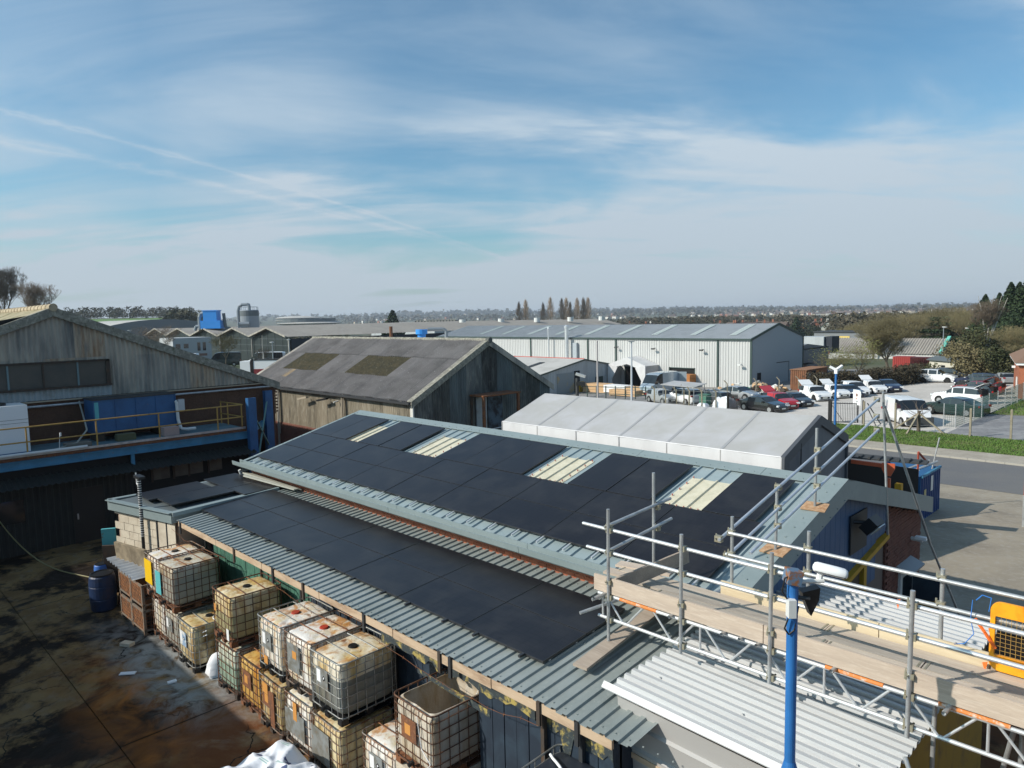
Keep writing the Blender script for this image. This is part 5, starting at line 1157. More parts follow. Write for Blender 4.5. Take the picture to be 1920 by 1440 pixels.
# ================================================================== TOTES (IBC)
def tote_mat(name, base, stain, stain2, liquid, level, lo, hi):
    m = bpy.data.materials.new(name); m.use_nodes = True; t = m.node_tree; L = t.links.new; b = t.nodes['Principled BSDF']
    tc = t.nodes.new('ShaderNodeTexCoord'); oi = t.nodes.new('ShaderNodeObjectInfo')
    ad = t.nodes.new('ShaderNodeVectorMath'); ad.operation = 'ADD'; L(tc.outputs['Object'], ad.inputs[0]); sc = t.nodes.new('ShaderNodeVectorMath'); sc.operation = 'SCALE'; L(oi.outputs['Location'], sc.inputs[0]); sc.inputs['Scale'].default_value = 3.7
    L(sc.outputs[0], ad.inputs[1])
    def noi(sx, sy, sz, det, lo, hi, off=0):
        mp = t.nodes.new('ShaderNodeMapping'); L(ad.outputs[0], mp.inputs[0]); mp.inputs['Scale'].default_value = (sx, sy, sz); mp.inputs['Location'].default_value = (off, off, off)
        n = t.nodes.new('ShaderNodeTexNoise'); L(mp.outputs[0], n.inputs['Vector']); n.inputs['Scale'].default_value = 1; n.inputs['Detail'].default_value = det; n.inputs['Roughness'].default_value = .6; n.inputs['Distortion'].default_value = .4
        r = t.nodes.new('ShaderNodeMapRange'); L(n.outputs['Fac'], r.inputs[0]); r.inputs[1].default_value = lo; r.inputs[2].default_value = hi; return r.outputs[0]
    def mix(f, a, c):
        n = t.nodes.new('ShaderNodeMix'); n.data_type = 'RGBA'; L(f, n.inputs['Factor'])
        L(a, n.inputs['A']) if not isinstance(a, tuple) else setattr(n.inputs['A'], 'default_value', (*a, 1))
        n.inputs['B'].default_value = (*c, 1); return n.outputs['Result']
    def mul(a, c):
        n = t.nodes.new('ShaderNodeMath'); n.operation = 'MULTIPLY'; L(a, n.inputs[0]); L(c, n.inputs[1]) if not isinstance(c, float) else setattr(n.inputs[1], 'default_value', c); return n.outputs[0]
    sp = t.nodes.new('ShaderNodeSeparateXYZ'); L(tc.outputs['Object'], sp.inputs[0])
    c = base
    def dummy(): pass
    if False:
        r = t.nodes.new('ShaderNodeMapRange'); L(sp.outputs[2], r.inputs[0]); r.inputs[1].default_value = level+.006; r.inputs[2].default_value = level-.006
        c = mix(mul(r.outputs[0], .92), c, liquid)
        c = mix(mul(noi(1.5,1.5,2.5,5,.4,.7,3.), .35), c, base)
    c = mix(noi(2.6,2.6,.9,8,lo,hi), c, stain)
    c = mix(noi(7,7,.8,6,lo+.09,hi+.07,5.), c, stain2)
    c = mix(noi(1.3,1.3,1.5,5,lo+.12,hi+.08,9.), c, (stain2[0]*.45,stain2[1]*.45,stain2[2]*.45))
    if liquid:
        r = t.nodes.new('ShaderNodeMapRange'); L(sp.outputs[2], r.inputs[0]); r.inputs[1].default_value = level+.006; r.inputs[2].default_value = level-.006
        c = mix(mul(r.outputs[0], .80), c, liquid)
    tp = t.nodes.new('ShaderNodeMapRange'); L(sp.outputs[2], tp.inputs[0]); tp.inputs[1].default_value = .93; tp.inputs[2].default_value = 1.03
    c = mix(mul(tp.outputs[0], mul(noi(3.2,3.2,3,8,.50,.60,17.), .85)), c, stain2)
    c = mix(mul(tp.outputs[0], noi(5,5,3,8,.60,.70,27.)), c, (.20,.07,.02))
    L(c, b.inputs['Base Color']); b.inputs['Roughness'].default_value = .5; b.inputs['Subsurface Weight'].default_value = 0.0
    bp = t.nodes.new('ShaderNodeBump'); bp.inputs['Strength'].default_value = .4; bp.inputs['Distance'].default_value = .02; L(noi(5,5,5,4,.3,.7,2.), bp.inputs['Height']); L(bp.outputs[0], b.inputs['Normal'])
    return m
TM = {
 'dark':  tote_mat('tote_plastic_dark_liquid', (.66,.61,.50), (.55,.40,.17), (.42,.20,.05), (.06,.085,.095), .76, .44, .66),
 'white': tote_mat('tote_plastic_white', (.72,.70,.66), (.62,.52,.33), (.50,.22,.05), None, 0, .46, .64),
 'cream': tote_mat('tote_plastic_cream', (.64,.56,.36), (.50,.36,.14), (.38,.20,.06), None, 0, .40, .62),
 'half':  tote_mat('tote_plastic_half_full', (.66,.58,.40), (.52,.36,.13), (.36,.19,.05), (.28,.27,.15), .66, .44, .64),
 'grey':  tote_mat('tote_plastic_greyish', (.52,.50,.43), (.46,.38,.25), (.36,.20,.08), (.29,.29,.26), .80, .46, .66),
 'green': tote_mat('tote_plastic_green_tint', (.50,.55,.46), (.45,.40,.25), (.40,.18,.07), (.22,.33,.25), .70, .48, .66),
 'orange':tote_mat('tote_plastic_orange_stain', (.60,.40,.13), (.52,.24,.03), (.24,.08,.03), None, 0, .44, .62),
 'old':   tote_mat('tote_plastic_cut_open', (.55,.50,.42), (.42,.32,.20), (.30,.19,.09), None, 0, .46, .66)}
SX, SY, SZ = .94, 1.10, .94      # bottle size
def bottle_mesh(opened=False):
    def sup(u, v, sx=SX, sy=SY, z0=.14, sz=SZ):
        e = .22
        th = 2*pi*u; ph = pi*(v-.5)
        def sg(w, p): return math.copysign(abs(w)**p, w)
        x = sx/2*sg(cos(ph), e)*sg(cos(th), e); y = sy/2*sg(cos(ph), e)*sg(sin(th), e); z = sz/2*sg(sin(ph), e)
        k = z/(sz/2)
        if k > .8: z += -.035*exp(-(y/.10)**2)*1 - .02*exp(-((abs(x)-.28)/.07)**2) + .012*cos(y*9)
        # pillow bulge between bars
        bl = 1+.012*cos(z*22)*(1 if abs(k) < .8 else 0)
        return (x*bl, y*bl, z+z0+sz/2)
    b = MB()
    if not opened: b.grid(sup, 64, 30)
    else:
        b.grid(lambda u, v: sup(u, v*.80), 64, 22)
        def inner(u, v):
            x, y, z = sup(u, (1-v)*.80); z = max(z, .17); return (x*.975, y*.975, z if v > 0 else z)
        b.grid(inner, 64, 22)
        b.grid(lambda u, v: tuple((sup(u, .80)[0]*(1-.025*v), sup(u, .80)[1]*(1-.025*v), sup(u, .80)[2]+.004*sin(v*pi))), 64, 2)
    return b
bott = bottle_mesh().mesh('bottle', True); bott.materials.append(TM['white'])
bott_o = bottle_mesh(True).mesh('bottle', True); bott_o.materials.append(TM['old'])
def ring(b, z, sx, sy, rc, r, n=4):
    P = []
    for cx, cy, a0 in ((sx/2-rc,sy/2-rc,0),(-sx/2+rc,sy/2-rc,90),(-sx/2+rc,-sy/2+rc,180),(sx/2-rc,-sy/2+rc,270)):
        for i in range(n+1): a = radians(a0+90*i/n); P.append(Vector((cx+rc*cos(a), cy+rc*sin(a), z)))
    for i in range(len(P)): b.tube(P[i], P[(i+1) % len(P)], r, n=5, cap=False)
def cage_mb():
    b = MB(); sx, sy = 1.0, 1.155
    for z, r in ((.15,.011),(.33,.008),(.50,.008),(.67,.008),(.83,.008),(.97,.008),(1.08,.014)): ring(b, z, sx, sy, .11, r)
    for i in range(5):
        x = -.38+i*.19
        for s in (-1,1): b.tube((x,s*sy/2,.12),(x,s*sy/2,1.0),.008,n=5,cap=False); b.tube((x,s*sy/2,1.0),(x,s*(sy/2-.002),1.08),.008,n=5,cap=False)
    for i in range(6):
        y = -.45+i*.18
        for s in (-1,1): b.tube((s*sx/2,y,.12),(s*sx/2,y,1.08),.008,n=5,cap=False)
    for sxn in (-1,1):
        for syn in (-1,1): b.tube((sxn*(sx/2-.03),syn*(sy/2-.03),.12),(sxn*(sx/2-.03),syn*(sy/2-.03),1.08),.008,n=5,cap=False)
    return b
cage = cage_mb().mesh('cage', True); cage.materials.append(m_cage)
cage_r = cage_mb().mesh('cage', True); cage_r.materials.append(m_cagerust)
cage_g = cage_mb().mesh('cage', True); cage_g.materials.append(m_cagedull)
def pallet_mb():
    b = MB()
    for x in (-.40,0,.40):
        b.box(x-.06,x+.06,-.56,.56,0,.018)
        for y in (-.50,0,.50): b.box(x-.06,x+.06,y-.07,y+.07,.018,.11)
    b.box(-.47,.47,-.57,.57,.11,.135); return b
pal = pallet_mb().mesh('pallet'); pal.materials.append(m_rustdk)
pal_b = pallet_mb().mesh('pallet'); pal_b.materials.append(m_black)
pal_r = pallet_mb().mesh('pallet'); pal_r.materials.append(m_rust)
def diamond(b, c, s, y):
    b.prism([(c[0],y,c[1]-s),(c[0]+s,y,c[1]),(c[0],y,c[1]+s),(c[0]-s,y,c[1])], (0,-.002,0))
def tote(x, y, z, style, label, cap='black', cg=cage, pl=pal, rz=0, plate='grey', extra=None, straps=True, group='caged liquid totes', h=None):
    t = thing('liquid_tote', label, 'tote', (x, y, z), rz + random.uniform(-.03, .03), group)
    me = bott_o if style == 'old' else bott
    o = obj('bottle', me, None, t); 
    o.material_slots[0].link = 'OBJECT'; o.material_slots[0].material = TM[style]
    obj('cage', cg, None, t); obj('pallet', pl, None, t)
    if style != 'old':
        cm = {'black': m_black, 'red': m_redcap}[cap]
        b = MB(); b.lathe((0,0,1.035), [(.085,0),(.085,.03),(.075,.034),(.075,.05),(.0,.052)], 20)
        for i in range(10): b.rbox((.08*cos(i*.628), .08*sin(i*.628), 1.052), .014, .014, .028, i*.628)
        obj('cap', b, cm, t)
        if straps:
            for sy_ in (-.22, .20): obj('strap', MB().path([(-.475,sy_,1.08),(-.2,sy_*1.05,1.085),(.2,sy_*1.0,1.085),(.475,sy_,1.08)], .011, 5), m_rust if cg is not cage_g else m_cagedull, t)
    if plate:
        pm_ = {'grey': m_plategrey, 'white': m_white, 'rust': m_rust, 'blue': m_plateblue}[plate]
        pz0, pz1 = .52, .86; p = obj('label_plate', MB().box(-.25, .12, -.593, -.588, pz0, pz1), pm_, t)
        if plate in ('grey','blue'):
            b = MB(); b.box(-.22,-.10,-.596,-.5935,pz0+.08,pz1-.04); obj('label', b, m_white, p); b = MB(); diamond(b, (.0, .70), .05, -.5935); obj('hazard_diamond', b, m_black, p); b = MB(); diamond(b, (.0, .705), .022, -.5962); obj('hazard_symbol', b, m_white, p)
        if plate == 'rust': obj('label', MB().box(-.16,-.02,-.596,-.5935,.6,.76), m_oldlabel, p)
    obj('valve', MB().tube((0,-.57,.20),(0,-.66,.18),.035,n=8).rbox((0,-.64,.235),.10,.02,.015), m_black, t)
    for e in extra or []:
        n, bx, mm = e; obj(n, MB().box(*bx), mm, t)
    return t
m_plategrey = mat('grey_label_plate', (.30,.32,.32), .5, .3, ((.20,.19,.16), .42, .62), 5, ((.30,.15,.06), .60, .72), 9)
m_plateblue = mat('blue_white_label', (.25,.36,.50), .6, 0, ((.60,.62,.62), .5, .52), 5)
m_oldlabel = mat('faded_orange_label', (.55,.25,.06), .7)
YT = 6.35
# top tier
tote(-10.48,YT,1.12,'dark','upper tote with dark liquid and black cap, nearest of the capped ones','black',cage_g,pal_b,plate='grey')
tote(-11.53,YT+.05,1.12,'white','upper tote with red cap and a torn rusty plate, second red capped tote','red',cage,pal,plate='grey',extra=[('torn_plate',(-.30,.10,-.60,-.597,.40,.92),m_plategrey),('old_label',(-.12,.02,-.604,-.601,.66,.80),m_oldlabel)])
tote(-12.55,YT+.02,1.12,'white','upper tote with red cap and grey rimmed cage left of the other red capped tote','red',cage_g,pal_b,plate='grey',extra=[('old_label',(-.2,-.05,-.596,-.592,.2,.36),m_oldlabel)])
tote(-14.63,YT-.02,1.12,'half','upper tote with brownish liquid line, alone between red capped pair and far stack','black',cage_r,pal_r,plate=None,extra=[('old_label',(-.32,-.22,-.596,-.592,.62,.78),m_oldlabel),('white_label',(.30,.42,-.598,-.594,.16,.40),m_white)])
tote(-17.42,YT-.22,1.12,'grey','far upper tote with greyish liquid, black cap and teal board on its side','black',cage_r,pal_r,rz=radians(3),plate=None,extra=[('teal_board',(-.46,-.16,-.60,-.595,.30,.86),m_teal)])
tote(-18.30,YT-.20,1.12,'white','farthest upper tote with a yellow board on its cage above the corrugated sheet','black',cage,pal_r,plate=None,extra=[('yellow_board',(-.42,.06,-.602,-.596,.36,.95),mat('bright_yellow_board',(.80,.50,.01),.5))])
# bottom tier
tote(-10.45,YT-.05,.0,'cream','lower tote under the dark liquid tote, cream with a peeling grey plate','black',cage,pal,plate='grey',straps=False,extra=[('torn_plate',(-.44,.16,-.60,-.597,.30,.88),m_plategrey)])
tote(-11.50,YT-.02,.0,'white','lower white tote with one orange rust run, under the second red capped tote','black',cage,pal,plate='grey',straps=False,extra=[('torn_plate',(-.40,.30,-.60,-.597,.35,.80),m_plategrey),('rust_run',(-.08,.05,-.606,-.603,.66,1.0),m_oldlabel)])
tote(-12.50,YT-.05,.0,'cream','lower tote with orange and rust plates, under the left red capped tote','black',cage,pal,plate='rust',straps=False,extra=[('old_label',(-.22,-.0,-.604,-.598,.78,.98),m_oldlabel),('rust_stripe',(.08,.25,-.604,-.598,.2,.9),m_rust)])
tote(-13.50,YT-.0,.0,'orange','orange stained low tote with rusty cage between the two lone stacks','black',cage_r,pal_r,plate='rust')
tote(-14.58,YT-.02,.0,'green','lower tote with greenish liquid under the half full tote','black',cage_r,pal,plate=None,straps=False)
tote(-16.40,YT-.18,.0,'cream','cream tote on the ground with a blue and white label and black cap','black',cage_g,pal_b,plate='blue')
tote(-17.45,YT-.12,.0,'grey','lower far tote with pale sides directly under the teal boarded tote','black',cage,pal,plate='grey',straps=False)
tote(-18.35,YT-.10,.0,'white','lower farthest tote with pinkish rust stains under the yellow boarded tote','black',cage,pal_r,plate=None,straps=False)
tote(-9.25,6.55,.02,'white','white tote with black and yellow cap behind the cut open tote','black',cage,pal,plate='grey',extra=[])
tote(-8.15,6.45,1.12,'old','cut open empty tote with stained inner walls raised above the others','black',cage_r,pal_r,plate='rust')
_c = obj('yellow_cap_disc', MB().tube((0,0,1.088),(0,0,1.096),.045,n=16), mat('yellow_disc',(.75,.55,.03),.5), [o for o in bpy.data.objects if o.get('label','').startswith('white tote with black and yellow')][0])
solo('block_stack', MB().box(-8.65,-7.67,5.9,7.0,0,1.11), m_conc, 'stack of pale blocks holding up the cut open tote', 'block stack')
t = tote(-5.37,6.02,1.20,'dark','black tote with galvanised top rail and a white hose at the bottom edge','black',cage_g,pal_b,plate=None,straps=False)
for ch in t.children:
    if ch.name.startswith('bottle'): ch.material_slots[0].material = m_blacktote if 'm_blacktote' in globals() else mat('black_tote_plastic', (.02,.025,.035), .4)
solo('white_hose', MB().path([Vector((-5.60+.3*sin(i*.35), 5.75+.05*i, 2.31+.02*sin(i))) for i in range(12)], .018, 8), m_white, 'white hose looped over the black tote at the bottom edge', 'hose')
solo('concrete_plinth', MB().box(-5.9,-4.85,5.4,6.6,0,1.19), m_mortard, 'low concrete plinth under the black tote', 'plinth')
# white ties hanging in the open tote, white rope loops
solo('tied_rope', MB().path([(-7.95,7.03,2.2),(-7.91,7.02,2.29),(-7.85,6.98,2.2),(-7.95,6.92,1.95),(-8.02,6.9,1.7)], .006, 5), m_white, 'white cord tied to the back rim of the cut open tote', 'rope')
solo('hanging_rope', MB().path([(-8.0,5.85,2.1),(-7.9,5.84,1.65),(-7.7,5.84,1.5),(-7.9,5.82,1.25)], .006, 5), m_white, 'white cord hanging down the front of the cut open tote', 'rope')
solo('rope_loop', MB().path([Vector((-15.85+.2*cos(i*.55), 6.2+.14*sin(i*.55), 1.17)) for i in range(12)], .012, 6), m_white, 'loop of white rope lying on the cream tote', 'rope')
# bulk bags
def bag(name, c, sx, sy, h, label, seed, mk=True):
    b = MB(); n_ = 64
    def hf(x, y):
        r = max(abs(x)/(sx/2), abs(y)/(sy/2)); k = max(0, 1-r**4)**.45
        return h*k*(1+.16*noise.noise((x*1.7+seed,y*1.7,0))-.20*abs(noise.noise((x*2.6+seed+y,y*2.2,2)))) - .05*abs(noise.noise((x*6+y*3,y*5,seed)))*k
    b.grid(lambda u, v: ((u-.5)*sx, (v-.5)*sy, max(0, hf((u-.5)*sx, (v-.5)*sy))), n_, n_)
    o = solo(name, b, m_bagw, label, 'bag', None, c, smooth=True)
    if mk:
        q = MB(); rnd = random.Random(seed)
        for i in range(13):
            x = (rnd.random()-.5)*sx*.8; y = (rnd.random()-.5)*sy*.8; a = rnd.uniform(-.4,.4)+.6; s = .065
            pts = []
            for dx, dy in ((-1,0),(0,-.0),(1,0),(0,1.1)):
                X = x+(dx*cos(a)-dy*sin(a))*s; Y = y+(dx*sin(a)+dy*cos(a))*s; pts.append((X, Y, hf(X,Y)+.006))
            q.add(pts, [(0,1,3),(1,2,3)])
        obj('triangle_print', q, m_print, o); q = MB()
        for i in range(16):
            x = (rnd.random()-.5)*sx*.8; y = (rnd.random()-.5)*sy*.8
            for k in range(2):
                pts = [(x+dx, y+dy+k*.03, hf(x+dx,y+dy+k*.03)+.005) for dx, dy in ((0,0),(.15,.05),(.15,.065),(0,.015))]; q.add(pts, [(0,1,2,3)])
        obj('text_print', q, m_printg, o)
    return o
m_print = mat('navy_print', (.06,.08,.18), .6); m_printg = mat('faded_green_print', (.35,.50,.47), .6)
bag('bulk_bag', (-10.3,4.62,0), 2.05, 1.75, .88, 'crumpled white bulk bag printed with small triangles at the bottom of the yard', 3)
def bag2():
    b = MB(); n_ = 12; P = []
    prof_ = [(0,.26),(.08,.29),(.2,.27),(.32,.27),(.42,.22),(.48,.14),(.50,.03)]
    for z, r in prof_:
        for i in range(n_): a = 2*pi*i/n_; rr = r*(1+.45*noise.noise((cos(a)*2,sin(a)*2,z*4))); P.append((rr*cos(a)*.75, rr*sin(a)*.9, z))
    b.add(P, [(k*n_+i,k*n_+(i+1)%n_,(k+1)*n_+(i+1)%n_,(k+1)*n_+i) for k in range(len(prof_)-1) for i in range(n_)]+[tuple(range((len(prof_)-1)*n_,len(prof_)*n_))])
    o = solo('slumped_bag', b, m_bagw, 'narrow white bag slumped between the cream tote and the green tinted tote', 'bag', None, (-15.55,6.0,0), smooth=True)
    obj('bag_loop', MB().path([Vector((-.2,-.15,1.0)),Vector((-.5,-.2,.85)),Vector((-.62,-.2,.6)),Vector((-.45,-.2,.78)),Vector((-.2,-.15,.9))], .012, 5), m_white, o)
bag2()
# stillages (rusty mesh crates), sheet, drum, boards, debris
def stillage(x, label):
    t = thing('rusty_stillage', label, 'crate', (x, 5.95, 0), random.uniform(-.02,.02), 'rusty mesh crates beside the totes')
    for lvl in (0, .66):
        b = MB()
        for px, py in ((-.40,-.44),(.40,-.44),(.40,.44),(-.40,.44)): b.box(px-.03,px+.03,py-.03,py+.03,lvl,lvl+.64)
        for z in (lvl+.10, lvl+.60): b.box(-.43,.43,-.47,-.43,z,z+.05); b.box(-.43,.43,.43,.47,z,z+.05); b.box(-.43,-.39,-.43,.43,z,z+.05); b.box(.39,.43,-.43,.43,z,z+.05)
        obj('crate_frame', b, m_stillf, t)
        b = MB(); b.box(-.38,.38,-.452,-.444,lvl+.14,lvl+.60); b.box(-.398,-.39,-.4,.4,lvl+.14,lvl+.60); obj('mesh_panel', b, m_still, t)
        b = MB()
        for k in range(8): b.tube((-.38+k*.108,-.462,lvl+.12),(-.38+k*.108,-.462,lvl+.62),.006,n=4); b.tube((.415,-.40+k*.114,lvl+.12),(.415,-.40+k*.114,lvl+.62),.006,n=4)
        for k in range(6): b.tube((-.40,-.465,lvl+.16+k*.085),(.40,-.465,lvl+.16+k*.085),.006,n=4); b.tube((.42,-.42,lvl+.16+k*.085),(.42,.42,lvl+.16+k*.085),.006,n=4)
        obj('wire_mesh', b, m_rust, t)
    return t
m_still = mat('orange_rust_mesh', (.30,.13,.05), .9, 0, ((.12,.07,.04), .45, .62), 9, ((.42,.22,.10), .5, .75), 22)
m_stillf = mat('greyish_rust_frame', (.17,.14,.11), .85, 0, ((.28,.12,.05), .5, .66), 5)
stillage(-20.25, 'left rusty mesh crate next to the blue drum'); stillage(-19.32, 'right rusty mesh crate next to the farthest totes')
b = MB()
for i in range(2): corr(b, (-21.55+i*1.1, 5.42, 1.42-.03*i), (1,0,0), (.05,1,.02), (0,0,1), 1.15, 1.05, .23, .06, 'sine')
solo('loose_sheet', b, m_sheet, 'loose galvanised corrugated sheet laid over the rusty mesh crates', 'sheet')
def drum(x, y, label, m, s=1.0, z=0):
    t = thing('plastic_drum', label, 'drum', (x, y, z))
    obj('drum_body', MB().lathe((0,0,0), [(.24*s,0),(.28*s,.05*s),(.30*s,.30*s),(.29*s,.32*s),(.30*s,.34*s),(.30*s,.62*s),(.29*s,.64*s),(.30*s,.66*s),(.28*s,.86*s),(.25*s,.90*s)], 24), m, t, smooth=False)
    obj('rim', MB().lathe((0,0,.90*s), [(.265*s,0),(.265*s,.03*s),(.22*s,.03*s),(.22*s,.012*s)], 24), m_black, t)
drum(-21.6, 5.30, 'large dark blue plastic drum beside the rusty mesh crates', mat('drum_blue', (.008,.026,.08), .5, 0, ((.03,.03,.04), .5, .7), 3), 1.12)
drum(-22.2, 5.45, 'small bright blue drum behind the large dark one', mat('drum_blue_bright', (.05,.16,.50), .5), .62, .55)
solo('concrete_block_stand', MB().box(-22.5,-21.95,5.2,5.7,0,.54), m_mortard, 'dark block under the small bright blue drum', 'block')
solo('leaning_board', MB().rbox((-22.15,5.70,1.45),.36,.08,1.3,radians(60),(.06,0)), m_teal, 'turquoise board leaning upright at the yard corner of the block building', 'board')
solo('dark_door_board', MB().rbox((-21.95,5.72,.95),.5,.05,1.45,radians(50),(.12,0)), m_rustdk, 'dark rusty board leaning beside the turquoise board', 'board')
solo('leaning_slab', MB().rbox((-20.65,5.88,.95),1.5,.08,1.9,radians(12),(.10,0)), mat('weathered_panel', (.27,.22,.15), .9, 0, ((.15,.12,.08), .45, .65), 3), 'tall weathered slab leaning on the block wall behind the crates', 'slab')
solo('rusty_bar', MB().beam((-21.7,5.7,0),(-21.3,5.9,1.95),.05,.05), m_rust, 'rusty upright bar beside the leaning weathered panel', 'bar')
solo('cable_coil', MB().path([Vector((-22.4+.16*cos(i*.9), 5.62+.08*sin(i*.9), .95+.25*sin(i*.55))) for i in range(22)], .012, 5), m_black, 'tangled black cable coil hanging by the turquoise board', 'cable')
solo('yellow_hose', MB().path([Vector((-28.9+i*.37, 4.15+i*.135+.0*i, 1.35*max(0,1-i/9)**2.2+.03)) for i in range(19)], .02, 6), mat('dull_yellow_hose', (.22,.20,.09), .6), 'long dull yellow hose drooping across the dark yard', 'hose')
for x, y, sx, sy, sz, rz, lab, m in ((-18.6,5.0,.30,.17,.08,.5,'pale brick lying on the yard in front of the mesh crates',m_conc), (-17.05,4.55,.34,.12,.02,.9,'curled pale paper scrap on the rust stained concrete',m_bagw), (-15.9,5.1,.18,.10,.03,1.4,'small pale scrap beside the cream tote pallet',m_bagw)):
    solo('yard_scrap', MB().rbox((x,y,.03+sz/2), sx, sy, sz, rz), m, lab, 'scrap')
# off-frame building across the yard placed and sized to shade it
def shade_building():
    t = thing('yard_shade_building', 'unseen brick building placed across the yard to shade it', 'building', (-20,-6,0), world=True)
    zt = 5.5
    obj('wall', MB().box(-60,-14.4,-12,-1.55,-.1,zt-.1), m_brickdark, t); obj('roof', MB().prism([(-60.2,-1.45,zt-.1),(-60.2,-12.2,zt-.1),(-60.2,-6.8,zt+1.0)], (46,0,0)), m_asb_roof, t)
shade_building()
# ================================================================== BIG WAREHOUSE AND ANNEXES
def warehouse():
    t = thing('white_warehouse', 'large white clad warehouse with grey roof, dark green trims and a grey end wall', 'building', (-77, 97, -2.5), world=True)
    X0, X1, Y0, YR, Y1, ZE, ZR = -110, -44.25, 88.65, 96.7, 104.8, 4.22, 6.1; zb = -4.2
    sl = (ZR-ZE)/(YR-Y0); L = hypot(YR-Y0, ZR-ZE); V = Vector((0,YR-Y0,ZR-ZE)).normalized(); n = Vector((0,-V.z,V.y))
    wall = obj('wall', MB().box(X0, X1-.1, Y0+.12, Y1, zb, ZE-.1), m_dark, t)
    doors = [(-56.75,-52.75,-.05), (-64.6,-58.9,-.2)]
    def zb_(x):
        for a, c, h in doors:
            if a < x < c: return h
        return zb
    u = X0
    segs = [X0,-97.4,-84.5,-71.9,-66.35,-64.6,-58.9,-56.75,-52.75,-49.1,X1]
    for a, c in zip(segs, segs[1:]):
        z0 = zb_((a+c)/2); cladding(t, 'cladding_sheet', (a, Y0, 0), (1,0,0), c-a, C0(z0), C0(ZE-.12), (0,-1,0), .40, .055, m_white_clad, 'box', 2.0)
    cladding(t, 'end_cladding_sheet', (X1, Y0, 0), (0,1,0), Y1-Y0, C0(-3.0), lambda u: ZR-abs(Y0+u-YR)*sl-.15, (1,0,0), .333, .03, m_grey_clad, 'rib', 2.0)
    rf = obj('roof', MB().poly([(X0,Y0,ZE-.05),(X1,Y0,ZE-.05),(X1,YR,ZR-.05),(X0,YR,ZR-.05)]).poly([(X0,YR,ZR-.05),(X1,YR,ZR-.05),(X1,Y1,ZE-.05),(X0,Y1,ZE-.05)]), m_wh_roof, t)
    x = X0; i = 0
    lights = [-99.5,-93.5,-87,-80.5,-74,-67.5,-61,-54.5,-48.3]
    while x < X1-.1:
        w = min(2.0, X1-x); b = MB(); corr(b, (x, Y0-.1, ZE+.003*(i % 2)), (1,0,0), V, n, w, L+.1, .333, .04, 'rib'); obj('roof_sheet', b, m_wh_roof, rf, loc=(0,0,0)); x += 2.0; i += 1
    for x in lights: b = MB(); corr(b, (x, Y0+1.6, ZE+1.7*sl+.05), (1,0,0), V, n, 1.0, L*.72, .333, .04, 'rib'); obj('roof_light', b, m_wh_light, rf, loc=(0,0,0))
    obj('gutter', MB().box(X0, X1+.05, Y0-.28, Y0-.08, ZE-.18, ZE+.05), m_green_trim, t)
    for x in (-97.4,-84.5,-71.9,-66.35,-49.1,X1): obj('downpipe', MB().box(x-.14, x+.14, Y0-.14, Y0-.04, zb, ZE-.15), m_green_trim, t)
    for ya, za, yb, zb2 in ((Y0-.2,ZE,YR,ZR+.05),(YR,ZR+.05,Y1+.1,ZE)): obj('verge_trim', MB().prism([(X1-.05,ya,za+.07),(X1+.12,ya,za+.07),(X1+.12,ya,za-.25),(X1-.05,ya,za-.25)], (0,yb-ya,zb2-za)), m_green_trim, t)
    obj('corner_trim', MB().box(X1-.02, X1+.10, Y1-.1, Y1+.12, -3, ZE), m_green_trim, t)
    for a, c, h in doors:
        d = obj('doorway', MB().box(a, c, Y0+.10, Y0+.13, -3.4, h), m_dark, t); obj('frame', MB().box(a-.12,a,Y0-.06,Y0+.05,-3.4,h+.12).box(c,c+.12,Y0-.06,Y0+.05,-3.4,h+.12).box(a-.12,c+.12,Y0-.06,Y0+.05,h,h+.12), m_green_trim, d, loc=(0,0,0))
    for x, z in ((-65.9,2.9),(-59.2,2.8),(-51.3,2.75),(-45.6,.9)): obj('wall_lamp', MB().beam((x-.25,Y0-.7,z-.1),(x+.25,Y0-.7,z-.1),.25,.2).tube((x,Y0,z),(x,Y0-.6,z-.05),.04), m_darksteel if x < -46 else m_whitep, t)
    obj('side_door', MB().box(X1+.05, X1+.10, 90.3, 91.3, -2.4, -.4), m_dark, t)
    b = MB(); b.box(X1+.04, X1+.06, 96.0, 100.1, .6, .68).box(X1+.04,X1+.06,100.0,100.1,-2.4,.6); obj('conduit', b, m_darksteel, t)
    # flue pipes
    for x, r, h, d in ((-75.6,.32,5.75,0),(-79.6,.12,5.4,0)):
        obj('flue', MB().tube((x,Y0-.9,-.2),(x,Y0-.9,h),r,n=14).tube((x,Y0-.9,h),(x,Y0-.9,h+.35),r*1.25,r*1.25,n=14).tube((x,Y0-.9,h+.35),(x,Y0-.9,h+.55),r*1.25,r*.5,n=14), m_alu, t)
    obj('duct_box', MB().box(-74.7,-73.9,Y0-.5,Y0-.05,-.5,3.4), m_grey_clad, t)
    # annex behind right
    t = thing('grey_annex', 'dark grey flat annex behind the right end of the white warehouse', 'building', (-46, 115, -2), world=True)
    obj('wall', MB().box(-52,-45.0,105.6,116.5,-3,2.05), m_grey_clad2, t); obj('roof', MB().prism([(-45.0,105.4,2.4),(-45.0,108.5,2.75),(-45.0,116.7,2.0),(-45.0,116.7,1.9),(-45.0,105.4,1.9)], (-7,0,0)), m_grey_clad2, t); obj('canopy', MB().box(-45.0,-44.0,106,108.5,-.2,-.1), m_dark, t)
    # low gabled unit
    t = thing('low_gabled_unit', 'low grey gabled unit with pale roof and tall roller door before the white warehouse', 'building', (-72, 79, -3), world=True)
    X1 = -65.6; ya, yr, yb, ze, zr = 70.0, 80.0, 88.5, -.7+.4, 1.35
    ya = 66.0; zt = lambda y: zr-abs(y-yr)*.165
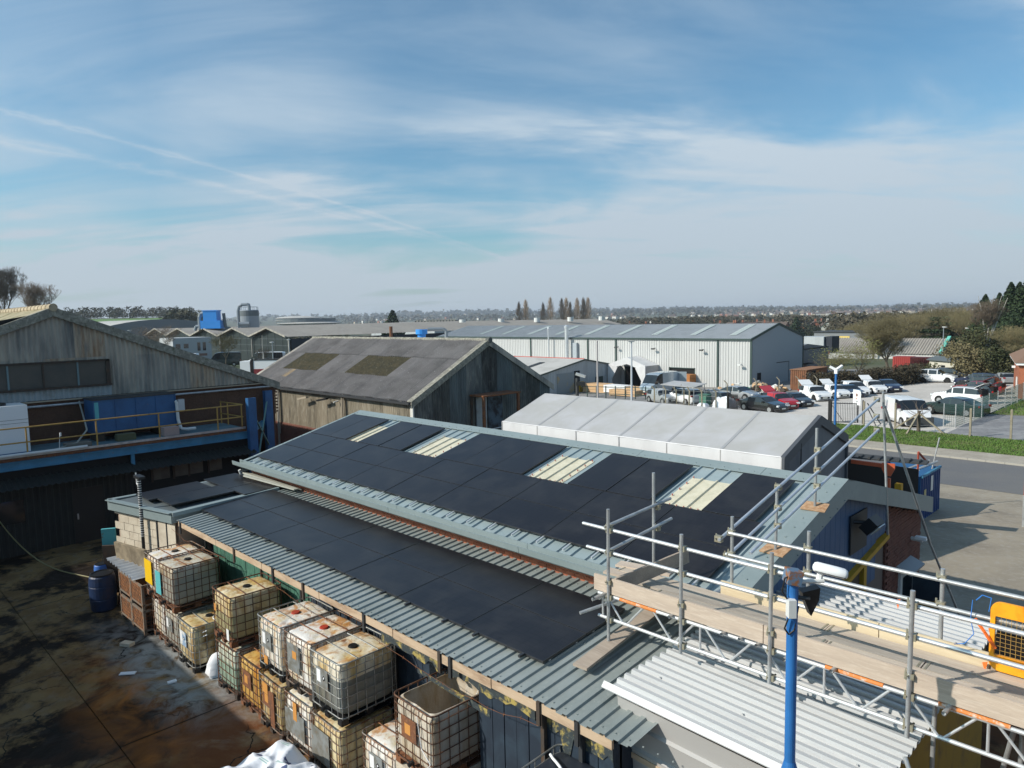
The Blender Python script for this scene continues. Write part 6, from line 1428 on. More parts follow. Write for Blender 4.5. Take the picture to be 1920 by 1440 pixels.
    cladding(t, 'end_cladding_sheet', (X1, ya, 0), (0,1,0), yb-ya, C0(-4), lambda u: zt(ya+u), (1,0,0), .333, .03, m_grey_unit, 'rib', 2.0)
    obj('roof', MB().prism([(X1+.1,ya-.3,zt(ya-.3)+.1),(X1+.1,yr,zr+.15),(X1+.1,yb,zt(yb)+.1),(X1+.1,yb,zt(yb)),(X1+.1,yr,zr+.02),(X1+.1,ya-.3,zt(ya-.3))], (-34,0,0)), m_paleroof, t)
    obj('verge_trim', MB().prism([(X1+.12,ya-.3,zt(ya-.3)+.12),(X1+.12,yr,zr+.17),(X1+.12,yb,zt(yb)+.12),(X1+.12,yb,zt(yb)-.08),(X1+.12,yr,zr-.05),(X1+.12,ya-.3,zt(ya-.3)-.08)], (.06,0,0)), m_green_trim, t)
    obj('red_ridge_line', MB().box(X1-33,X1,yr-.05,yr+.05,zr+.15,zr+.24), mat('red_ridge_trim', (.45,.06,.04), .6), t)
    obj('body', MB().box(X1-34,X1-.06,ya+.2,yb,-4.5,-.9), m_grey_unit, t)
    obj('dark_roof_strip', MB().prism([(X1-6,ya+3,zt(ya+3)+.13),(X1-5,ya+3,zt(ya+3)+.13),(X1-5,yr-3,zt(yr-3)+.18),(X1-6,yr-3,zt(yr-3)+.18)], (0,0,.02)).prism([(X1-13,ya+3,zt(ya+3)+.13),(X1-12,ya+3,zt(ya+3)+.13),(X1-12,yr-3,zt(yr-3)+.18),(X1-13,yr-3,zt(yr-3)+.18)], (0,0,.02)), m_darksteel, t)
    obj('roller_door', MB().box(X1+.04,X1+.08,73.9,77.6,-3.6,-.25), mat('blue_cream_door', (.22,.26,.28), .7, 0, ((.34,.28,.17), .48, .6), .8), t); obj('door_reveal', MB().box(X1+.03,X1+.10,77.6,78.8,-3.6,-.1), m_dark, t)
    obj('green_door', MB().box(X1+.04,X1+.2,82.5,84.1,-3.6,-1.3), m_green_trim, t); obj('yellow_guard', MB().box(X1+.5,X1+.8,77.9,78.9,-3.6,-1.6), m_yellow, t)
m_grey_clad2 = mat('annex_grey', (.17,.185,.20), .6); m_grey_unit = mat('grey_unit_cladding', (.40,.43,.45), .6, 0, ((.30,.32,.33), .45, .7), .6, stretch=(1,1,.3)); m_paleroof = mat('pale_unit_roof', (.45,.44,.42), .8, 0, ((.36,.35,.33), .45, .7), .4)
warehouse()
def door_canopy_tent():
    t = thing('canopy_tent', 'white peaked canopy tent with tied side curtains over the warehouse doorway', 'canopy', (-61.8, 87.2, -3), world=True)
    x0, x1, y0, y1 = -65.3, -58.6, 85.3, 88.5; xm = (x0+x1)/2
    obj('canopy_roof', MB().add([(x0,y0,.45),(xm,y0,1.55),(x1,y0,.35),(x0,y1,.45),(xm,y1,1.55),(x1,y1,.35)], [(0,1,4,3),(1,2,5,4)]), m_tent_w, t)
    obj('valance', MB().prism([(x0,y0-.02,.45),(xm,y0-.02,1.55),(x1,y0-.02,.35),(x1,y0-.02,-.55),(x1-1.2,y0-.02,-.1),(xm,y0-.02,.55),(x0+1.3,y0-.02,.05),(x0,y0-.02,.0)], (0,.03,0)), m_tent_w, t)
    for x, s in ((x0,1),(x1,-1)):
        P = [(x,y0-.18,.4),(x+s*1.75,y0-.18,.0),(x+s*1.25,y0-.18,-.9),(x+s*.7,y0-.18,-1.8),(x+s*.9,y0-.18,-3.1),(x,y0-.18,-3.1)]; obj('curtain', MB().prism(P, (0,.12,0)), m_tent_w, t)
    obj('side_curtain', MB().box(x1-.03,x1+.03,y0,y1,-1.2,.35), m_tent, t)
door_canopy_tent()
def crate_pile(x, y, z, sx, sy, sz, m, label, rz=0):
    t = thing('timber_pack', label, 'timber pack', (x, y, z), rz); 
    for k in range(3): obj('timber_layer', MB().box(-sx/2, sx/2, -sy/2, sy/2, .12+k*sz/3, .12+(k+1)*sz/3-.03), m, t)
    obj('bearer', MB().box(-sx/2+.1,-sx/2+.2,-sy/2,sy/2,0,.12).box(sx/2-.2,sx/2-.1,-sy/2,sy/2,0,.12), m_timber, t)
m_newtimber = mat('new_timber', (.55,.36,.20), .8, 0, ((.45,.28,.14), .45, .7), 1.5); m_orangetimber = mat('orange_timber', (.42,.17,.05), .8, 0, ((.30,.11,.03), .45, .7), 1.5)
crate_pile(-62.3,79,-3.1,4.0,2,1.2,m_newtimber,'light timber pack standing leftmost by the green fence')
crate_pile(-58.5,78.6,-2.9,3.6,2,1.0,m_white,'white wrapped pack between the timber packs')
crate_pile(-54.6,77.8,-2.8,3.0,2,.9,m_newtimber,'low timber pack right beside the silver van')
crate_pile(-54.4,74.6,-2.7,4.2,1.5,.75,m_newtimber,'long low timber pack in front, behind the green fence')
crate_pile(-53.35,87.7,-2.6,1.9,1.6,1.75,m_orangetimber,'tall stack of orange timber packs in the warehouse doorway')
def sawtooth():
    t = thing('sawtooth_factory', 'long low factory with a row of glazed gables and weathered ridged roofs', 'building', (-165, 100, 0), world=True)
    Xr, Y0, Y1 = -139.6, 72.8, 190; bay = 17.4; ze, zr = 4.6, 6.5
    for k in range(5):
        a = Xr-bay*(k+1); c = Xr-bay*k; m_ = (a+c)/2
        obj('roof_bay', MB().add([(a,Y0-1,ze),(m_,Y0-1,zr),(c,Y0-1,ze),(a,Y1,ze),(m_,Y1,zr),(c,Y1,ze)], [(0,1,4,3),(1,2,5,4)]), m_oldroof, t)
        f_ = obj('gable_glazing', MB().prism([(a,Y0,-1),(c,Y0,-1),(c,Y0,ze-.2),(m_,Y0,zr-.2),(a,Y0,ze-.2)], (0,.2,0)), mat('dark_green_glazing', (.012,.020,.020), .5) if k == 0 else bpy.data.materials['dark_green_glazing'], t)
        b = MB()
        for z in (1.2,2.6,4.0): b.box(a,c,Y0-.08,Y0,z,z+.08)
        for i in range(1,5): x = a+(c-a)*i/5; b.box(x-.03,x+.03,Y0-.08,Y0,-1,min(ze+(zr-ze)*(1-abs(x-m_)/(bay/2))-.3, zr))
        obj('glazing_bar', b, m_silod, f_, loc=(0,0,0), kind='stuff')
        for (p, q) in (((a,Y0-1.05,ze),(m_,Y0-1.05,zr)),((m_,Y0-1.05,zr),(c,Y0-1.05,ze))): obj('gable_trim', MB().beam(p, q, .2, .35), m_asb_g3, t)
        obj('column', MB().box(c-.12,c+.12,Y0-.5,Y0-.2,-1,ze-.2), m_asb_g3, t)
    obj('side_wall', MB().box(Xr-.3,Xr,Y0,Y1,-1,ze-.5), m_darkwall, t)
    for i in range(5): solo('roof_ventilator', MB().tube((-150+i*2,130+i*13,6.0),(-150+i*2,130+i*13,7.3),.9,n=12), m_whitep, 'small white ventilator, '+('first','second','third','fourth','fifth')[i]+' from the left on the long factory roof', 'ventilator', 'ventilators on the long factory roof')
    t = thing('white_office', 'small white two storey office left of the glazed gables behind bare trees', 'building', (-155, 57, 0), world=True)
    obj('wall', MB().box(-157,-149.5,52.5,60.2,-.5,4.9), m_paleblue, t); 
    for y in (57.3,58.4): obj('window', MB().box(-149.5,-149.45,y,y+.6,2.2,3.9), m_glass, t)
    for y in (53.0,54.6): obj('window', MB().box(-149.5,-149.45,y,y+.9,2.8,3.7), m_glass, t)
    obj('sign_band', MB().box(-149.5,-149.44,57.2,59.2,1.1,1.6), mat('brown_sign', (.22,.12,.09), .7), t)
m_oldroof = mat('weathered_factory_roof', (.30,.275,.245), .95, 0, ((.24,.22,.20), .42, .68), .15, ((.36,.34,.31), .5, .8), 1.2); m_darkwall = mat('dark_factory_wall', (.012,.018,.03), .7); m_paleblue = mat('pale_office_render', (.38,.40,.42), .8)
sawtooth()
def silo_things():
    t = thing('grey_silo', 'grey cylindrical silo with curved duct and roof handrail on the factory', 'silo', (-180.1, 82.8, 6.5))
    obj('silo_body', MB().lathe((0,0,0), [(2.35,-1),(2.35,4.3),(2.2,4.45)], 24), m_silo, t); obj('dark_band', MB().lathe((0,0,2.9), [(2.38,0),(2.38,1.35)], 24), m_silod, t)
    b = MB()
    for i in range(12): a = i*pi/6; b.tube((2.2*cos(a),2.2*sin(a),4.4),(2.2*cos(a),2.2*sin(a),5.3),.05,n=4); b.tube((2.2*cos(a),2.2*sin(a),5.25),(2.2*cos(a+pi/6),2.2*sin(a+pi/6),5.25),.05,n=4)
    obj('handrail', b, m_silo, t)
    r = Vector((sin(YAW), cos(YAW), 0)); P = [r*-2.9+Vector((0,0,-1)), r*-2.9+Vector((0,0,4.4)), r*-2.6+Vector((0,0,5.4)), r*-1.8+Vector((0,0,5.9)), r*-.2+Vector((0,0,5.95)), r*.05+Vector((0,0,5.6)), r*.05+Vector((0,0,4.4))]
    obj('duct', MB().path(P, .42, 10), m_silo, t)
    t = thing('blue_extractor', 'bright blue dust extractor with grey ducts on the factory roof', 'extractor', (-182.2, 74.0, 6.6))
    ax = Vector((sin(YAW), cos(YAW), 0)); ang = atan2(ax.y, ax.x)
    obj('lower_housing', MB().rbox((0,0,.8), 5.0, 3, 2.0, ang), m_skyb, t); obj('upper_housing', MB().rbox(Vector((0,0,3.0))-ax*.1, 3.4, 2.8, 2.4, ang), m_skyb, t); obj('top_cap', MB().rbox(Vector((0,0,4.3))-ax*.1, 3.8, 3.0, .25, ang), m_skyb, t)
    obj('duct', MB().path([ax*-3.3+Vector((0,0,-.4)), ax*-3.3+Vector((0,0,2.6)), ax*-2.9+Vector((0,0,3.6)), ax*-1.5+Vector((0,0,3.9))], .45, 10), m_silo, t); obj('duct', MB().path([ax*-4.6+Vector((0,0,-.6)), ax*-4.3+Vector((0,0,.4)), ax*-2.5+Vector((0,0,.5))], .4, 10), m_silo, t)
    obj('side_duct', MB().path([ax*2.9+Vector((0,0,3.6)), ax*3.2+Vector((0,0,0)), ax*5.2+Vector((0,0,-.5))], .4, 10), m_silod, t)
    solo('roof_plant', MB().rbox((-178.0,80.2,7.2), 2.4, 1.6, 1.2, ang).tube((-178,79,7.4),(-176.5,81,7.4),.5), m_silo, 'small grey roof plant between the blue extractor and the silo', 'roof plant')
    t = thing('arched_shed', 'large grey arched roof shed far left behind bare trees', 'building', (-250, 85, 3), world=True)
    zz = lambda u: 9.3-(u*2-1)**2*3.3
    b = MB(); b.grid(lambda u, v: (-238-50*v, 60+42*u, zz(u)), 12, 2); obj('roof', b, m_paleroof, t); b = MB(); P = [(-238,60+42*i/12,zz(i/12)) for i in range(13)]+[(-238,102,1),(-238,60,1)]; b.prism(P, (-.5,0,0)); obj('gable_wall', b, m_grey_clad2, t)
silo_things()
def flues():
    solo('blue_cyclone', MB().tube((-96,74,3),(-96,74,5.9),.7,n=14).tube((-96,74,5.2),(-96,74,6.0),1.0,n=14), m_skyb, 'light blue cyclone top just above the asbestos shed ridge', 'cyclone')
    solo('roof_duct', MB().path([(-95.6,75,6.0),(-94.0,77,6.0),(-93.6,77.4,5.6),(-93.6,77.4,3)], .3, 8), m_silo, 'grey bent duct right of the light blue cyclone', 'duct')
    solo('chimney_pipe', MB().tube((-100.0,70.6,3),(-100.0,70.6,6.6),.28,n=10), m_rust, 'thin brown chimney pipe above the asbestos shed ridge', 'chimney')
flues()
def misc_buildings():
    t = thing('red_door_unit', 'white industrial unit with ribbed grey roof, turquoise verge and red roller door', 'building', (-48, 165, -2), world=True)
    # runs along -X from gable at X~-39
    A = Vector((-40.8,171.5,0)); X0, X1 = -72, -40.8; Y0, YR, Y1 = 162.0, 168.5, 175.0; ze, zr = -1.6, 1.3
    Y0 = 171.5-9.0; 
    obj('wall', MB().box(X0,X1,Y0,Y1,-6,ze), m_white_clad, t)
    for i in range(10): b = MB(); x = X0+(X1-X0)*i/10; w=(X1-X0)/10; corr(b, (x,Y0-.3,ze), (1,0,0), Vector((0,YR-Y0,zr-ze)).normalized(), (0,-.4,.9), w, hypot(YR-Y0,zr-ze)+.3, w/6, .18, 'sine'); obj('roof_sheet', b, m_oldroof, t)
    obj('rear_roof', MB().poly([(X0,YR,zr),(X1,YR,zr),(X1,Y1,ze),(X0,Y1,ze)]), m_oldroof, t); obj('gable', MB().prism([(X1,Y0,ze),(X1,Y1,ze),(X1,YR,zr)], (.1,0,0)), m_grey_clad2, t)
    obj('verge_trim', MB().beam((X1+.25,Y0-.3,ze+.35),(X1+.25,YR,zr+.42),.6,.5), mat('turquoise_trim', (.14,.50,.42), .6), t); obj('verge_trim', MB().beam((X1+.1,YR,zr+.25),(X1+.1,Y1,ze+.1),.3,.3), m_dark, t)
    obj('roller_door', MB().box(-48.4,-43.6,Y0-.15,Y0-.02,-6,-2.3), mat('red_roller_door', (.62,.03,.02), .5), t)
    t = thing('garden_shed', 'small cream shed with dark roof at the far end of the car park', 'shed', (-27, 113, -1.5), world=True)
    obj('wall', MB().prism([(-29.4,112.3,-1.6),(-25.6,109.3,-1.6),(-24.0,111.3,-1.6),(-27.8,114.3,-1.6)], (0,0,2.15)), mat('cream_shed_wall', (.56,.54,.46), .8), t); obj('roof', MB().prism([(-29.8,112.2,.5),(-25.4,108.8,.5),(-24.6,109.8,.95),(-28.9,113.2,.95)], (0,0,.12)), m_silod, t); obj('window', MB().beam((-27.5,110.75,-.35),(-27.0,110.35,-.35),.06,.6), m_glass, t)
    t = thing('brick_gatehouse', 'orange brick building with tiled roof edge cut off by the right edge', 'building', (-14, 88, 0), world=True)
    obj('wall', MB().prism([(-13.6,80.9,-1.2),(-3.8,82.9,-1.2),(-6.6,96.6,-1.2),(-16.4,94.6,-1.2)], (0,0,3.5)), mat('orange_wall_brick', (.36,.12,.06), .85, 0, ((.28,.09,.045), .45, .7), 1.5), t); obj('fascia', MB().prism([(-13.8,80.5,2.3),(-3.8,82.5,2.3),(-6.6,97.0,2.3),(-16.9,94.9,2.3)], (0,0,.22)), m_white, t); obj('roof', MB().add([(-13.9,80.4,2.52),(-3.8,82.4,2.52),(-6.6,97.1,2.52),(-17.0,95.0,2.52),(-12.6,88.3,4.6),(-5.6,89.6,4.6)], [(0,1,5,4),(2,3,4,5),(3,0,4),(1,2,5)]), mat('brown_roof_tile', (.20,.12,.08), .9), t)
    obj('door', MB().rbox((-14.32,84.0,-.1),.1,1.1,2.0,radians(11.5)), m_whitep, t); obj('lamp', MB().rbox((-15.4,88.5,1.6),.3,.7,.2,radians(11.5)), m_white, t)
    t = thing('green_shed', 'small turquoise roofed shed half hidden by bushes at the right', 'shed', (-27, 150, 2), world=True); obj('wall', MB().box(-30,-20,150,156,-1,3.6), m_paleroof, t); obj('roof', MB().prism([(-30.5,149.5,3.5),(-30.5,156.5,3.5),(-30.5,153,5.6)], (11,0,0)), mat('turquoise_roof', (.14,.27,.28), .8), t)
    # skips / tanks behind trees
    t = thing('grey_hopper', 'pale grey steel hopper on a red frame right of the white warehouse', 'hopper', (-55, 136, 0), world=True); obj('hopper_body', MB().box(-57.2,-52.5,133.5,137.5,.2,2.9), m_grey_unit, t); obj('dark_side', MB().box(-52.5,-51.2,134,137.5,0,2.95), m_darkwall, t); obj('red_frame', MB().box(-57.2,-51.4,133.3,133.5,-.3,.2).box(-57.0,-56.7,133.3,133.6,-4,0).box(-52.3,-52.0,133.3,133.6,-4,0), mat('red_frame', (.32,.06,.03), .7), t)
    t = thing('charcoal_hall', 'charcoal hall with yellow strip sign beyond the hopper', 'building', (-63, 180, 0), world=True); obj('wall', MB().box(-72,-58,177,190,-5,2.4), m_grey_clad2, t); obj('roof', MB().box(-72.3,-57.7,176.7,190.3,2.4,2.6), m_darksteel, t); obj('sign_band', MB().box(-69.5,-63.5,176.8,176.95,.6,1.5), mat('yellow_sign_band', (.65,.48,.12), .6), t)
    for x0, y0, L_, lab, m in ((-34.2,120.5,2.6,'dark red container standing behind the hedge','dark'),(-37.0,121.5,2.4,'brighter red container end behind the hedge','red')):
        t = thing('red_container', lab, 'container', (x0,y0,-2.3), world=True); mm = mat('container_'+m, (.11,.014,.014) if m == 'dark' else (.30,.03,.025), .6)
        obj('body', MB().box(x0,x0+5.6 if m == 'dark' else x0+2.6,y0,y0+2.4,-2.3,.3), mm, t); cladding(t, 'side_panel', (x0,y0-.02,0), (1,0,0), 5.6 if m == 'dark' else 2.6, C0(-2.2), C0(.25), (0,-1,0), .28, .06, mm, 'box', 2.8)
    # brown container with open door
    t = thing('rusty_container', 'rusty brown shipping container with one door open, white marks on its front', 'container', (-36.5, 90.5, -1.9), world=True)
    obj('body', MB().box(-37.9,-35.9,86.3,92.6,-2.0,.55), m_rustc, t); obj('roof', MB().box(-38,-35.8,86.2,92.7,.55,.62), m_rustc2, t); obj('opening', MB().box(-35.9,-35.86,87.8,88.9,-1.9,.4), m_dark, t); obj('open_door', MB().box(-35.85,-35.80,88.9,89.8,-1.85,.4), m_orangetimber, t)
    cladding(t, 'side_panel', (-37.9,86.28,0), (1,0,0), 2.0, C0(-1.95), C0(.5), (0,-1,0), .25, .05, m_rustc, 'box', 2.0)
    for y, z, w in ((86.7,-.35,.7),(87.3,-1.1,.35),(90.6,-.5,.7)): obj('white_marking', MB().box(-35.86,-35.855,y,y+w*.35,z,z+.45).box(-35.86,-35.855,y+w*.5,y+w*.8,z+.1,z+.45), m_whitep, t)
    # far halls
    for x0, y0, w, d, z0, z1, lab, m in ((-330,255,60,30,-6,5.2,'low pale grey roofed hall far beyond the factory', m_grey_unit), (-360,395,60,26,-8,3.0,'long white roofed hall behind the poplars', m_white_clad), (-185,285,46,24,-7,-.2,'white curved roof hall right behind the warehouse ridge', m_white_clad), (-305,360,30,20,-8,3.2,'pale blue roofed hall right of the poplars', m_paleblue)):
        t = thing('distant_hall', lab, 'building', (x0, y0, z0)); rz = radians(0); obj('wall', MB().box(-w/2,w/2,-d/2,d/2,0,(z1-z0)*.8), m, t); obj('roof', MB().prism([(-w/2,-d/2,(z1-z0)*.8),(w/2,-d/2,(z1-z0)*.8),(w/2,0,z1-z0),(-w/2,0,z1-z0)], (0,0,.2)).prism([(-w/2,0,z1-z0),(w/2,0,z1-z0),(w/2,d/2,(z1-z0)*.8),(-w/2,d/2,(z1-z0)*.8)], (0,0,.2)), m, t)
    # ribbed long block on the skyline
    t = thing('ribbed_block', 'long grey block with a row of ribbed bays on the skyline', 'building', (-393, 316, 0), rz=radians(-45.2+90-1)); 
    obj('wall', MB().box(-14,15,-6,6,-6,6.2), m_darksteel, t)
    for i in range(13): obj('rib_bay', MB().prism([(-13+i*2.15,-6.3,-6),(-11.6+i*2.15,-6.3,-6),(-11.6+i*2.15,-6.3,6.6),(-12.3+i*2.15,-6.3,7.4),(-13+i*2.15,-6.3,6.6)], (0,.5,0)), m_asb_g3, t)
    obj('end_block', MB().box(-32,-14,-6,6,-6,5.6), m_paleroof, t)
    # stepped rounded stadium like building
    t = thing('round_hall', 'pale hall with stacked curved roofs on the left skyline', 'building', (-640, 355, 0))
    for k, (r, z) in enumerate(((30,6.3),(25,9.3),(20,11.5))): obj('curved_roof', MB().lathe((-k*4,-k*4,0), [(r,z-1.8),(r+1.5,z-.8),(r-2,z+.3),(r*.3,z+1.4)], 32), m_paleroof, t)
    obj('hall_base', MB().lathe((-2,-2,0), [(28,-8),(28,10)], 24), m_silod, t)
m_rustc = mat('rusty_container_paint', (.20,.085,.04), .85, 0, ((.13,.06,.035), .45, .7), 1.5); m_rustc2 = mat('rusty_container_roof', (.24,.12,.065), .9)
misc_buildings()
# houses: one builder, individual copies
HW = {1:'middle of the three in front of the field wood',3:'left of the round dark evergreen',4:'just left of the evergreen, second one',5:'just above the warehouse ridge end',6:'right of the one above the ridge end',7:'left of the one above the ridge end',8:'fourth from the warehouse ridge end',9:'left most in the valley wood above the warehouse roof',10:'second from left in the valley wood',11:'in the valley wood centre above the roof lights',12:'at the far left of the brown wood by the poplars',13:'beyond the field right of the brick pair',14:'beyond the far hedge over the charcoal hall',15:'in the valley wood right of the leftmost brick house',16:'behind the round dark evergreen',17:'behind the three at the field edge',18:'behind the evergreen among bare trees',19:'between the valley wood and the warehouse ridge'}
def houses():
    def mk(label, wall_m):
        t = thing('brick_house', label, 'house', (0,0,-50), group='houses beyond the field')
        w = obj('wall', MB().box(-4.5,4.5,-4,4,-3,5).prism([(-4.5,-4,5),(-4.5,4,5),(-4.5,0,8)], (9,0,0)), wall_m, t)
        r = obj('roof', MB().prism([(-4.8,-4.4,4.7),(-4.8,0,8.2),(-4.8,0,8.5),(-4.8,-4.6,4.9)], (9.6,0,0)).prism([(-4.8,4.4,4.7),(-4.8,4.6,4.9),(-4.8,0,8.5),(-4.8,0,8.2)], (9.6,0,0)), m_tile, t)
        obj('chimney', MB().box(-3.9,-3.0,-.5,.5,7.8,9.8), wall_m, r)
        for x in (-2.8,0,2.8):
            for z in (.6,3.2): obj('window', MB().box(x-.6,x+.6,-4.05,-4.0,z,z+1.2), m_white, t)
        return t
    m_tile = mat('dark_roof_tile', (.10,.075,.065), .9); mr = mat('red_house_brick', (.30,.12,.075), .9); mw = mat('rendered_house', (.52,.50,.46), .9)
    A = mk('semi-detached house with red brick walls beyond the field', mr); B = mk('white rendered house beyond the field', mw); rnd = random.Random(12)
    spots = [(1503,430,0),(1528,435,0),(1550,425,1),(1447,410,0),(1462,420,0),(1390,420,0),(1405,430,0),(1372,425,0),(1350,420,0),(1215,520,0),(1225,530,1),(1340,560,0),(1190,600,0),(1610,560,1),(1645,600,0),(1240,610,1),(1490,470,1),(1535,480,0),(1430,520,0),(1300,500,0)]
    for i, (px, r, k) in enumerate(spots):
        x, y = pol(azof(px), r); z = G(x, y)-.5; s = A if k == 0 else B
        rz = rnd.uniform(0, pi)
        if i == 0: s.location = (x,y,z); s.rotation_euler[2] = rz; continue
        if i == 2: s.location = (x,y,z); s.rotation_euler[2] = rz; continue
        dup(s, (x,y,z), rz, ('red brick house ' if k == 0 else 'white rendered house ')+HW[i])
    A['label'] = 'red brick house leftmost of the three in front of the field wood'; B['label'] = 'white rendered house right of the brick pair beyond the field'
houses()
# ------------------------------------------------------------------ vehicles
PROF = {
 'hatch': dict(L=3.7, W=1.60, st=[(-.5,.62,0),(-.49,.84,0),(-.465,.92,0),(-.40,1.32,2),(-.36,1.36,1),(-.22,1.40,1),(-.20,1.405,3),(.02,1.39,1),(.04,1.385,3),(.09,1.34,2),(.235,.97,0),(.28,.93,0),(.42,.82,0),(.475,.70,0),(.5,.50,0)], belt=.88),
 'sedan': dict(L=4.3, W=1.66, st=[(-.5,.66,0),(-.49,.86,0),(-.36,.94,0),(-.20,1.24,2),(-.13,1.29,1),(-.03,1.31,3),(-.01,1.31,1),(.10,1.25,2),(.24,.90,0),(.29,.86,0),(.42,.76,0),(.48,.64,0),(.5,.48,0)], belt=.84),
 'suv': dict(L=4.1, W=1.68, st=[(-.5,.70,0),(-.49,.95,0),(-.465,1.02,0),(-.41,1.44,2),(-.34,1.50,1),(-.18,1.54,3),(-.155,1.54,1),(.05,1.50,3),(.07,1.49,2),(.215,1.08,0),(.27,1.03,0),(.42,.92,0),(.475,.78,0),(.5,.52,0)], belt=1.0),
 'van': dict(L=4.5, W=1.76, st=[(-.5,1.60,0),(-.49,1.76,0),(-.3,1.78,0),(.05,1.78,0),(.12,1.77,1),(.20,1.72,2),(.335,1.12,0),(.36,1.06,0),(.46,.90,0),(.49,.72,0),(.5,.5,0)], belt=1.05),
 'highvan': dict(L=5.6, W=1.9, st=[(-.5,2.30,0),(-.49,2.44,0),(-.2,2.48,0),(.10,2.46,0),(.20,2.38,1),(.255,2.22,2),(.37,1.30,0),(.39,1.22,0),(.47,1.02,0),(.495,.8,0),(.5,.5,0)], belt=1.22),
 'minibus': dict(L=5.6, W=1.9, st=[(-.5,2.1,0),(-.48,2.3,1),(-.25,2.32,3),(-.23,2.32,1),(.0,2.32,3),(.02,2.32,1),(.20,2.28,1),(.255,2.15,2),(.37,1.30,0),(.39,1.22,0),(.47,1.02,0),(.495,.8,0),(.5,.5,0)], belt=1.22)}
PM = {}
def paint(n):
    cols = dict(white=(.74,.75,.76), black=(.012,.013,.016), navy=(.012,.018,.05), red=(.42,.010,.016), silver=(.42,.44,.46), dgreen=(.008,.022,.02), grey=(.10,.11,.12), dred=(.18,.012,.02), sblue=(.35,.42,.48))
    if n not in PM: PM[n] = mat('car_paint_'+n, cols[n], .25, .35 if n in ('silver','sblue','grey') else 0, coat=.8)
    return PM[n]
VT = {}
def vehicle(kind, color, label, x, y, rz, open_tail=False, rim='silver', z=None, group=None, bumper=None, s=1.0):
    P = PROF[kind]; L, Wd, belt = P['L'], P['W'], P['belt']; zz = (g(x, y) if z is None else z)+.03
    t = thing('parked_van' if 'van' in kind or kind == 'minibus' else 'parked_car', label, 'van' if 'van' in kind or kind == 'minibus' else 'car', (x, y, zz), rz, group); t.scale = (s,s,s)
    key = (kind,)
    if key not in VT:
        body = MB(); win = MB(); hw = Wd/2; secs = []
        for fx, zt, fl in P['st']:
            xx = fx*L; e = abs(fx)*2; w = hw*(1-.16*max(0, e-.72)/.28*max(0, e-.72)/.28*1.6 if e > .72 else 1)
            bz = min(belt, zt-.01); top = zt > belt+.08
            wt = w*(1-.20*(zt-belt)/max(.4, zt-belt+.25)) if top else w*.93
            if kind in ('van','highvan','minibus'): wt = w*(.93 if top else .92)
            lo = .22 if e < .96 else .30
            secs.append([(xx,w*.92,lo),(xx,w,.38),(xx,w*1.0,(bz+.38)/2),(xx,w*.97,bz),(xx,wt,(zt-.05) if top else zt-.005),(xx,wt*.72,zt),(xx,0,zt+.015)])
        n_ = 7
        for sgn in (1,-1):
            for k in range(len(secs)-1):
                fl = (P['st'][k][2], P['st'][k+1][2]); side_glass = (P['st'][k][2] in (1,2,) or P['st'][k+1][2] in (1,2)) and not (P['st'][k][2] == 3) 
                if kind in ('van','highvan') and P['st'][k][0] < .04: side_glass = False
                for i in range(n_-1):
                    q = [secs[k][i], secs[k][i+1], secs[k+1][i+1], secs[k+1][i]]; q = [(a, sgn*b, c) for a, b, c in q]
                    if sgn < 0: q = q[::-1]
                    screen = (fl[0] == 2 and fl[1] == 0) or (fl[0] == 0 and fl[1] == 2)
                    rear = kind in ('van','highvan') and False
                    if i == 3 and side_glass: win.poly(q)
                    elif i in (4,5) and screen: win.poly(q)
                    else: body.poly(q)
        for k, o in ((0, 1), (len(secs)-1, -1)):
            P_ = secs[k]; pts = [(a,b,c) for a,b,c in P_] + [(a,-b,c) for a,b,c in P_[::-1][1:]]; body.poly(pts if o < 0 else pts[::-1])
        body.box(-L/2+.15, L/2-.15, -hw*.85, hw*.85, .16, .24)
        tyre = MB(); tyre.tube((0,-.1,0),(0,.1,0),.31 if 'van' not in kind else .33,n=20); rimm = MB(); rimm.tube((0,-.105,0),(0,.105,0),.19,n=14)
        hl = MB(); tl = MB()
        for sg in (-1,1):
            hz = .70 if kind != 'highvan' and kind != 'minibus' else .92
            if kind == 'suv': hz = .80
            hl.rbox((L*.475, sg*hw*.70, hz-.06), .16, .34, .13, sg*-.35); tl.rbox((-L*.487, sg*hw*.78, hz+.12), .08, .26, .16, 0)
        gr = MB(); gr.box(L/2-.03, L/2+.012, -.45, .45, .33, .52); gr.box(L/2-.0, L/2+.01, -hw*.6, hw*.6, .24, .30)
        pl_ = MB(); pl_.box(L/2+.013, L/2+.02, -.24, .24, .36, .46)
        arch = MB()
        for fx in (.315, -.30): arch.tube((fx*L,-hw*.985-.012,.33),(fx*L,hw*.985+.012,.33),.37,n=20)
        mir = MB(); mx_ = L*.17 if 'van' not in kind and kind != 'minibus' else L*.27
        for sg in (-1,1): mir.rbox((mx_, sg*(hw+.06), belt+.07), .12, .16, .12)
        VT[key] = [b.mesh(nm, sm_) for b, nm, sm_ in ((body,'body',False),(win,'windows',False),(tyre,'tyre',False),(rimm,'rim',False),(hl,'headlight',False),(tl,'tail_light',False),(gr,'grille',False),(pl_,'number_plate',False),(arch,'wheel_arch',False),(mir,'mirror',False))]
    me = VT[key]; pc = paint(color)
    def put(name, mesh, m, parent=t, loc=(0,0,0), rot=0):
        if not mesh.materials: mesh.materials.append(m)
        o = bpy.data.objects.new(name, mesh); COL.objects.link(o); o.parent = parent; o.location = loc; o.rotation_euler = (0,0,rot)
        o.material_slots[0].link = 'OBJECT'; o.material_slots[0].material = m; return o
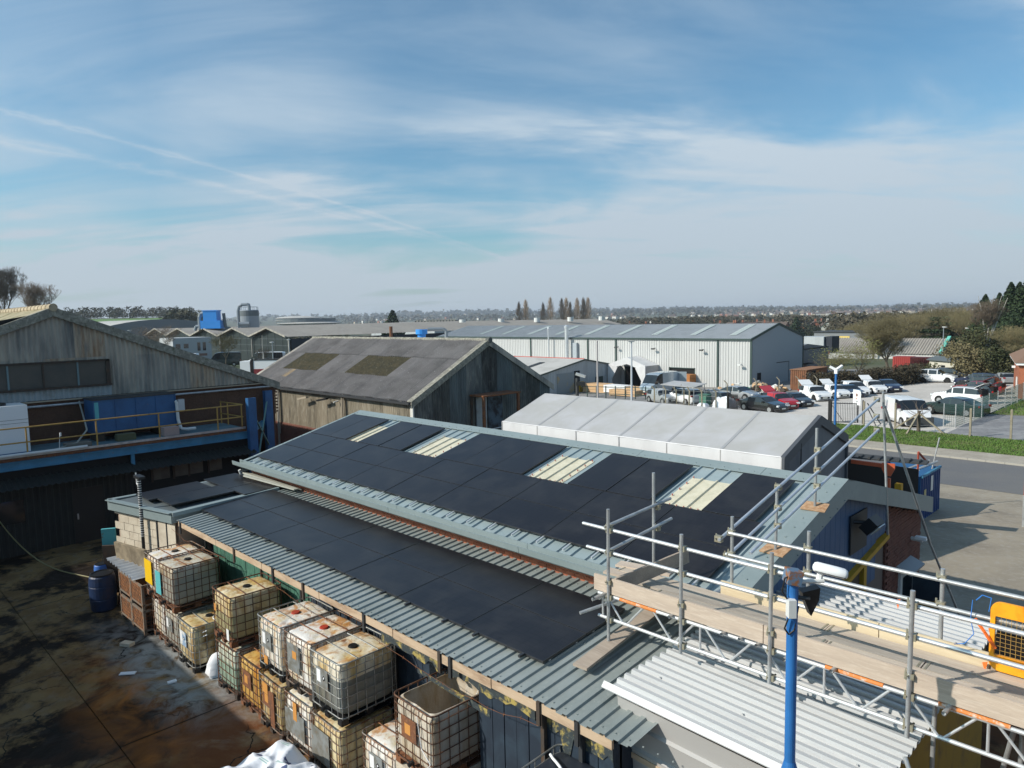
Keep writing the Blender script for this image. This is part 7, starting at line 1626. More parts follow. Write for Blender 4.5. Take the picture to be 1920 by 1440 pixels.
    put('body', me[0], pc); put('windows', me[1], m_glass); put('headlight', me[4], m_lamp); put('tail_light', me[5], m_tail); put('grille', me[6], m_black); put('number_plate', me[7], m_plate); put('wheel_arch', me[8], m_dark); put('mirror', me[9], pc)
    for fx in (.315, -.30):
        for sg in (-1,1): w = put('wheel', me[2], m_tyre, t, (fx*L, sg*(Wd/2-.075), .315)); put('rim', me[3], m_rim if rim == 'silver' else m_rimdark, w)
    if bumper: put('bumper', MB().box(L/2-.18, L/2+.03, -Wd/2*.94, Wd/2*.94, .22, .72).mesh('bumper'), m_bumper); put('badge', MB().tube((L/2+.03,0,.86),(L/2+.045,0,.86),.085,n=14).mesh('badge'), m_alu)
    if open_tail:
        b = MB(); h = belt; zt = P['st'][4][1]; x0 = P['st'][4][0]*L
        b.prism([(x0,-Wd*.40,zt+.02),(x0,Wd*.40,zt+.02),(x0-.75,Wd*.38,zt+.42),(x0-.75,-Wd*.38,zt+.42)], (-.03,0,.05)); put('tailgate', b.mesh('tailgate'), pc)
        b = MB(); b.prism([(x0-.08,-Wd*.32,zt+.015),(x0-.08,Wd*.32,zt+.015),(x0-.48,Wd*.31,zt+.225),(x0-.48,-Wd*.31,zt+.225)], (.03,0,-.012)); put('tailgate_glass', b.mesh('tailgate_glass'), m_glass)
        b = MB(); b.box(-L/2+.02,-L/2+.4,-Wd*.38,Wd*.38,.7,zt-.12); put('open_boot', b.mesh('open_boot'), m_dark)
    return t
m_bumper = mat('grey_black_bumper', (.045,.048,.05), .7)
D = radians
# heading: angle of the nose from +X. towards the road = -Y
GL, GRt = 'cars parked on the left of the car park', 'cars parked along the inner fence'
vehicle('sedan','black','black saloon nearest the black gate post, nose to the right', -30.9, 64.3, D(-14), group=GL, s=1.12)
vehicle('hatch','red','red hatchback with raised tailgate between two black cars', -30.5, 67.0, D(-28), True, group=GL, s=1.1)
vehicle('sedan','black','black car right of the red hatchback with pale roof lining visible', -30.1, 69.6, D(-30), group=GL)
vehicle('hatch','white','white hatchback with raised tailgate and black wheels, nearest of the white ones', -30.4, 75.2, D(-38), True, 'dark', group=GL, s=1.08)
vehicle('hatch','white','second white car with raised tailgate, partly hidden behind the first white hatchback', -29.5, 78.3, D(-38), True, group=GL)
vehicle('sedan','navy','dark car between the white cars behind the blue camera post', -28.6, 79.6, D(-40), group=GL)
vehicle('hatch','white','white coupe like hatchback behind the square sign board', -28.5, 81.0, D(-42), group=GL, s=1.1)
vehicle('hatch','white','white car with raised tailgate next to the navy saloon', -27.6, 84.2, D(-44), True, group=GL, s=1.0)
vehicle('sedan','navy','navy saloon farthest in the left row by the hedge', -26.9, 86.4, D(-46), group=GL, s=1.05)
vehicle('van','white','white panel van with grey bumper parked by the grass', -17.2, 60.0, D(-52), bumper=True, s=1.12)
vehicle('suv','white','white sport utility car with black wheels alone across the top of the car park', -25.2, 99.3, D(2), rim='dark', group='cars at the far end', s=1.05)
vehicle('suv','black','black sport utility car just behind the white one at the far end', -24.3, 103.0, D(-2), group='cars at the far end', s=1.0)
vehicle('sedan','black','black saloon in front of the cream shed', -23.0, 106.0, D(-4), group='cars at the far end', s=1.0)
vehicle('hatch','grey','dark grey hatchback beside the cream shed', -23.6, 109.5, D(0), group='cars at the far end', s=1.0)
vehicle('suv','navy','blue car facing the camera at the top right by the brick building', -19.2, 106, D(-75), s=.95)
vehicle('sedan','dgreen','dark green saloon nearest in the right row behind the inner fence', -15.5, 66.7, D(164), group=GRt, s=1.12)
vehicle('suv','white','white estate with raised tailgate in the right row', -17.1, 75.0, D(170), True, group=GRt, s=1.05)
vehicle('hatch','black','black hatchback with raised tailgate behind the white estate', -17.0, 80.0, D(172), True, group=GRt, s=1.0)
vehicle('sedan','dred','dark red car with raised boot in the right row', -17.7, 84.9, D(174), True, group=GRt, s=1.05)
vehicle('suv','black','black car farthest but one in the right row', -18.6, 89.0, D(176), group=GRt, s=1.0)
vehicle('suv','navy','navy car farthest in the right row', -19.6, 93.3, D(178), group=GRt, s=1.05)
vehicle('hatch','silver','silver car with white roof at the top right near the brick building', -18.0, 98.5, D(120), group=GRt, s=.9)
vehicle('highvan','sblue','silver high roof van with one rear door open before the warehouse', -52.2, 79.0, D(-92), s=1.12)
vehicle('hatch','silver','silver hatchback behind the tent, left of the glass trolley', -44.8, 68.3, D(-20), s=1.1)
vehicle('suv','white','white car with red tail lamp behind the tent, under the glazed trolley', -42.2, 68.8, D(160), s=1.1)
vehicle('sedan','silver','silver saloon in front of the scrap heap by the warehouse corner', -38.6, 74.2, D(-8), s=1.15)
vehicle('sedan','grey','grey saloon behind the white car and the green bin', -40.6, 72.0, D(150), s=1.0)
vehicle('hatch','grey','small grey car half hidden beyond the tent ridge', -38.4, 69.0, D(160), s=1.0)
_z = 0.3
vehicle('minibus','white','white minibus with long dark windows behind the works gable', -114.2, 55.0, D(-135), z=.2, s=1.1)
vehicle('highvan','white','white high van right behind the minibus', -110, 60.5, D(-135), z=.2, s=1.05)
vehicle('highvan','dgreen','dark green van left of the white minibus', -124, 52, D(-120), z=.2, s=1.0)
vehicle('minibus','white','white camper van behind bare trees left of the green van', -130, 47, D(-130), z=.2, s=1.0)
vehicle('highvan','white','white box van farthest left behind the bare trees', -136, 43, D(-130), z=.2, s=1.0)
vehicle('hatch','grey','grey hatchback in front of the camper vans', -122, 47.5, D(-120), z=.2)
vehicle('hatch','white','white hatchback parked left of the grey hatchback', -126, 44.5, D(-120), z=.2)
def red_lorry():
    t = thing('red_white_truck', 'white fronted truck with dark red lower side between the works gable and the asbestos shed', 'truck', (-95, 46, .1), radians(-135))
    obj('cab', MB().box(2.2,3.6,-1,1,.4,2.3), m_white, t); obj('box_body', MB().box(-3,2.0,-1.05,1.05,1.2,2.4), m_white, t); obj('red_side', MB().box(-3.02,2.02,-1.07,1.07,.4,1.2), mat('dark_red_paint', (.20,.015,.02), .5), t); obj('dark_strap', MB().box(1.7,2.1,-1.09,1.09,.4,2.5), m_dark, t); obj('roof_cover', MB().box(-3.1,2.1,-1.1,1.1,2.4,2.5), m_dark, t)
    obj('windscreen', MB().box(3.6,3.62,-.85,.85,1.4,2.1), m_glass, t)
    for x in (-2,2.6):
        for s in (-1,1): obj('wheel', MB().tube((x,s*1.08,.45),(x,s*.8,.45),.45,n=14), m_tyre, t)
red_lorry()
# van rear door standing open
solo('van_rear_door', MB().rbox((-51.0,82.6,-1.1), 1.2, .08, 2.3, radians(20)), paint('sblue'), 'open rear door standing out behind the silver high roof van', 'door')
# ------------------------------------------------------------------ posts, fences, gates
def post_crank(x, y, h=1.95, a=0, lab=None, grp='concrete posts of the road side fence'):
    z = g(x, y)+.1; t = thing('fence_post', lab or 'straight concrete fence post standing in the grass edge', 'fence post', (x,y,z), a, grp); obj('post', MB().box(-.06,.06,-.07,.07,-.2,h), m_concpost, t)
    return t
m_concpost = mat('mossy_concrete_post', (.27,.24,.18), .95, 0, ((.17,.15,.10), .45, .7), 3)
post_crank(-19.24,56.9,1.9,lab='concrete post right of the black sign board leg'); post_crank(-16.71,55.85,1.95,lab='concrete post in front of the white panel van'); post_crank(-11.65,54.2,1.9,lab='concrete post right of the braced tree stump'); post_crank(-9.33,53.75,1.95,lab='concrete post nearest the right edge with a dark top')
ORD = ['first','second','third','fourth','fifth','sixth','first','second','third','fourth','fifth','sixth']
def back_fence():
    rnd = random.Random(3)
    for i, (x, y) in enumerate([(-43.5,64.9),(-41.9,64.6),(-40.3,64.3),(-38.7,64.0),(-37.0,63.7),(-35.3,63.4),(-41.0,66.8),(-39.2,73),(-37.4,76),(-35.6,78),(-34.0,79.8),(-32.4,80.6)]):
        z = g(x, y); t = thing('cranked_post', ORD[i]+(' cranked concrete post from the left along the tent side of the scrap fence' if i < 6 else ' cranked concrete post in the rear line of the scrap fence'), 'fence post', (x,y,z), rnd.uniform(-.3,.3)+.4, 'cranked concrete fence posts'); t.rotation_euler[1] = rnd.uniform(-.06,.06)
        b = MB(); b.box(-.06,.06,-.06,.06,-.2,1.9); b.beam((0,0,1.88),(-.32,0,2.25),.10,.10); obj('post', b, m_concpost, t)
    b = MB()
    for k in range(4): b.tube((-43.5,64.9,g(-43.5,64.9)+.5+k*.45),(-35.3,63.4,g(-35.3,63.4)+.5+k*.45),.012,n=4)
    solo('fence_wire', b, m_galv, 'wires of the scrap fence behind the tent', 'fence wire')
back_fence()
def inner_fence():
    t = thing('mesh_fence', 'green wire mesh fence with slim steel posts beside the parked cars', 'fence', (-13.3, 66, -.9), world=True)
    P = [(-16.5,56.9),(-15.6,57.6),(-14.44,59.23),(-13.61,58.9),(-13.56,61.04),(-13.33,62.9),(-13.25,65.0),(-13.3,67.6),(-13.14,69.9),(-13.0,71.9),(-12.95,74.2),(-12.95,76.6),(-12.9,79),(-13.0,82.5),(-13.1,86)]
    for i, (x, y) in enumerate(P):
        if i < 2: continue
        obj('fence_post', MB().box(x-.03,x+.03,y-.03,y+.03,g(x,y),g(x,y)+1.75), m_galv, t)
    b = MB()
    for (x0,y0),(x1,y1) in zip(P[2:],P[3:]):
        n_ = int(hypot(x1-x0,y1-y0)/.13)
        for k in range(n_): u = k/n_; x = x0+(x1-x0)*u; y = y0+(y1-y0)*u; b.beam((x,y,g(x,y)+.05),(x,y,g(x,y)+1.7),.012,.012)
        for k in range(11): b.beam((x0,y0,g(x0,y0)+.1+k*.155),(x1,y1,g(x1,y1)+.1+k*.155),.014,.014)
    obj('wire_mesh', b, mat('green_fence_wire', (.02,.07,.06), .6), t, kind='stuff')
inner_fence()
def gates():
    t = thing('black_gate', 'open black barred steel gate beside the blue camera post', 'gate', (-22.3, 58.3, g(-22,58)), world=False); d = Vector((1.75,.75,0)).normalized(); L = 1.9
    obj('gate_post', MB().box(-.12,.12,-.12,.12,-.1,1.9), m_black, t)
    for z in (.12,1.62): obj('gate_rail', MB().beam((0,0,z), d*L+Vector((0,0,z)), .05, .06), m_black, t)
    for i in range(15): p = d*(L*(i+1)/15); obj('gate_bar', MB().beam(p+Vector((0,0,.12)), p+Vector((0,0,1.72)), .022, .022), m_black, t)
    obj('gate_brace', MB().beam(d*.1+Vector((0,0,1.5)), d*L*.5+Vector((0,0,.2)), .04,.04), m_black, t)
    t = thing('black_gate_leaf', 'solid looking black gate leaf seen edge on between the dark saloon and the scrap', 'gate', (-33.6, 62.6, g(-33,62)))
    for i in range(9): obj('gate_bar', MB().box(.12*i,.12*i+.06,-.03,.03,.1,1.75), m_black, t)
    obj('gate_post', MB().box(-.08,.08,-.08,.08,-.1,1.9), m_black, t); obj('gate_rail', MB().box(0,1.05,-.02,.02,.15,.22).box(0,1.05,-.02,.02,1.55,1.62), m_black, t)
    t = thing('sign_board', 'square white sign board with a small emblem on a black leg by the gate', 'sign', (-20.45, 59.1, g(-20.4,59.1)), radians(-38))
    obj('leg', MB().box(-.04,.04,-.04,.04,0,2.0).box(.62,.70,-.04,.04,0,1.9), m_black, t); obj('panel', MB().box(-.55,.45,-.08,-.04,1.45,2.65), m_white, t)
    obj('emblem', MB().tube((-.05,-.085,2.25),(-.05,-.09,2.25),.13,n=14).tube((-.12,-.085,1.95),(-.12,-.09,1.95),.07,n=10), mat('orange_red_print', (.5,.16,.08), .6), t); obj('emblem_detail', MB().tube((-.03,-.091,2.25),(-.03,-.094,2.25),.09,n=14).box(-.2,.1,-.09,-.085,1.72,1.78), m_silod, t)
    solo('site_barrier', MB().beam((-19.9,59.6,g(-19.9,59.6)+1.55),(-18.2,57.4,g(-18,57)+.25),.06,.06).beam((-19.9,59.6,g(-19.9,59.6)+1.2),(-18.5,57.3,g(-18,57)+.1),.05,.05), m_black, 'fallen black gate rails leaning by the concrete post', 'rail')
    t = thing('blue_cctv_post', 'slim blue post with two crossed white cameras by the gate', 'camera post', (-21.15, 56.3, g(-21,56)))
    obj('post', MB().tube((0,0,0),(0,0,4.15),.085,n=12), m_bluepole, t); obj('camera', MB().rbox((-.2,0,4.55),.62,.18,.18,radians(20),(0,.5)), m_white, t); obj('camera', MB().rbox((.2,.1,4.6),.62,.18,.18,radians(70),(.2,-.5)), m_white, t); obj('mount', MB().rbox((0,0,4.3),.22,.22,.3), m_white, t)
    for (x,y,h,lab) in ((-55.7,70.5,7.35,'taller left flag pole behind the tent'),(-49.64,69.3,7.05,'right lamp column behind the tent with small flat head')):
        t = thing('pole', lab, 'pole', (x,y,g(x,y))); obj('shaft', MB().tube((0,0,0),(0,0,h),.13,.10,n=12), mat('pole_paint_'+lab[:5], (.40,.37,.37) if x < -50 else (.5,.53,.57), .5), t)
        if x > -50: obj('lamp_head', MB().rbox((0,0,h+.05),.7,.3,.1,radians(45)), m_silo, t)
    for (px, r, zt, lab) in ((513,122,4.5,'grey lamp column in front of the right glazed gable'),(544.5,140,4.4,'lamp column at the corner of the factory side wall'),(249,190,6.5,'lamp column left among the bare trees'),(1770,165,4.0,'lamp column behind the turquoise edged unit'),(1813,175,3.5,'thin dark pole right of the lamp column near the conifers')):
        x, y = pol(azof(px), r); z0 = G(x,y) if r > 100 else g(x,y)
        t = thing('lamp_column', lab, 'lamp post', (x,y,z0)); h = max(2.5, zt-z0); obj('column', MB().tube((0,0,0),(0,0,h),.12,.08,n=8), m_silo, t); obj('lantern', MB().rbox((.2,-.2,h),1.1,.35,.14,radians(-45)), m_whitep, t)
    # green mesh fence in front of the timber packs
    t = thing('green_rail_fence', 'dark green railing in front of the timber packs', 'fence', (-54,71,-2.8), world=True)
    for z in (.55,1.45): obj('rail', MB().beam((-59.5,71.8,g(-59.5,71)+z),(-47.5,70.8,g(-47.5,71)+z),.06,.08), m_green_trim, t)
    for i in range(9): x = -59.5+i*1.5; obj('fence_post', MB().box(x-.05,x+.05,71.2,71.3,g(x,71),g(x,71)+1.6), m_green_trim, t)
    t = thing('wall_cctv', 'silver security camera on a dark box left of the timber packs', 'camera', (-59.5,71.0,g(-60,72))); obj('post', MB().box(-.15,.15,-.15,.15,0,2.6), m_darksteel, t); obj('camera', MB().rbox((.45,.2,3.0),1.3,.4,.35,radians(30),(0,.3)), m_alu, t); obj('lamp', MB().rbox((.5,.2,1.9),1.2,.6,.5,radians(30)), m_black, t)
gates()
def stump():
    t = thing('braced_stump', 'broken tree stump braced with three leaning timbers on the grass', 'tree', (-15.0,55.2,g(-15,55.2)+.1))
    obj('trunk', MB().tube((0,0,-.1),(0,0,1.5),.13,.11,n=8), m_bark, t)
    for p in ((-1.7,.2,0),(-.35,-1.4,0),(1.75,-.3,0)): obj('brace', MB().beam(p,(0,0,1.35),.10,.10), m_concpost, t)
    b = MB(); rnd = random.Random(4)
    for i in range(16):
        a = rnd.uniform(0,2*pi); p = Vector((0,0,rnd.uniform(.9,1.5))); 
        for k in range(4): q = p+Vector((cos(a)*.28,sin(a)*.28,rnd.uniform(.05,.32))); b.tube(p,q,.02-.004*k,.016-.004*k,n=4); p = q; a += rnd.uniform(-.6,.6)
    obj('twigs', b, m_twig, t)
stump()
def scrap():
    rnd = random.Random(6)
    labs = [((-43.9,84.2),2.2,'grey scrap heap by the warehouse corner'),((-41.2,84.8),2.4,'dark sheeted scrap heap next to the grey heap'),((-38.6,84.0),1.7,'brown timber scrap heap right of the warehouse corner'),((-36.9,78.4),1.3,'heap of yellowish offcuts behind the red hatchback'),((-33.8,82.3),1.5,'green and cardboard scrap heap behind the black cars')]
    for i, ((x,y), s, lab) in enumerate(labs):
        t = thing('scrap_heap', lab, 'scrap heap', (x,y,g(x,y)))
        for k in range(26):
            r = rnd.uniform(0,s*.9); a = rnd.uniform(0,2*pi); h = max(.05, (s-r)*.55); 
            obj('scrap_piece', MB().rbox((r*cos(a),r*sin(a),rnd.uniform(.05,h)), rnd.uniform(.4,1.3), rnd.uniform(.2,.7), rnd.uniform(.03,.25), rnd.uniform(0,pi), (rnd.uniform(-.6,.6),rnd.uniform(-.6,.6))), rnd.choice([m_galv,m_timber,m_newtimber,m_rustdk,m_silo,m_asb_g3,m_whitep,m_black if i == 1 else m_green]), t)
    b = bag('rubble_bag', (-35.8,66.0,g(-35.8,66)), 1.9,1.5,1.1,'white rubble bag with green print behind the tent',11,False)
    b = bag('rubble_bag', (-38.0,65.6,g(-38,66)), 1.0,.8,.5,'small white bag lump left of the large rubble bag',12,False)
    t = thing('wheelie_bin', 'green wheelie bin behind the tent', 'bin', (-38.4,66.6,g(-38,66))); obj('body', MB().prism([(-.4,-.4,0),(.4,-.4,0),(.5,.4,0),(-.5,.4,0)], (0,0,1.2)), m_green, t); obj('lid', MB().box(-.55,.55,-.5,.5,1.2,1.28), m_green, t)
    t = thing('glazed_trolley', 'flat glazed trolley canopy on thin posts above the parked white car', 'canopy', (-41.4,67.4,g(-41,67))); obj('glazed_roof', MB().prism([(-2.2,-1.2,2.15),(2.0,-1.2,2.05),(2.2,1.0,2.3),(-1.8,1.0,2.4)], (0,0,.06)), m_tent, t)
    for p in ((-1.9,-1.1),(1.9,-1.1),(2,.9),(-1.7,.9)): obj('leg', MB().tube((p[0],p[1],0),(p[0],p[1],2.2),.04,n=6), m_galv, t)
scrap()
# ------------------------------------------------------------------ trees
def bare_tree(seed, h, spread=.55, levels=5, nb=3, r0=.16, up=.35, twig_n=3):
    rnd = random.Random(seed); tr = MB(); cr = MB()
    def grow(p, d, L, r, lev):
        seg = 3; q = p
        for s in range(seg):
            d = (d + Vector((rnd.uniform(-1,1),rnd.uniform(-1,1),rnd.uniform(-.4,1)*up))*.16).normalized(); e = q + d*(L/seg); r2 = r*(1-.13)
            (tr if lev < 2 else cr).tube(q, e, r, r2, n=6 if lev < 2 else 3, cap=False); r = max(r2, .011); q = e
            if lev >= 1 and lev < levels and rnd.random() < .55:
                side = Vector((rnd.uniform(-1,1),rnd.uniform(-1,1),rnd.uniform(-.2,.8))).normalized(); grow(q, (d*.5+side*spread*1.3).normalized(), L*.5, r*.5, lev+1)
        if lev < levels:
            n = nb if lev > 0 else nb+2
            for k in range(n):
                a = 2*pi*(k+rnd.random()*.6)/n; side = Vector((cos(a),sin(a),up)).normalized(); grow(q, (d*.6+side*spread).normalized(), L*rnd.uniform(.62,.8), r*.62, lev+1)
    grow(Vector((0,0,0)), Vector((0,0,1)), h*.26, r0, 0); return tr, cr
def leaf_cloud(b, seed, n, fn, size, flat=.5):
    rnd = random.Random(seed)
    for i in range(n):
        p = fn(rnd); s = size*rnd.uniform(.5,1.4); a = Vector((rnd.uniform(-1,1),rnd.uniform(-1,1),rnd.uniform(-flat,flat))).normalized(); c = a.orthogonal().normalized()
        c = (c*cos(rnd.uniform(0,6)) + a.cross(c)*sin(rnd.uniform(0,6))).normalized(); p = Vector(p); b.add([p-a*s, p+c*s*.7, p+a*s, p-c*s*.5], [(0,1,2,3)])
def ell(rx, ry, rz, z0, lumps=6, seed=0, shell=.35):
    rr = random.Random(seed); L_ = [(Vector((rr.uniform(-.6,.6)*rx, rr.uniform(-.6,.6)*ry, z0+rr.uniform(-.45,.5)*rz)), rr.uniform(.35,.6)) for _ in range(lumps)]
    def fn(rnd):
        c, k = rnd.choice(L_); d = Vector((rnd.gauss(0,1),rnd.gauss(0,1),rnd.gauss(0,1))).normalized(); q = rnd.random()**shell
        return (c.x+d.x*rx*k*q, c.y+d.y*ry*k*q, c.z+d.z*rz*k*q)
    return fn
def tree_thing(name, label, x, y, parts, group=None, z=None, rz=0, s=1, cat='tree'):
    t = thing(name, label, cat, (x, y, G(x, y)-.05 if z is None else z), rz, group); t.scale = (s,s,s)
    for n, me, m in parts:
        if isinstance(me, MB): me = me.mesh(n)
        if not me.materials: me.materials.append(m)
        o = bpy.data.objects.new(n, me); COL.objects.link(o); o.parent = t
    return t
def at(px, r): return pol(azof(px), r)
def trees():
    # bare trees upper left
    T1 = [b.mesh('bare') for b in bare_tree(1, 15, .45, 6, 3, .28, .9)]; T2 = [b.mesh('bare') for b in bare_tree(5, 13, .5, 6, 3, .26, .9)]; T3 = [b.mesh('bare') for b in bare_tree(9, 11, .7, 5, 3, .2)]
    pr_ = lambda T, m=m_twig: [('trunk', T[0], m_bark), ('crown', T[1], m)]
    for i, (px, r, T, s, lab) in enumerate(((14,165,T1,1.05,'large bare tree at the top left edge above the mossy roof'),(74,160,T2,1.0,'fan shaped bare tree right of the large one above the gable'),(-20,175,T2,1.1,'bare tree cut by the left edge'),(215,150,T3,.85,'pale bare tree in front of the arched shed'),(310,135,T3,.95,'bare tree in front of the white office'),(186,170,T3,.8,'small bare tree left of the arched shed'))):
        x, y = at(px, r); dz = {0:5.6,1:4.6,2:5.0}.get(i, None); tree_thing('bare_tree', lab, x, y, pr_(T), 'bare trees on the left', z=(dz if dz else (.5 if i < 5 else 2)), rz=i*1.3, s=s)
    x, y = at(424, 118); tree_thing('young_tree', 'yellowish young tree in front of the white camper vans', x, y, pr_([b.mesh('young') for b in bare_tree(14, 8.5, .55, 5, 3, .13)], m_twigolive), z=.1)
    x, y = at(493, 120); tree_thing('birch_tree', 'thin reddish birch beside the grey lamp column', x, y, [('trunk', MB().tube((0,0,0),(.1,.1,5.5),.09,.03,n=6), m_barkpale), ('crown', bare_tree(15, 5, .4, 4, 3, .05)[1], m_twig)], z=.2)
    # poplars
    def poplar(seed, h):
        rnd = random.Random(seed); c = MB()
        for i in range(520):
            u = rnd.random()**.8; z = h*(.08+.9*u); R = h*.105*(sin(pi*min(1,u*.86+.12))**.7); a = rnd.uniform(0,2*pi); r = 1.5*R*rnd.random()**.5
            p = Vector((r*cos(a)*.5, r*sin(a)*.5, z-h*.05)); q = Vector((r*cos(a)*1.0, r*sin(a)*1.0, z+h*rnd.uniform(.03,.09))); c.tube(p, q, .07, .03, n=3, cap=False)
        return MB().tube((0,0,0),(0,0,h*.8),.3,.08,n=6).mesh('poplar_trunk'), c.mesh('poplar_crown')
    pA = poplar(1, 19); pB = poplar(2, 20)
    spots = [(975.9,17.2),(988.4,17.6),(1020.6,16.4),(1034.4,18.6),(1055.3,18.6),(1064,18.2),(1071.5,16.4),(1084.4,17.9),(1096,18.8),(1104.7,18.0)]
    names = ['first','second','third','fourth','fifth','sixth','seventh','eighth','ninth','tenth']
    for i, (px, h) in enumerate(spots):
        x, y = at(px, 420); T = (pA, pB)[i % 2]; z = -2.6; tree_thing('poplar_tree', names[i]+' from the left in the row of bare poplars', x, y, [('trunk', T[0], m_bark), ('crown', T[1], m_poplar)], 'row of bare poplars', z=z, rz=i, s=(h+2.2)/20)
    # conifers
    def conifer(seed, h, R, n=7000, sz=.26):
        b = MB(); 
        def fn(rnd):
            u = rnd.random()**.8; z = h*(1-u*.93); a = rnd.uniform(0,2*pi); lob = 1+.25*sin(a*3+seed+z*.8)+.15*sin(a*5-z*1.7); r = R*u**.85*lob*(rnd.random()**.35); return (r*cos(a), r*sin(a), z-.12*r)
        leaf_cloud(b, seed, n, fn, sz, .35); return MB().tube((0,0,0),(0,0,h*.9),.22,.05,n=6).mesh('conifer_trunk'), b.mesh('conifer_crown')
    C1 = conifer(3, 14, 4.8); C2 = conifer(4, 15, 5.4); 
    for px, r, s, z, T, lab in ((1893,140,.95,-1.7,C1,'dark conifer left of the tallest one in the top right corner'),(1922,132,1.0,-3.2,C2,'tallest dark conifer cut by the right edge'),(1872,150,.85,-2.6,C2,'dark conifer behind the white birch'),(1846,150,.86,-2.1,C1,'pointed conifer just left of the birch top'),(1909,155,1.0,-2.0,C1,'dark conifer between the two right corner conifers')):
        x, y = at(px, r); tree_thing('conifer_tree', lab, x, y, [('trunk', T[0], m_bark), ('crown', T[1], m_conifer)], 'dark conifers at the right', z=z, s=s, rz=px)
    x, y = at(740, 330); T = conifer(8, 12, 5.0, 1500, .8); tree_thing('cedar_tree', 'dark evergreen standing alone on the skyline above the factory roof', x, y, [('trunk', T[0], m_bark), ('crown', T[1], m_conifer)], z=0, s=.98)
    x, y = at(1494, 380); T = conifer(12, 12, 4.5, 900, .9); tree_thing('evergreen_tree', 'round dark evergreen beside the red brick houses', x, y, [('trunk', T[0], m_bark), ('crown', T[1], m_conifer)], z=-5.5, s=.85)
    # birch pair with white trunks
    x, y = at(1852, 112); bt = bare_tree(21, 10, .5, 6, 3, .18, .6); b2 = MB(); rnd = random.Random(2)
    for k in range(4):
        p = Vector((0,0,0)); d = Vector((rnd.uniform(-.25,.25),rnd.uniform(-.25,.25),1)).normalized()
        for s in range(8): q = p+d*1.15; b2.tube(p,q,.17-.018*s,.155-.018*s,n=6); p = q; d = (d+Vector((rnd.uniform(-.12,.12),rnd.uniform(-.12,.12),.1))).normalized()
    tree_thing('white_birch', 'multi stemmed white barked birch in front of the conifers', x, y, [('trunk', b2, m_barkpale), ('crown', bt[1], m_twig)], z=2.2, s=.78)
    # big spreading bare tree by the hedge and fresh willow
    x, y = at(1672, 117); tr, cr = bare_tree(31, 15, .62, 7, 3, .40, .4); tree_thing('spreading_tree', 'large spreading bare tree with olive twigs behind the car park hedge', x, y, [('trunk', tr, m_bark), ('crown', cr, m_twigolive)], z=-2.6, s=.74)
    for px, r, s, lab, sd in ((1612,104,.66,'fresh green willow beside the spreading bare tree',41),(1568,102,.55,'smaller fresh green willow by the brown container',42)):
        x, y = at(px, r); tr, cr = bare_tree(sd, 13, .7, 5, 3, .2, .3); lf = MB(); leaf_cloud(lf, sd, 1500, ell(6.2,6.2,4.4,8.0,9,sd,.5), .13); tree_thing('willow_tree', lab, x, y, [('trunk', tr, m_bark), ('crown', cr, m_twigolive), ('leaves', lf, m_twigfresh)], z=-2.3, s=s*.9)
    # mid-distance individual trees to the right
    M1 = bare_tree(51, 14, .7, 6, 3, .24, .35); M1 = [b.mesh('m') for b in M1]; M2 = [b.mesh('m') for b in bare_tree(52, 14, .75, 6, 3, .24, .3)]
    pine = MB(); 
    for k, (zz, rr, o) in enumerate(((3,4.5,0),(5,5.0,1),(6.6,4.2,-1),(8.2,3.4,1),(9.4,2.4,0))): leaf_cloud(pine, 60+k, 1100, (lambda rnd, zz=zz, rr=rr, o=o: (lambda a, q: (o+rr*q*cos(a), rr*q*sin(a), zz+rnd.uniform(-.35,.35)))(rnd.uniform(0,6.28), rnd.random()**.5)), .3, .2)
    pt = MB().tube((0,0,-1),(0,0,9),.3,.1,n=6).mesh('pt'); pine = pine.mesh('pine')
    spec = [(1640,170,M1,1.0,m_twigolive,-5),(1700,185,M2,1.1,m_twigolive,-4),(1735,200,M1,1.1,m_twig,-4),(1600,200,M2,1.05,m_twigolive,-6),(1785,195,M2,1.15,m_twig,-3),(1815,180,M1,1.0,m_twig,-3),(1845,170,M2,.9,m_twigolive,-2),(1665,215,M1,1.2,m_twigolive,-6),(1900,105,M2,.62,m_twigolive,-.5),(1830,125,M1,.62,m_twig,-2.5),(1868,140,M2,.5,m_twigolive,-2.3)]
    wh = ['behind the spreading tree','above the ribbed grey roof','beyond the lamp column','above the charcoal hall','behind the flat topped pine','left of the white birch','under the conifers','farthest in the right hand wood','at the right edge above the brick building','behind the cream shed','between the birch and the brick building']
    for i, (px, r, T, s, m, z) in enumerate(spec):
        x, y = at(px, r); tree_thing('bare_tree', 'brown bare tree '+wh[i], x, y, [('trunk', T[0], m_bark), ('crown', T[1], m)], 'bare trees on the right', z=z, rz=i*.9, s=s)
    for i, (px, r, s, z) in enumerate(((1766,185,.95,-3.6),(1810,200,.95,-3))):
        x, y = at(px, r); tree_thing('flat_pine', ('dark flat topped pine behind the ribbed grey roof','second flat topped pine right of the first')[i], x, y, [('trunk', pt, m_bark), ('crown', pine, m_conifer)], z=z, s=s, rz=i)
    # bushes
    def bush(px, r, rx, rz_, z, n, m, lab, seed, size=.15, nm='bush'):
        x, y = at(px, r); b = MB(); leaf_cloud(b, seed, n, ell(rx,rx,rz_,rz_*.55,8,seed,.5), size); tw = MB(); rnd = random.Random(seed)
        for i in range(40): a = rnd.uniform(0,6.28); tw.tube((0,0,0),(rx*.7*cos(a)*rnd.random(), rx*.7*sin(a)*rnd.random(), rz_*rnd.uniform(.5,1.1)),.05,.01,n=3,cap=False)
        tree_thing(nm, lab, x, y, [('foliage', b, m), ('stems', tw, m_bark)], z=z, cat='bush')
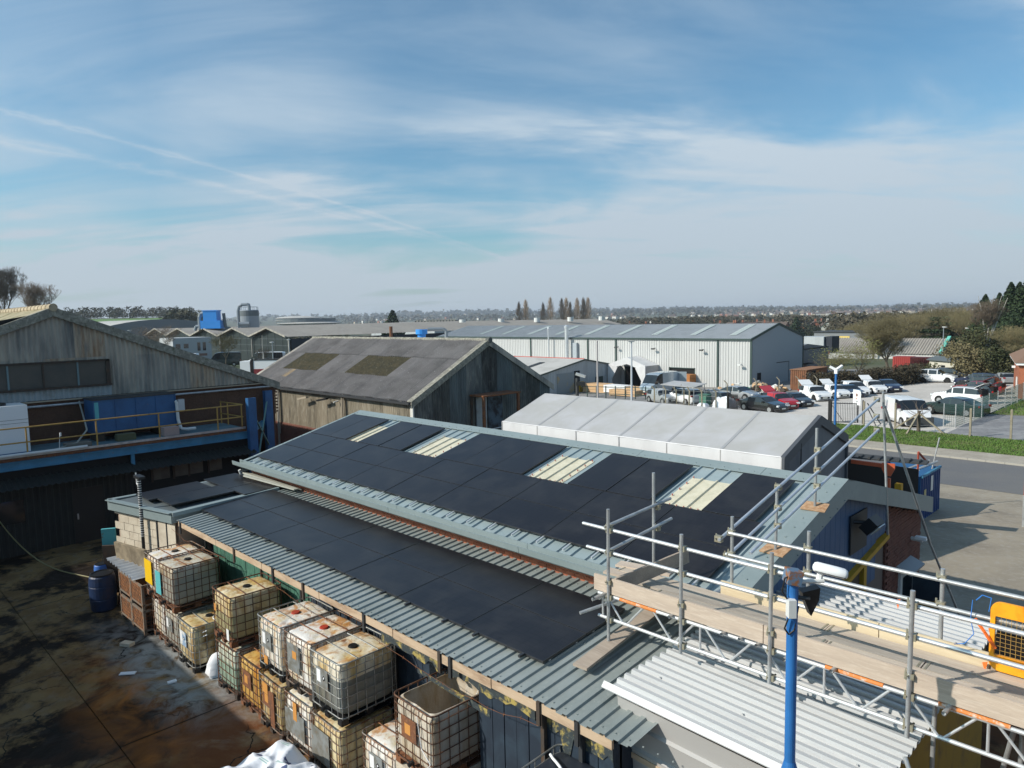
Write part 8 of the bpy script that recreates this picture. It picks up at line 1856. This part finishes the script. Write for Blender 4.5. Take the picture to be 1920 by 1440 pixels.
    bush(1868,112,4.5,5.5,-1.8,9000,m_bush,'large mixed bush behind the cream shed',71); bush(1835,108,4.0,3.6,-1.9,7000,m_twigolive,'brownish bush right of the turquoise edged roof',72); bush(1900,106,4.0,4.0,-1.6,7000,m_bush,'rounded bush nearest the brick building',73); bush(1800,118,3.4,3.6,-2.2,4500,m_twigolive,'pale olive bush left of the cream shed',74,.13); bush(1885,120,4.0,7.0,-1.8,6000,m_conifer,'tall dark green bush between birch and right edge',75,.18)
    bush(1745,112,2.6,2.2,-2.2,900,m_bush,'low green bush in front of the dark red container',76)
    # hedge: one clipped line as stuff
    b = MB(); P = [at(1530,90), at(1575,92), at(1640,96), at(1700,100), at(1722,104)]
    rnd = random.Random(5)
    for (x0,y0),(x1,y1) in zip(P,P[1:]):
        leaf_cloud(b, int(x0*7)&255, 7000, (lambda rnd, a=(x0,y0), c=(x1,y1): (lambda u: (a[0]+(c[0]-a[0])*u+rnd.gauss(0,.6), a[1]+(c[1]-a[1])*u+rnd.gauss(0,.6), g(a[0],a[1])+rnd.random()**.8*(1.9+.5*sin(u*9))))(rnd.random())), .11)
    tag(obj('hedge', b, m_hedge, None, kind='stuff'), 'dark scrubby hedge along the back of the car park', 'hedge')
trees()
# ------------------------------------------------------------------ far woodland, town
def far():
    def woods(name, label, bands, m, seed, tri=26, leaf=.16):
        rnd = random.Random(seed); b = MB()
        for px0, px1, r0, r1, n, h, dz in bands:
            for i in range(n):
                px = rnd.uniform(px0, px1); r = r0+(r1-r0)*rnd.random(); x, y = at(px, r); z = G(x, y)+dz; hh = h*rnd.uniform(.55,1.25); R = hh*rnd.uniform(.36,.55)
                k = max(10, int(tri*min(1, 450/r)**1.3)); s = hh*leaf*(1+r/900)
                for j in range(k):
                    u = rnd.random(); zz = z+hh*(.12+.86*u); rr = R*sin(pi*(.12+.8*u))**.6*rnd.random()**.4; a = rnd.uniform(0,6.28); p = Vector((x+rr*cos(a), y+rr*sin(a), zz)); d = Vector((rnd.uniform(-1,1),rnd.uniform(-1,1),rnd.uniform(-.7,.7)))*s; e = Vector((rnd.uniform(-1,1),rnd.uniform(-1,1),rnd.uniform(-1,1)))*s
                    b.add([p-d, p+e, p+d], [(0,1,2)])
        tag(obj(name, b, m, None, kind='stuff'), label, 'woodland')
    woods('hill_wood', 'dark hedgerow wood along the top of the left hill', [(-60,420,600,640,170,7,0),(100,420,560,600,40,5,0)], m_wood_dark, 1, 110, .08)
    woods('pine_wood', 'dark pine wood behind the silo', [(325,400,330,380,60,11,-3),(400,520,340,400,90,9,-4),(500,600,330,400,90,8,-3.5),(600,660,380,430,50,6,-1)], m_wood_dark, 2, 240, .055)
    woods('valley_wood', 'brown leafless woodland across the valley', [(680,1000,900,1700,380,10,-1),(1000,1200,650,1300,380,10,-1),(1180,1500,560,900,560,10,0),(1480,1960,420,900,750,10,-1),(1190,1480,480,560,140,8,-1),(1570,1960,230,420,330,10,-1),(1700,1960,180,260,60,9,-1)], m_wood_far, 3, 210, .055)
    woods('field_hedge', 'dark green hedge at the edge of the distant field', [(1540,1640,455,470,60,8,-1),(1470,1545,395,405,30,6,-1),(1260,1340,450,520,60,8,0)], m_wood_dark, 4, 200, .06)
    woods('skyline_wood', 'bluish woodland on the far skyline', [(640,1960,2000,4800,1500,16,0),(-80,640,2200,4600,500,14,0),(700,1000,4200,5000,200,22,0),(1100,1960,3000,5000,600,18,0)], m_wood_far, 5, 60, .11)
    # field
    b = MB(); P = [at(1440,330), at(1640,330), at(1660,460), at(1480,400)]
    b.grid(lambda u, v: (lambda x, y: (x, y, G(x,y)+.25))(*[ (P[0][k]*(1-u)+P[1][k]*u)*(1-v)+(P[3][k]*(1-u)+P[2][k]*u)*v for k in (0,1)]), 14, 12); struct('field', b, mat('green_field', (.10,.20,.045), .95, 0, ((.08,.16,.035), .45, .6), .05))
    b = MB(); P = [at(40,380), at(420,430), at(400,575), at(60,575)]
    b.grid(lambda u, v: (lambda x, y: (x, y, G(x,y)+.3))(*[ (P[0][k]*(1-u)+P[1][k]*u)*(1-v)+(P[3][k]*(1-u)+P[2][k]*u)*v for k in (0,1)]), 20, 14); struct('hill_field', b, bpy.data.materials['green_field'])
    # far town
    b = MB(); rnd = random.Random(8)
    for i in range(900):
        px = rnd.uniform(660,1900); r = rnd.uniform(1500,4200); 
        if px < 1350 and rnd.random() < .85: continue
        x, y = at(px, r); z = G(x,y)+2; a = rnd.uniform(0,pi); w = rnd.uniform(5,11)*(1+r/6000); M_ = [(cos(a),sin(a)),(-sin(a),cos(a))]; h = rnd.uniform(5,7)
        b.mi = rnd.choice([0,0,1,2,2]); b.rbox((x,y,z+h/2), w, 8, h, a); b.mi = 3
        p = [Vector((x,y,z+h))+Vector((cos(a)*s1*w/2-sin(a)*s2*4.2, sin(a)*s1*w/2+cos(a)*s2*4.2, 0)) for s1, s2 in ((-1,-1),(1,-1),(1,1),(-1,1))]; q = [Vector((x,y,z+h+3))+Vector((cos(a)*s1*w/2, sin(a)*s1*w/2, 0)) for s1 in (-1,1)]
        b.add([*p,*q], [(0,1,5,4),(2,3,4,5),(1,2,5),(3,0,4)])
    ms = [mat('town_wall_white', (.60,.58,.54), .9), mat('town_wall_red', (.30,.13,.09), .9), mat('town_wall_buff', (.42,.36,.28), .9), mat('town_roof', (.13,.10,.09), .9)]
    tag(obj('distant_town', b, ms, None, kind='stuff'), 'scattered houses of the distant town across the valley', 'town')
    # haze
    hz = MB().box(-6500,4500,-2500,6800,-45,48); m = bpy.data.materials.new('haze'); m.use_nodes = True; n = m.node_tree; n.nodes.clear(); o = n.nodes.new('ShaderNodeOutputMaterial'); v = n.nodes.new('ShaderNodeVolumePrincipled'); v.inputs['Color'].default_value = (.80,.88,1,1); v.inputs['Density'].default_value = HAZE; v.inputs['Anisotropy'].default_value = .2; n.links.new(v.outputs[0], o.inputs['Volume'])
    if HAZE: h = obj('haze', hz, m, None, kind='stuff'); tag(h, 'thin pale air haze over the whole site', 'haze')
HAZE = .00016
far()
for o in list(bpy.data.objects):
    if '_w' in o: del o['_w']
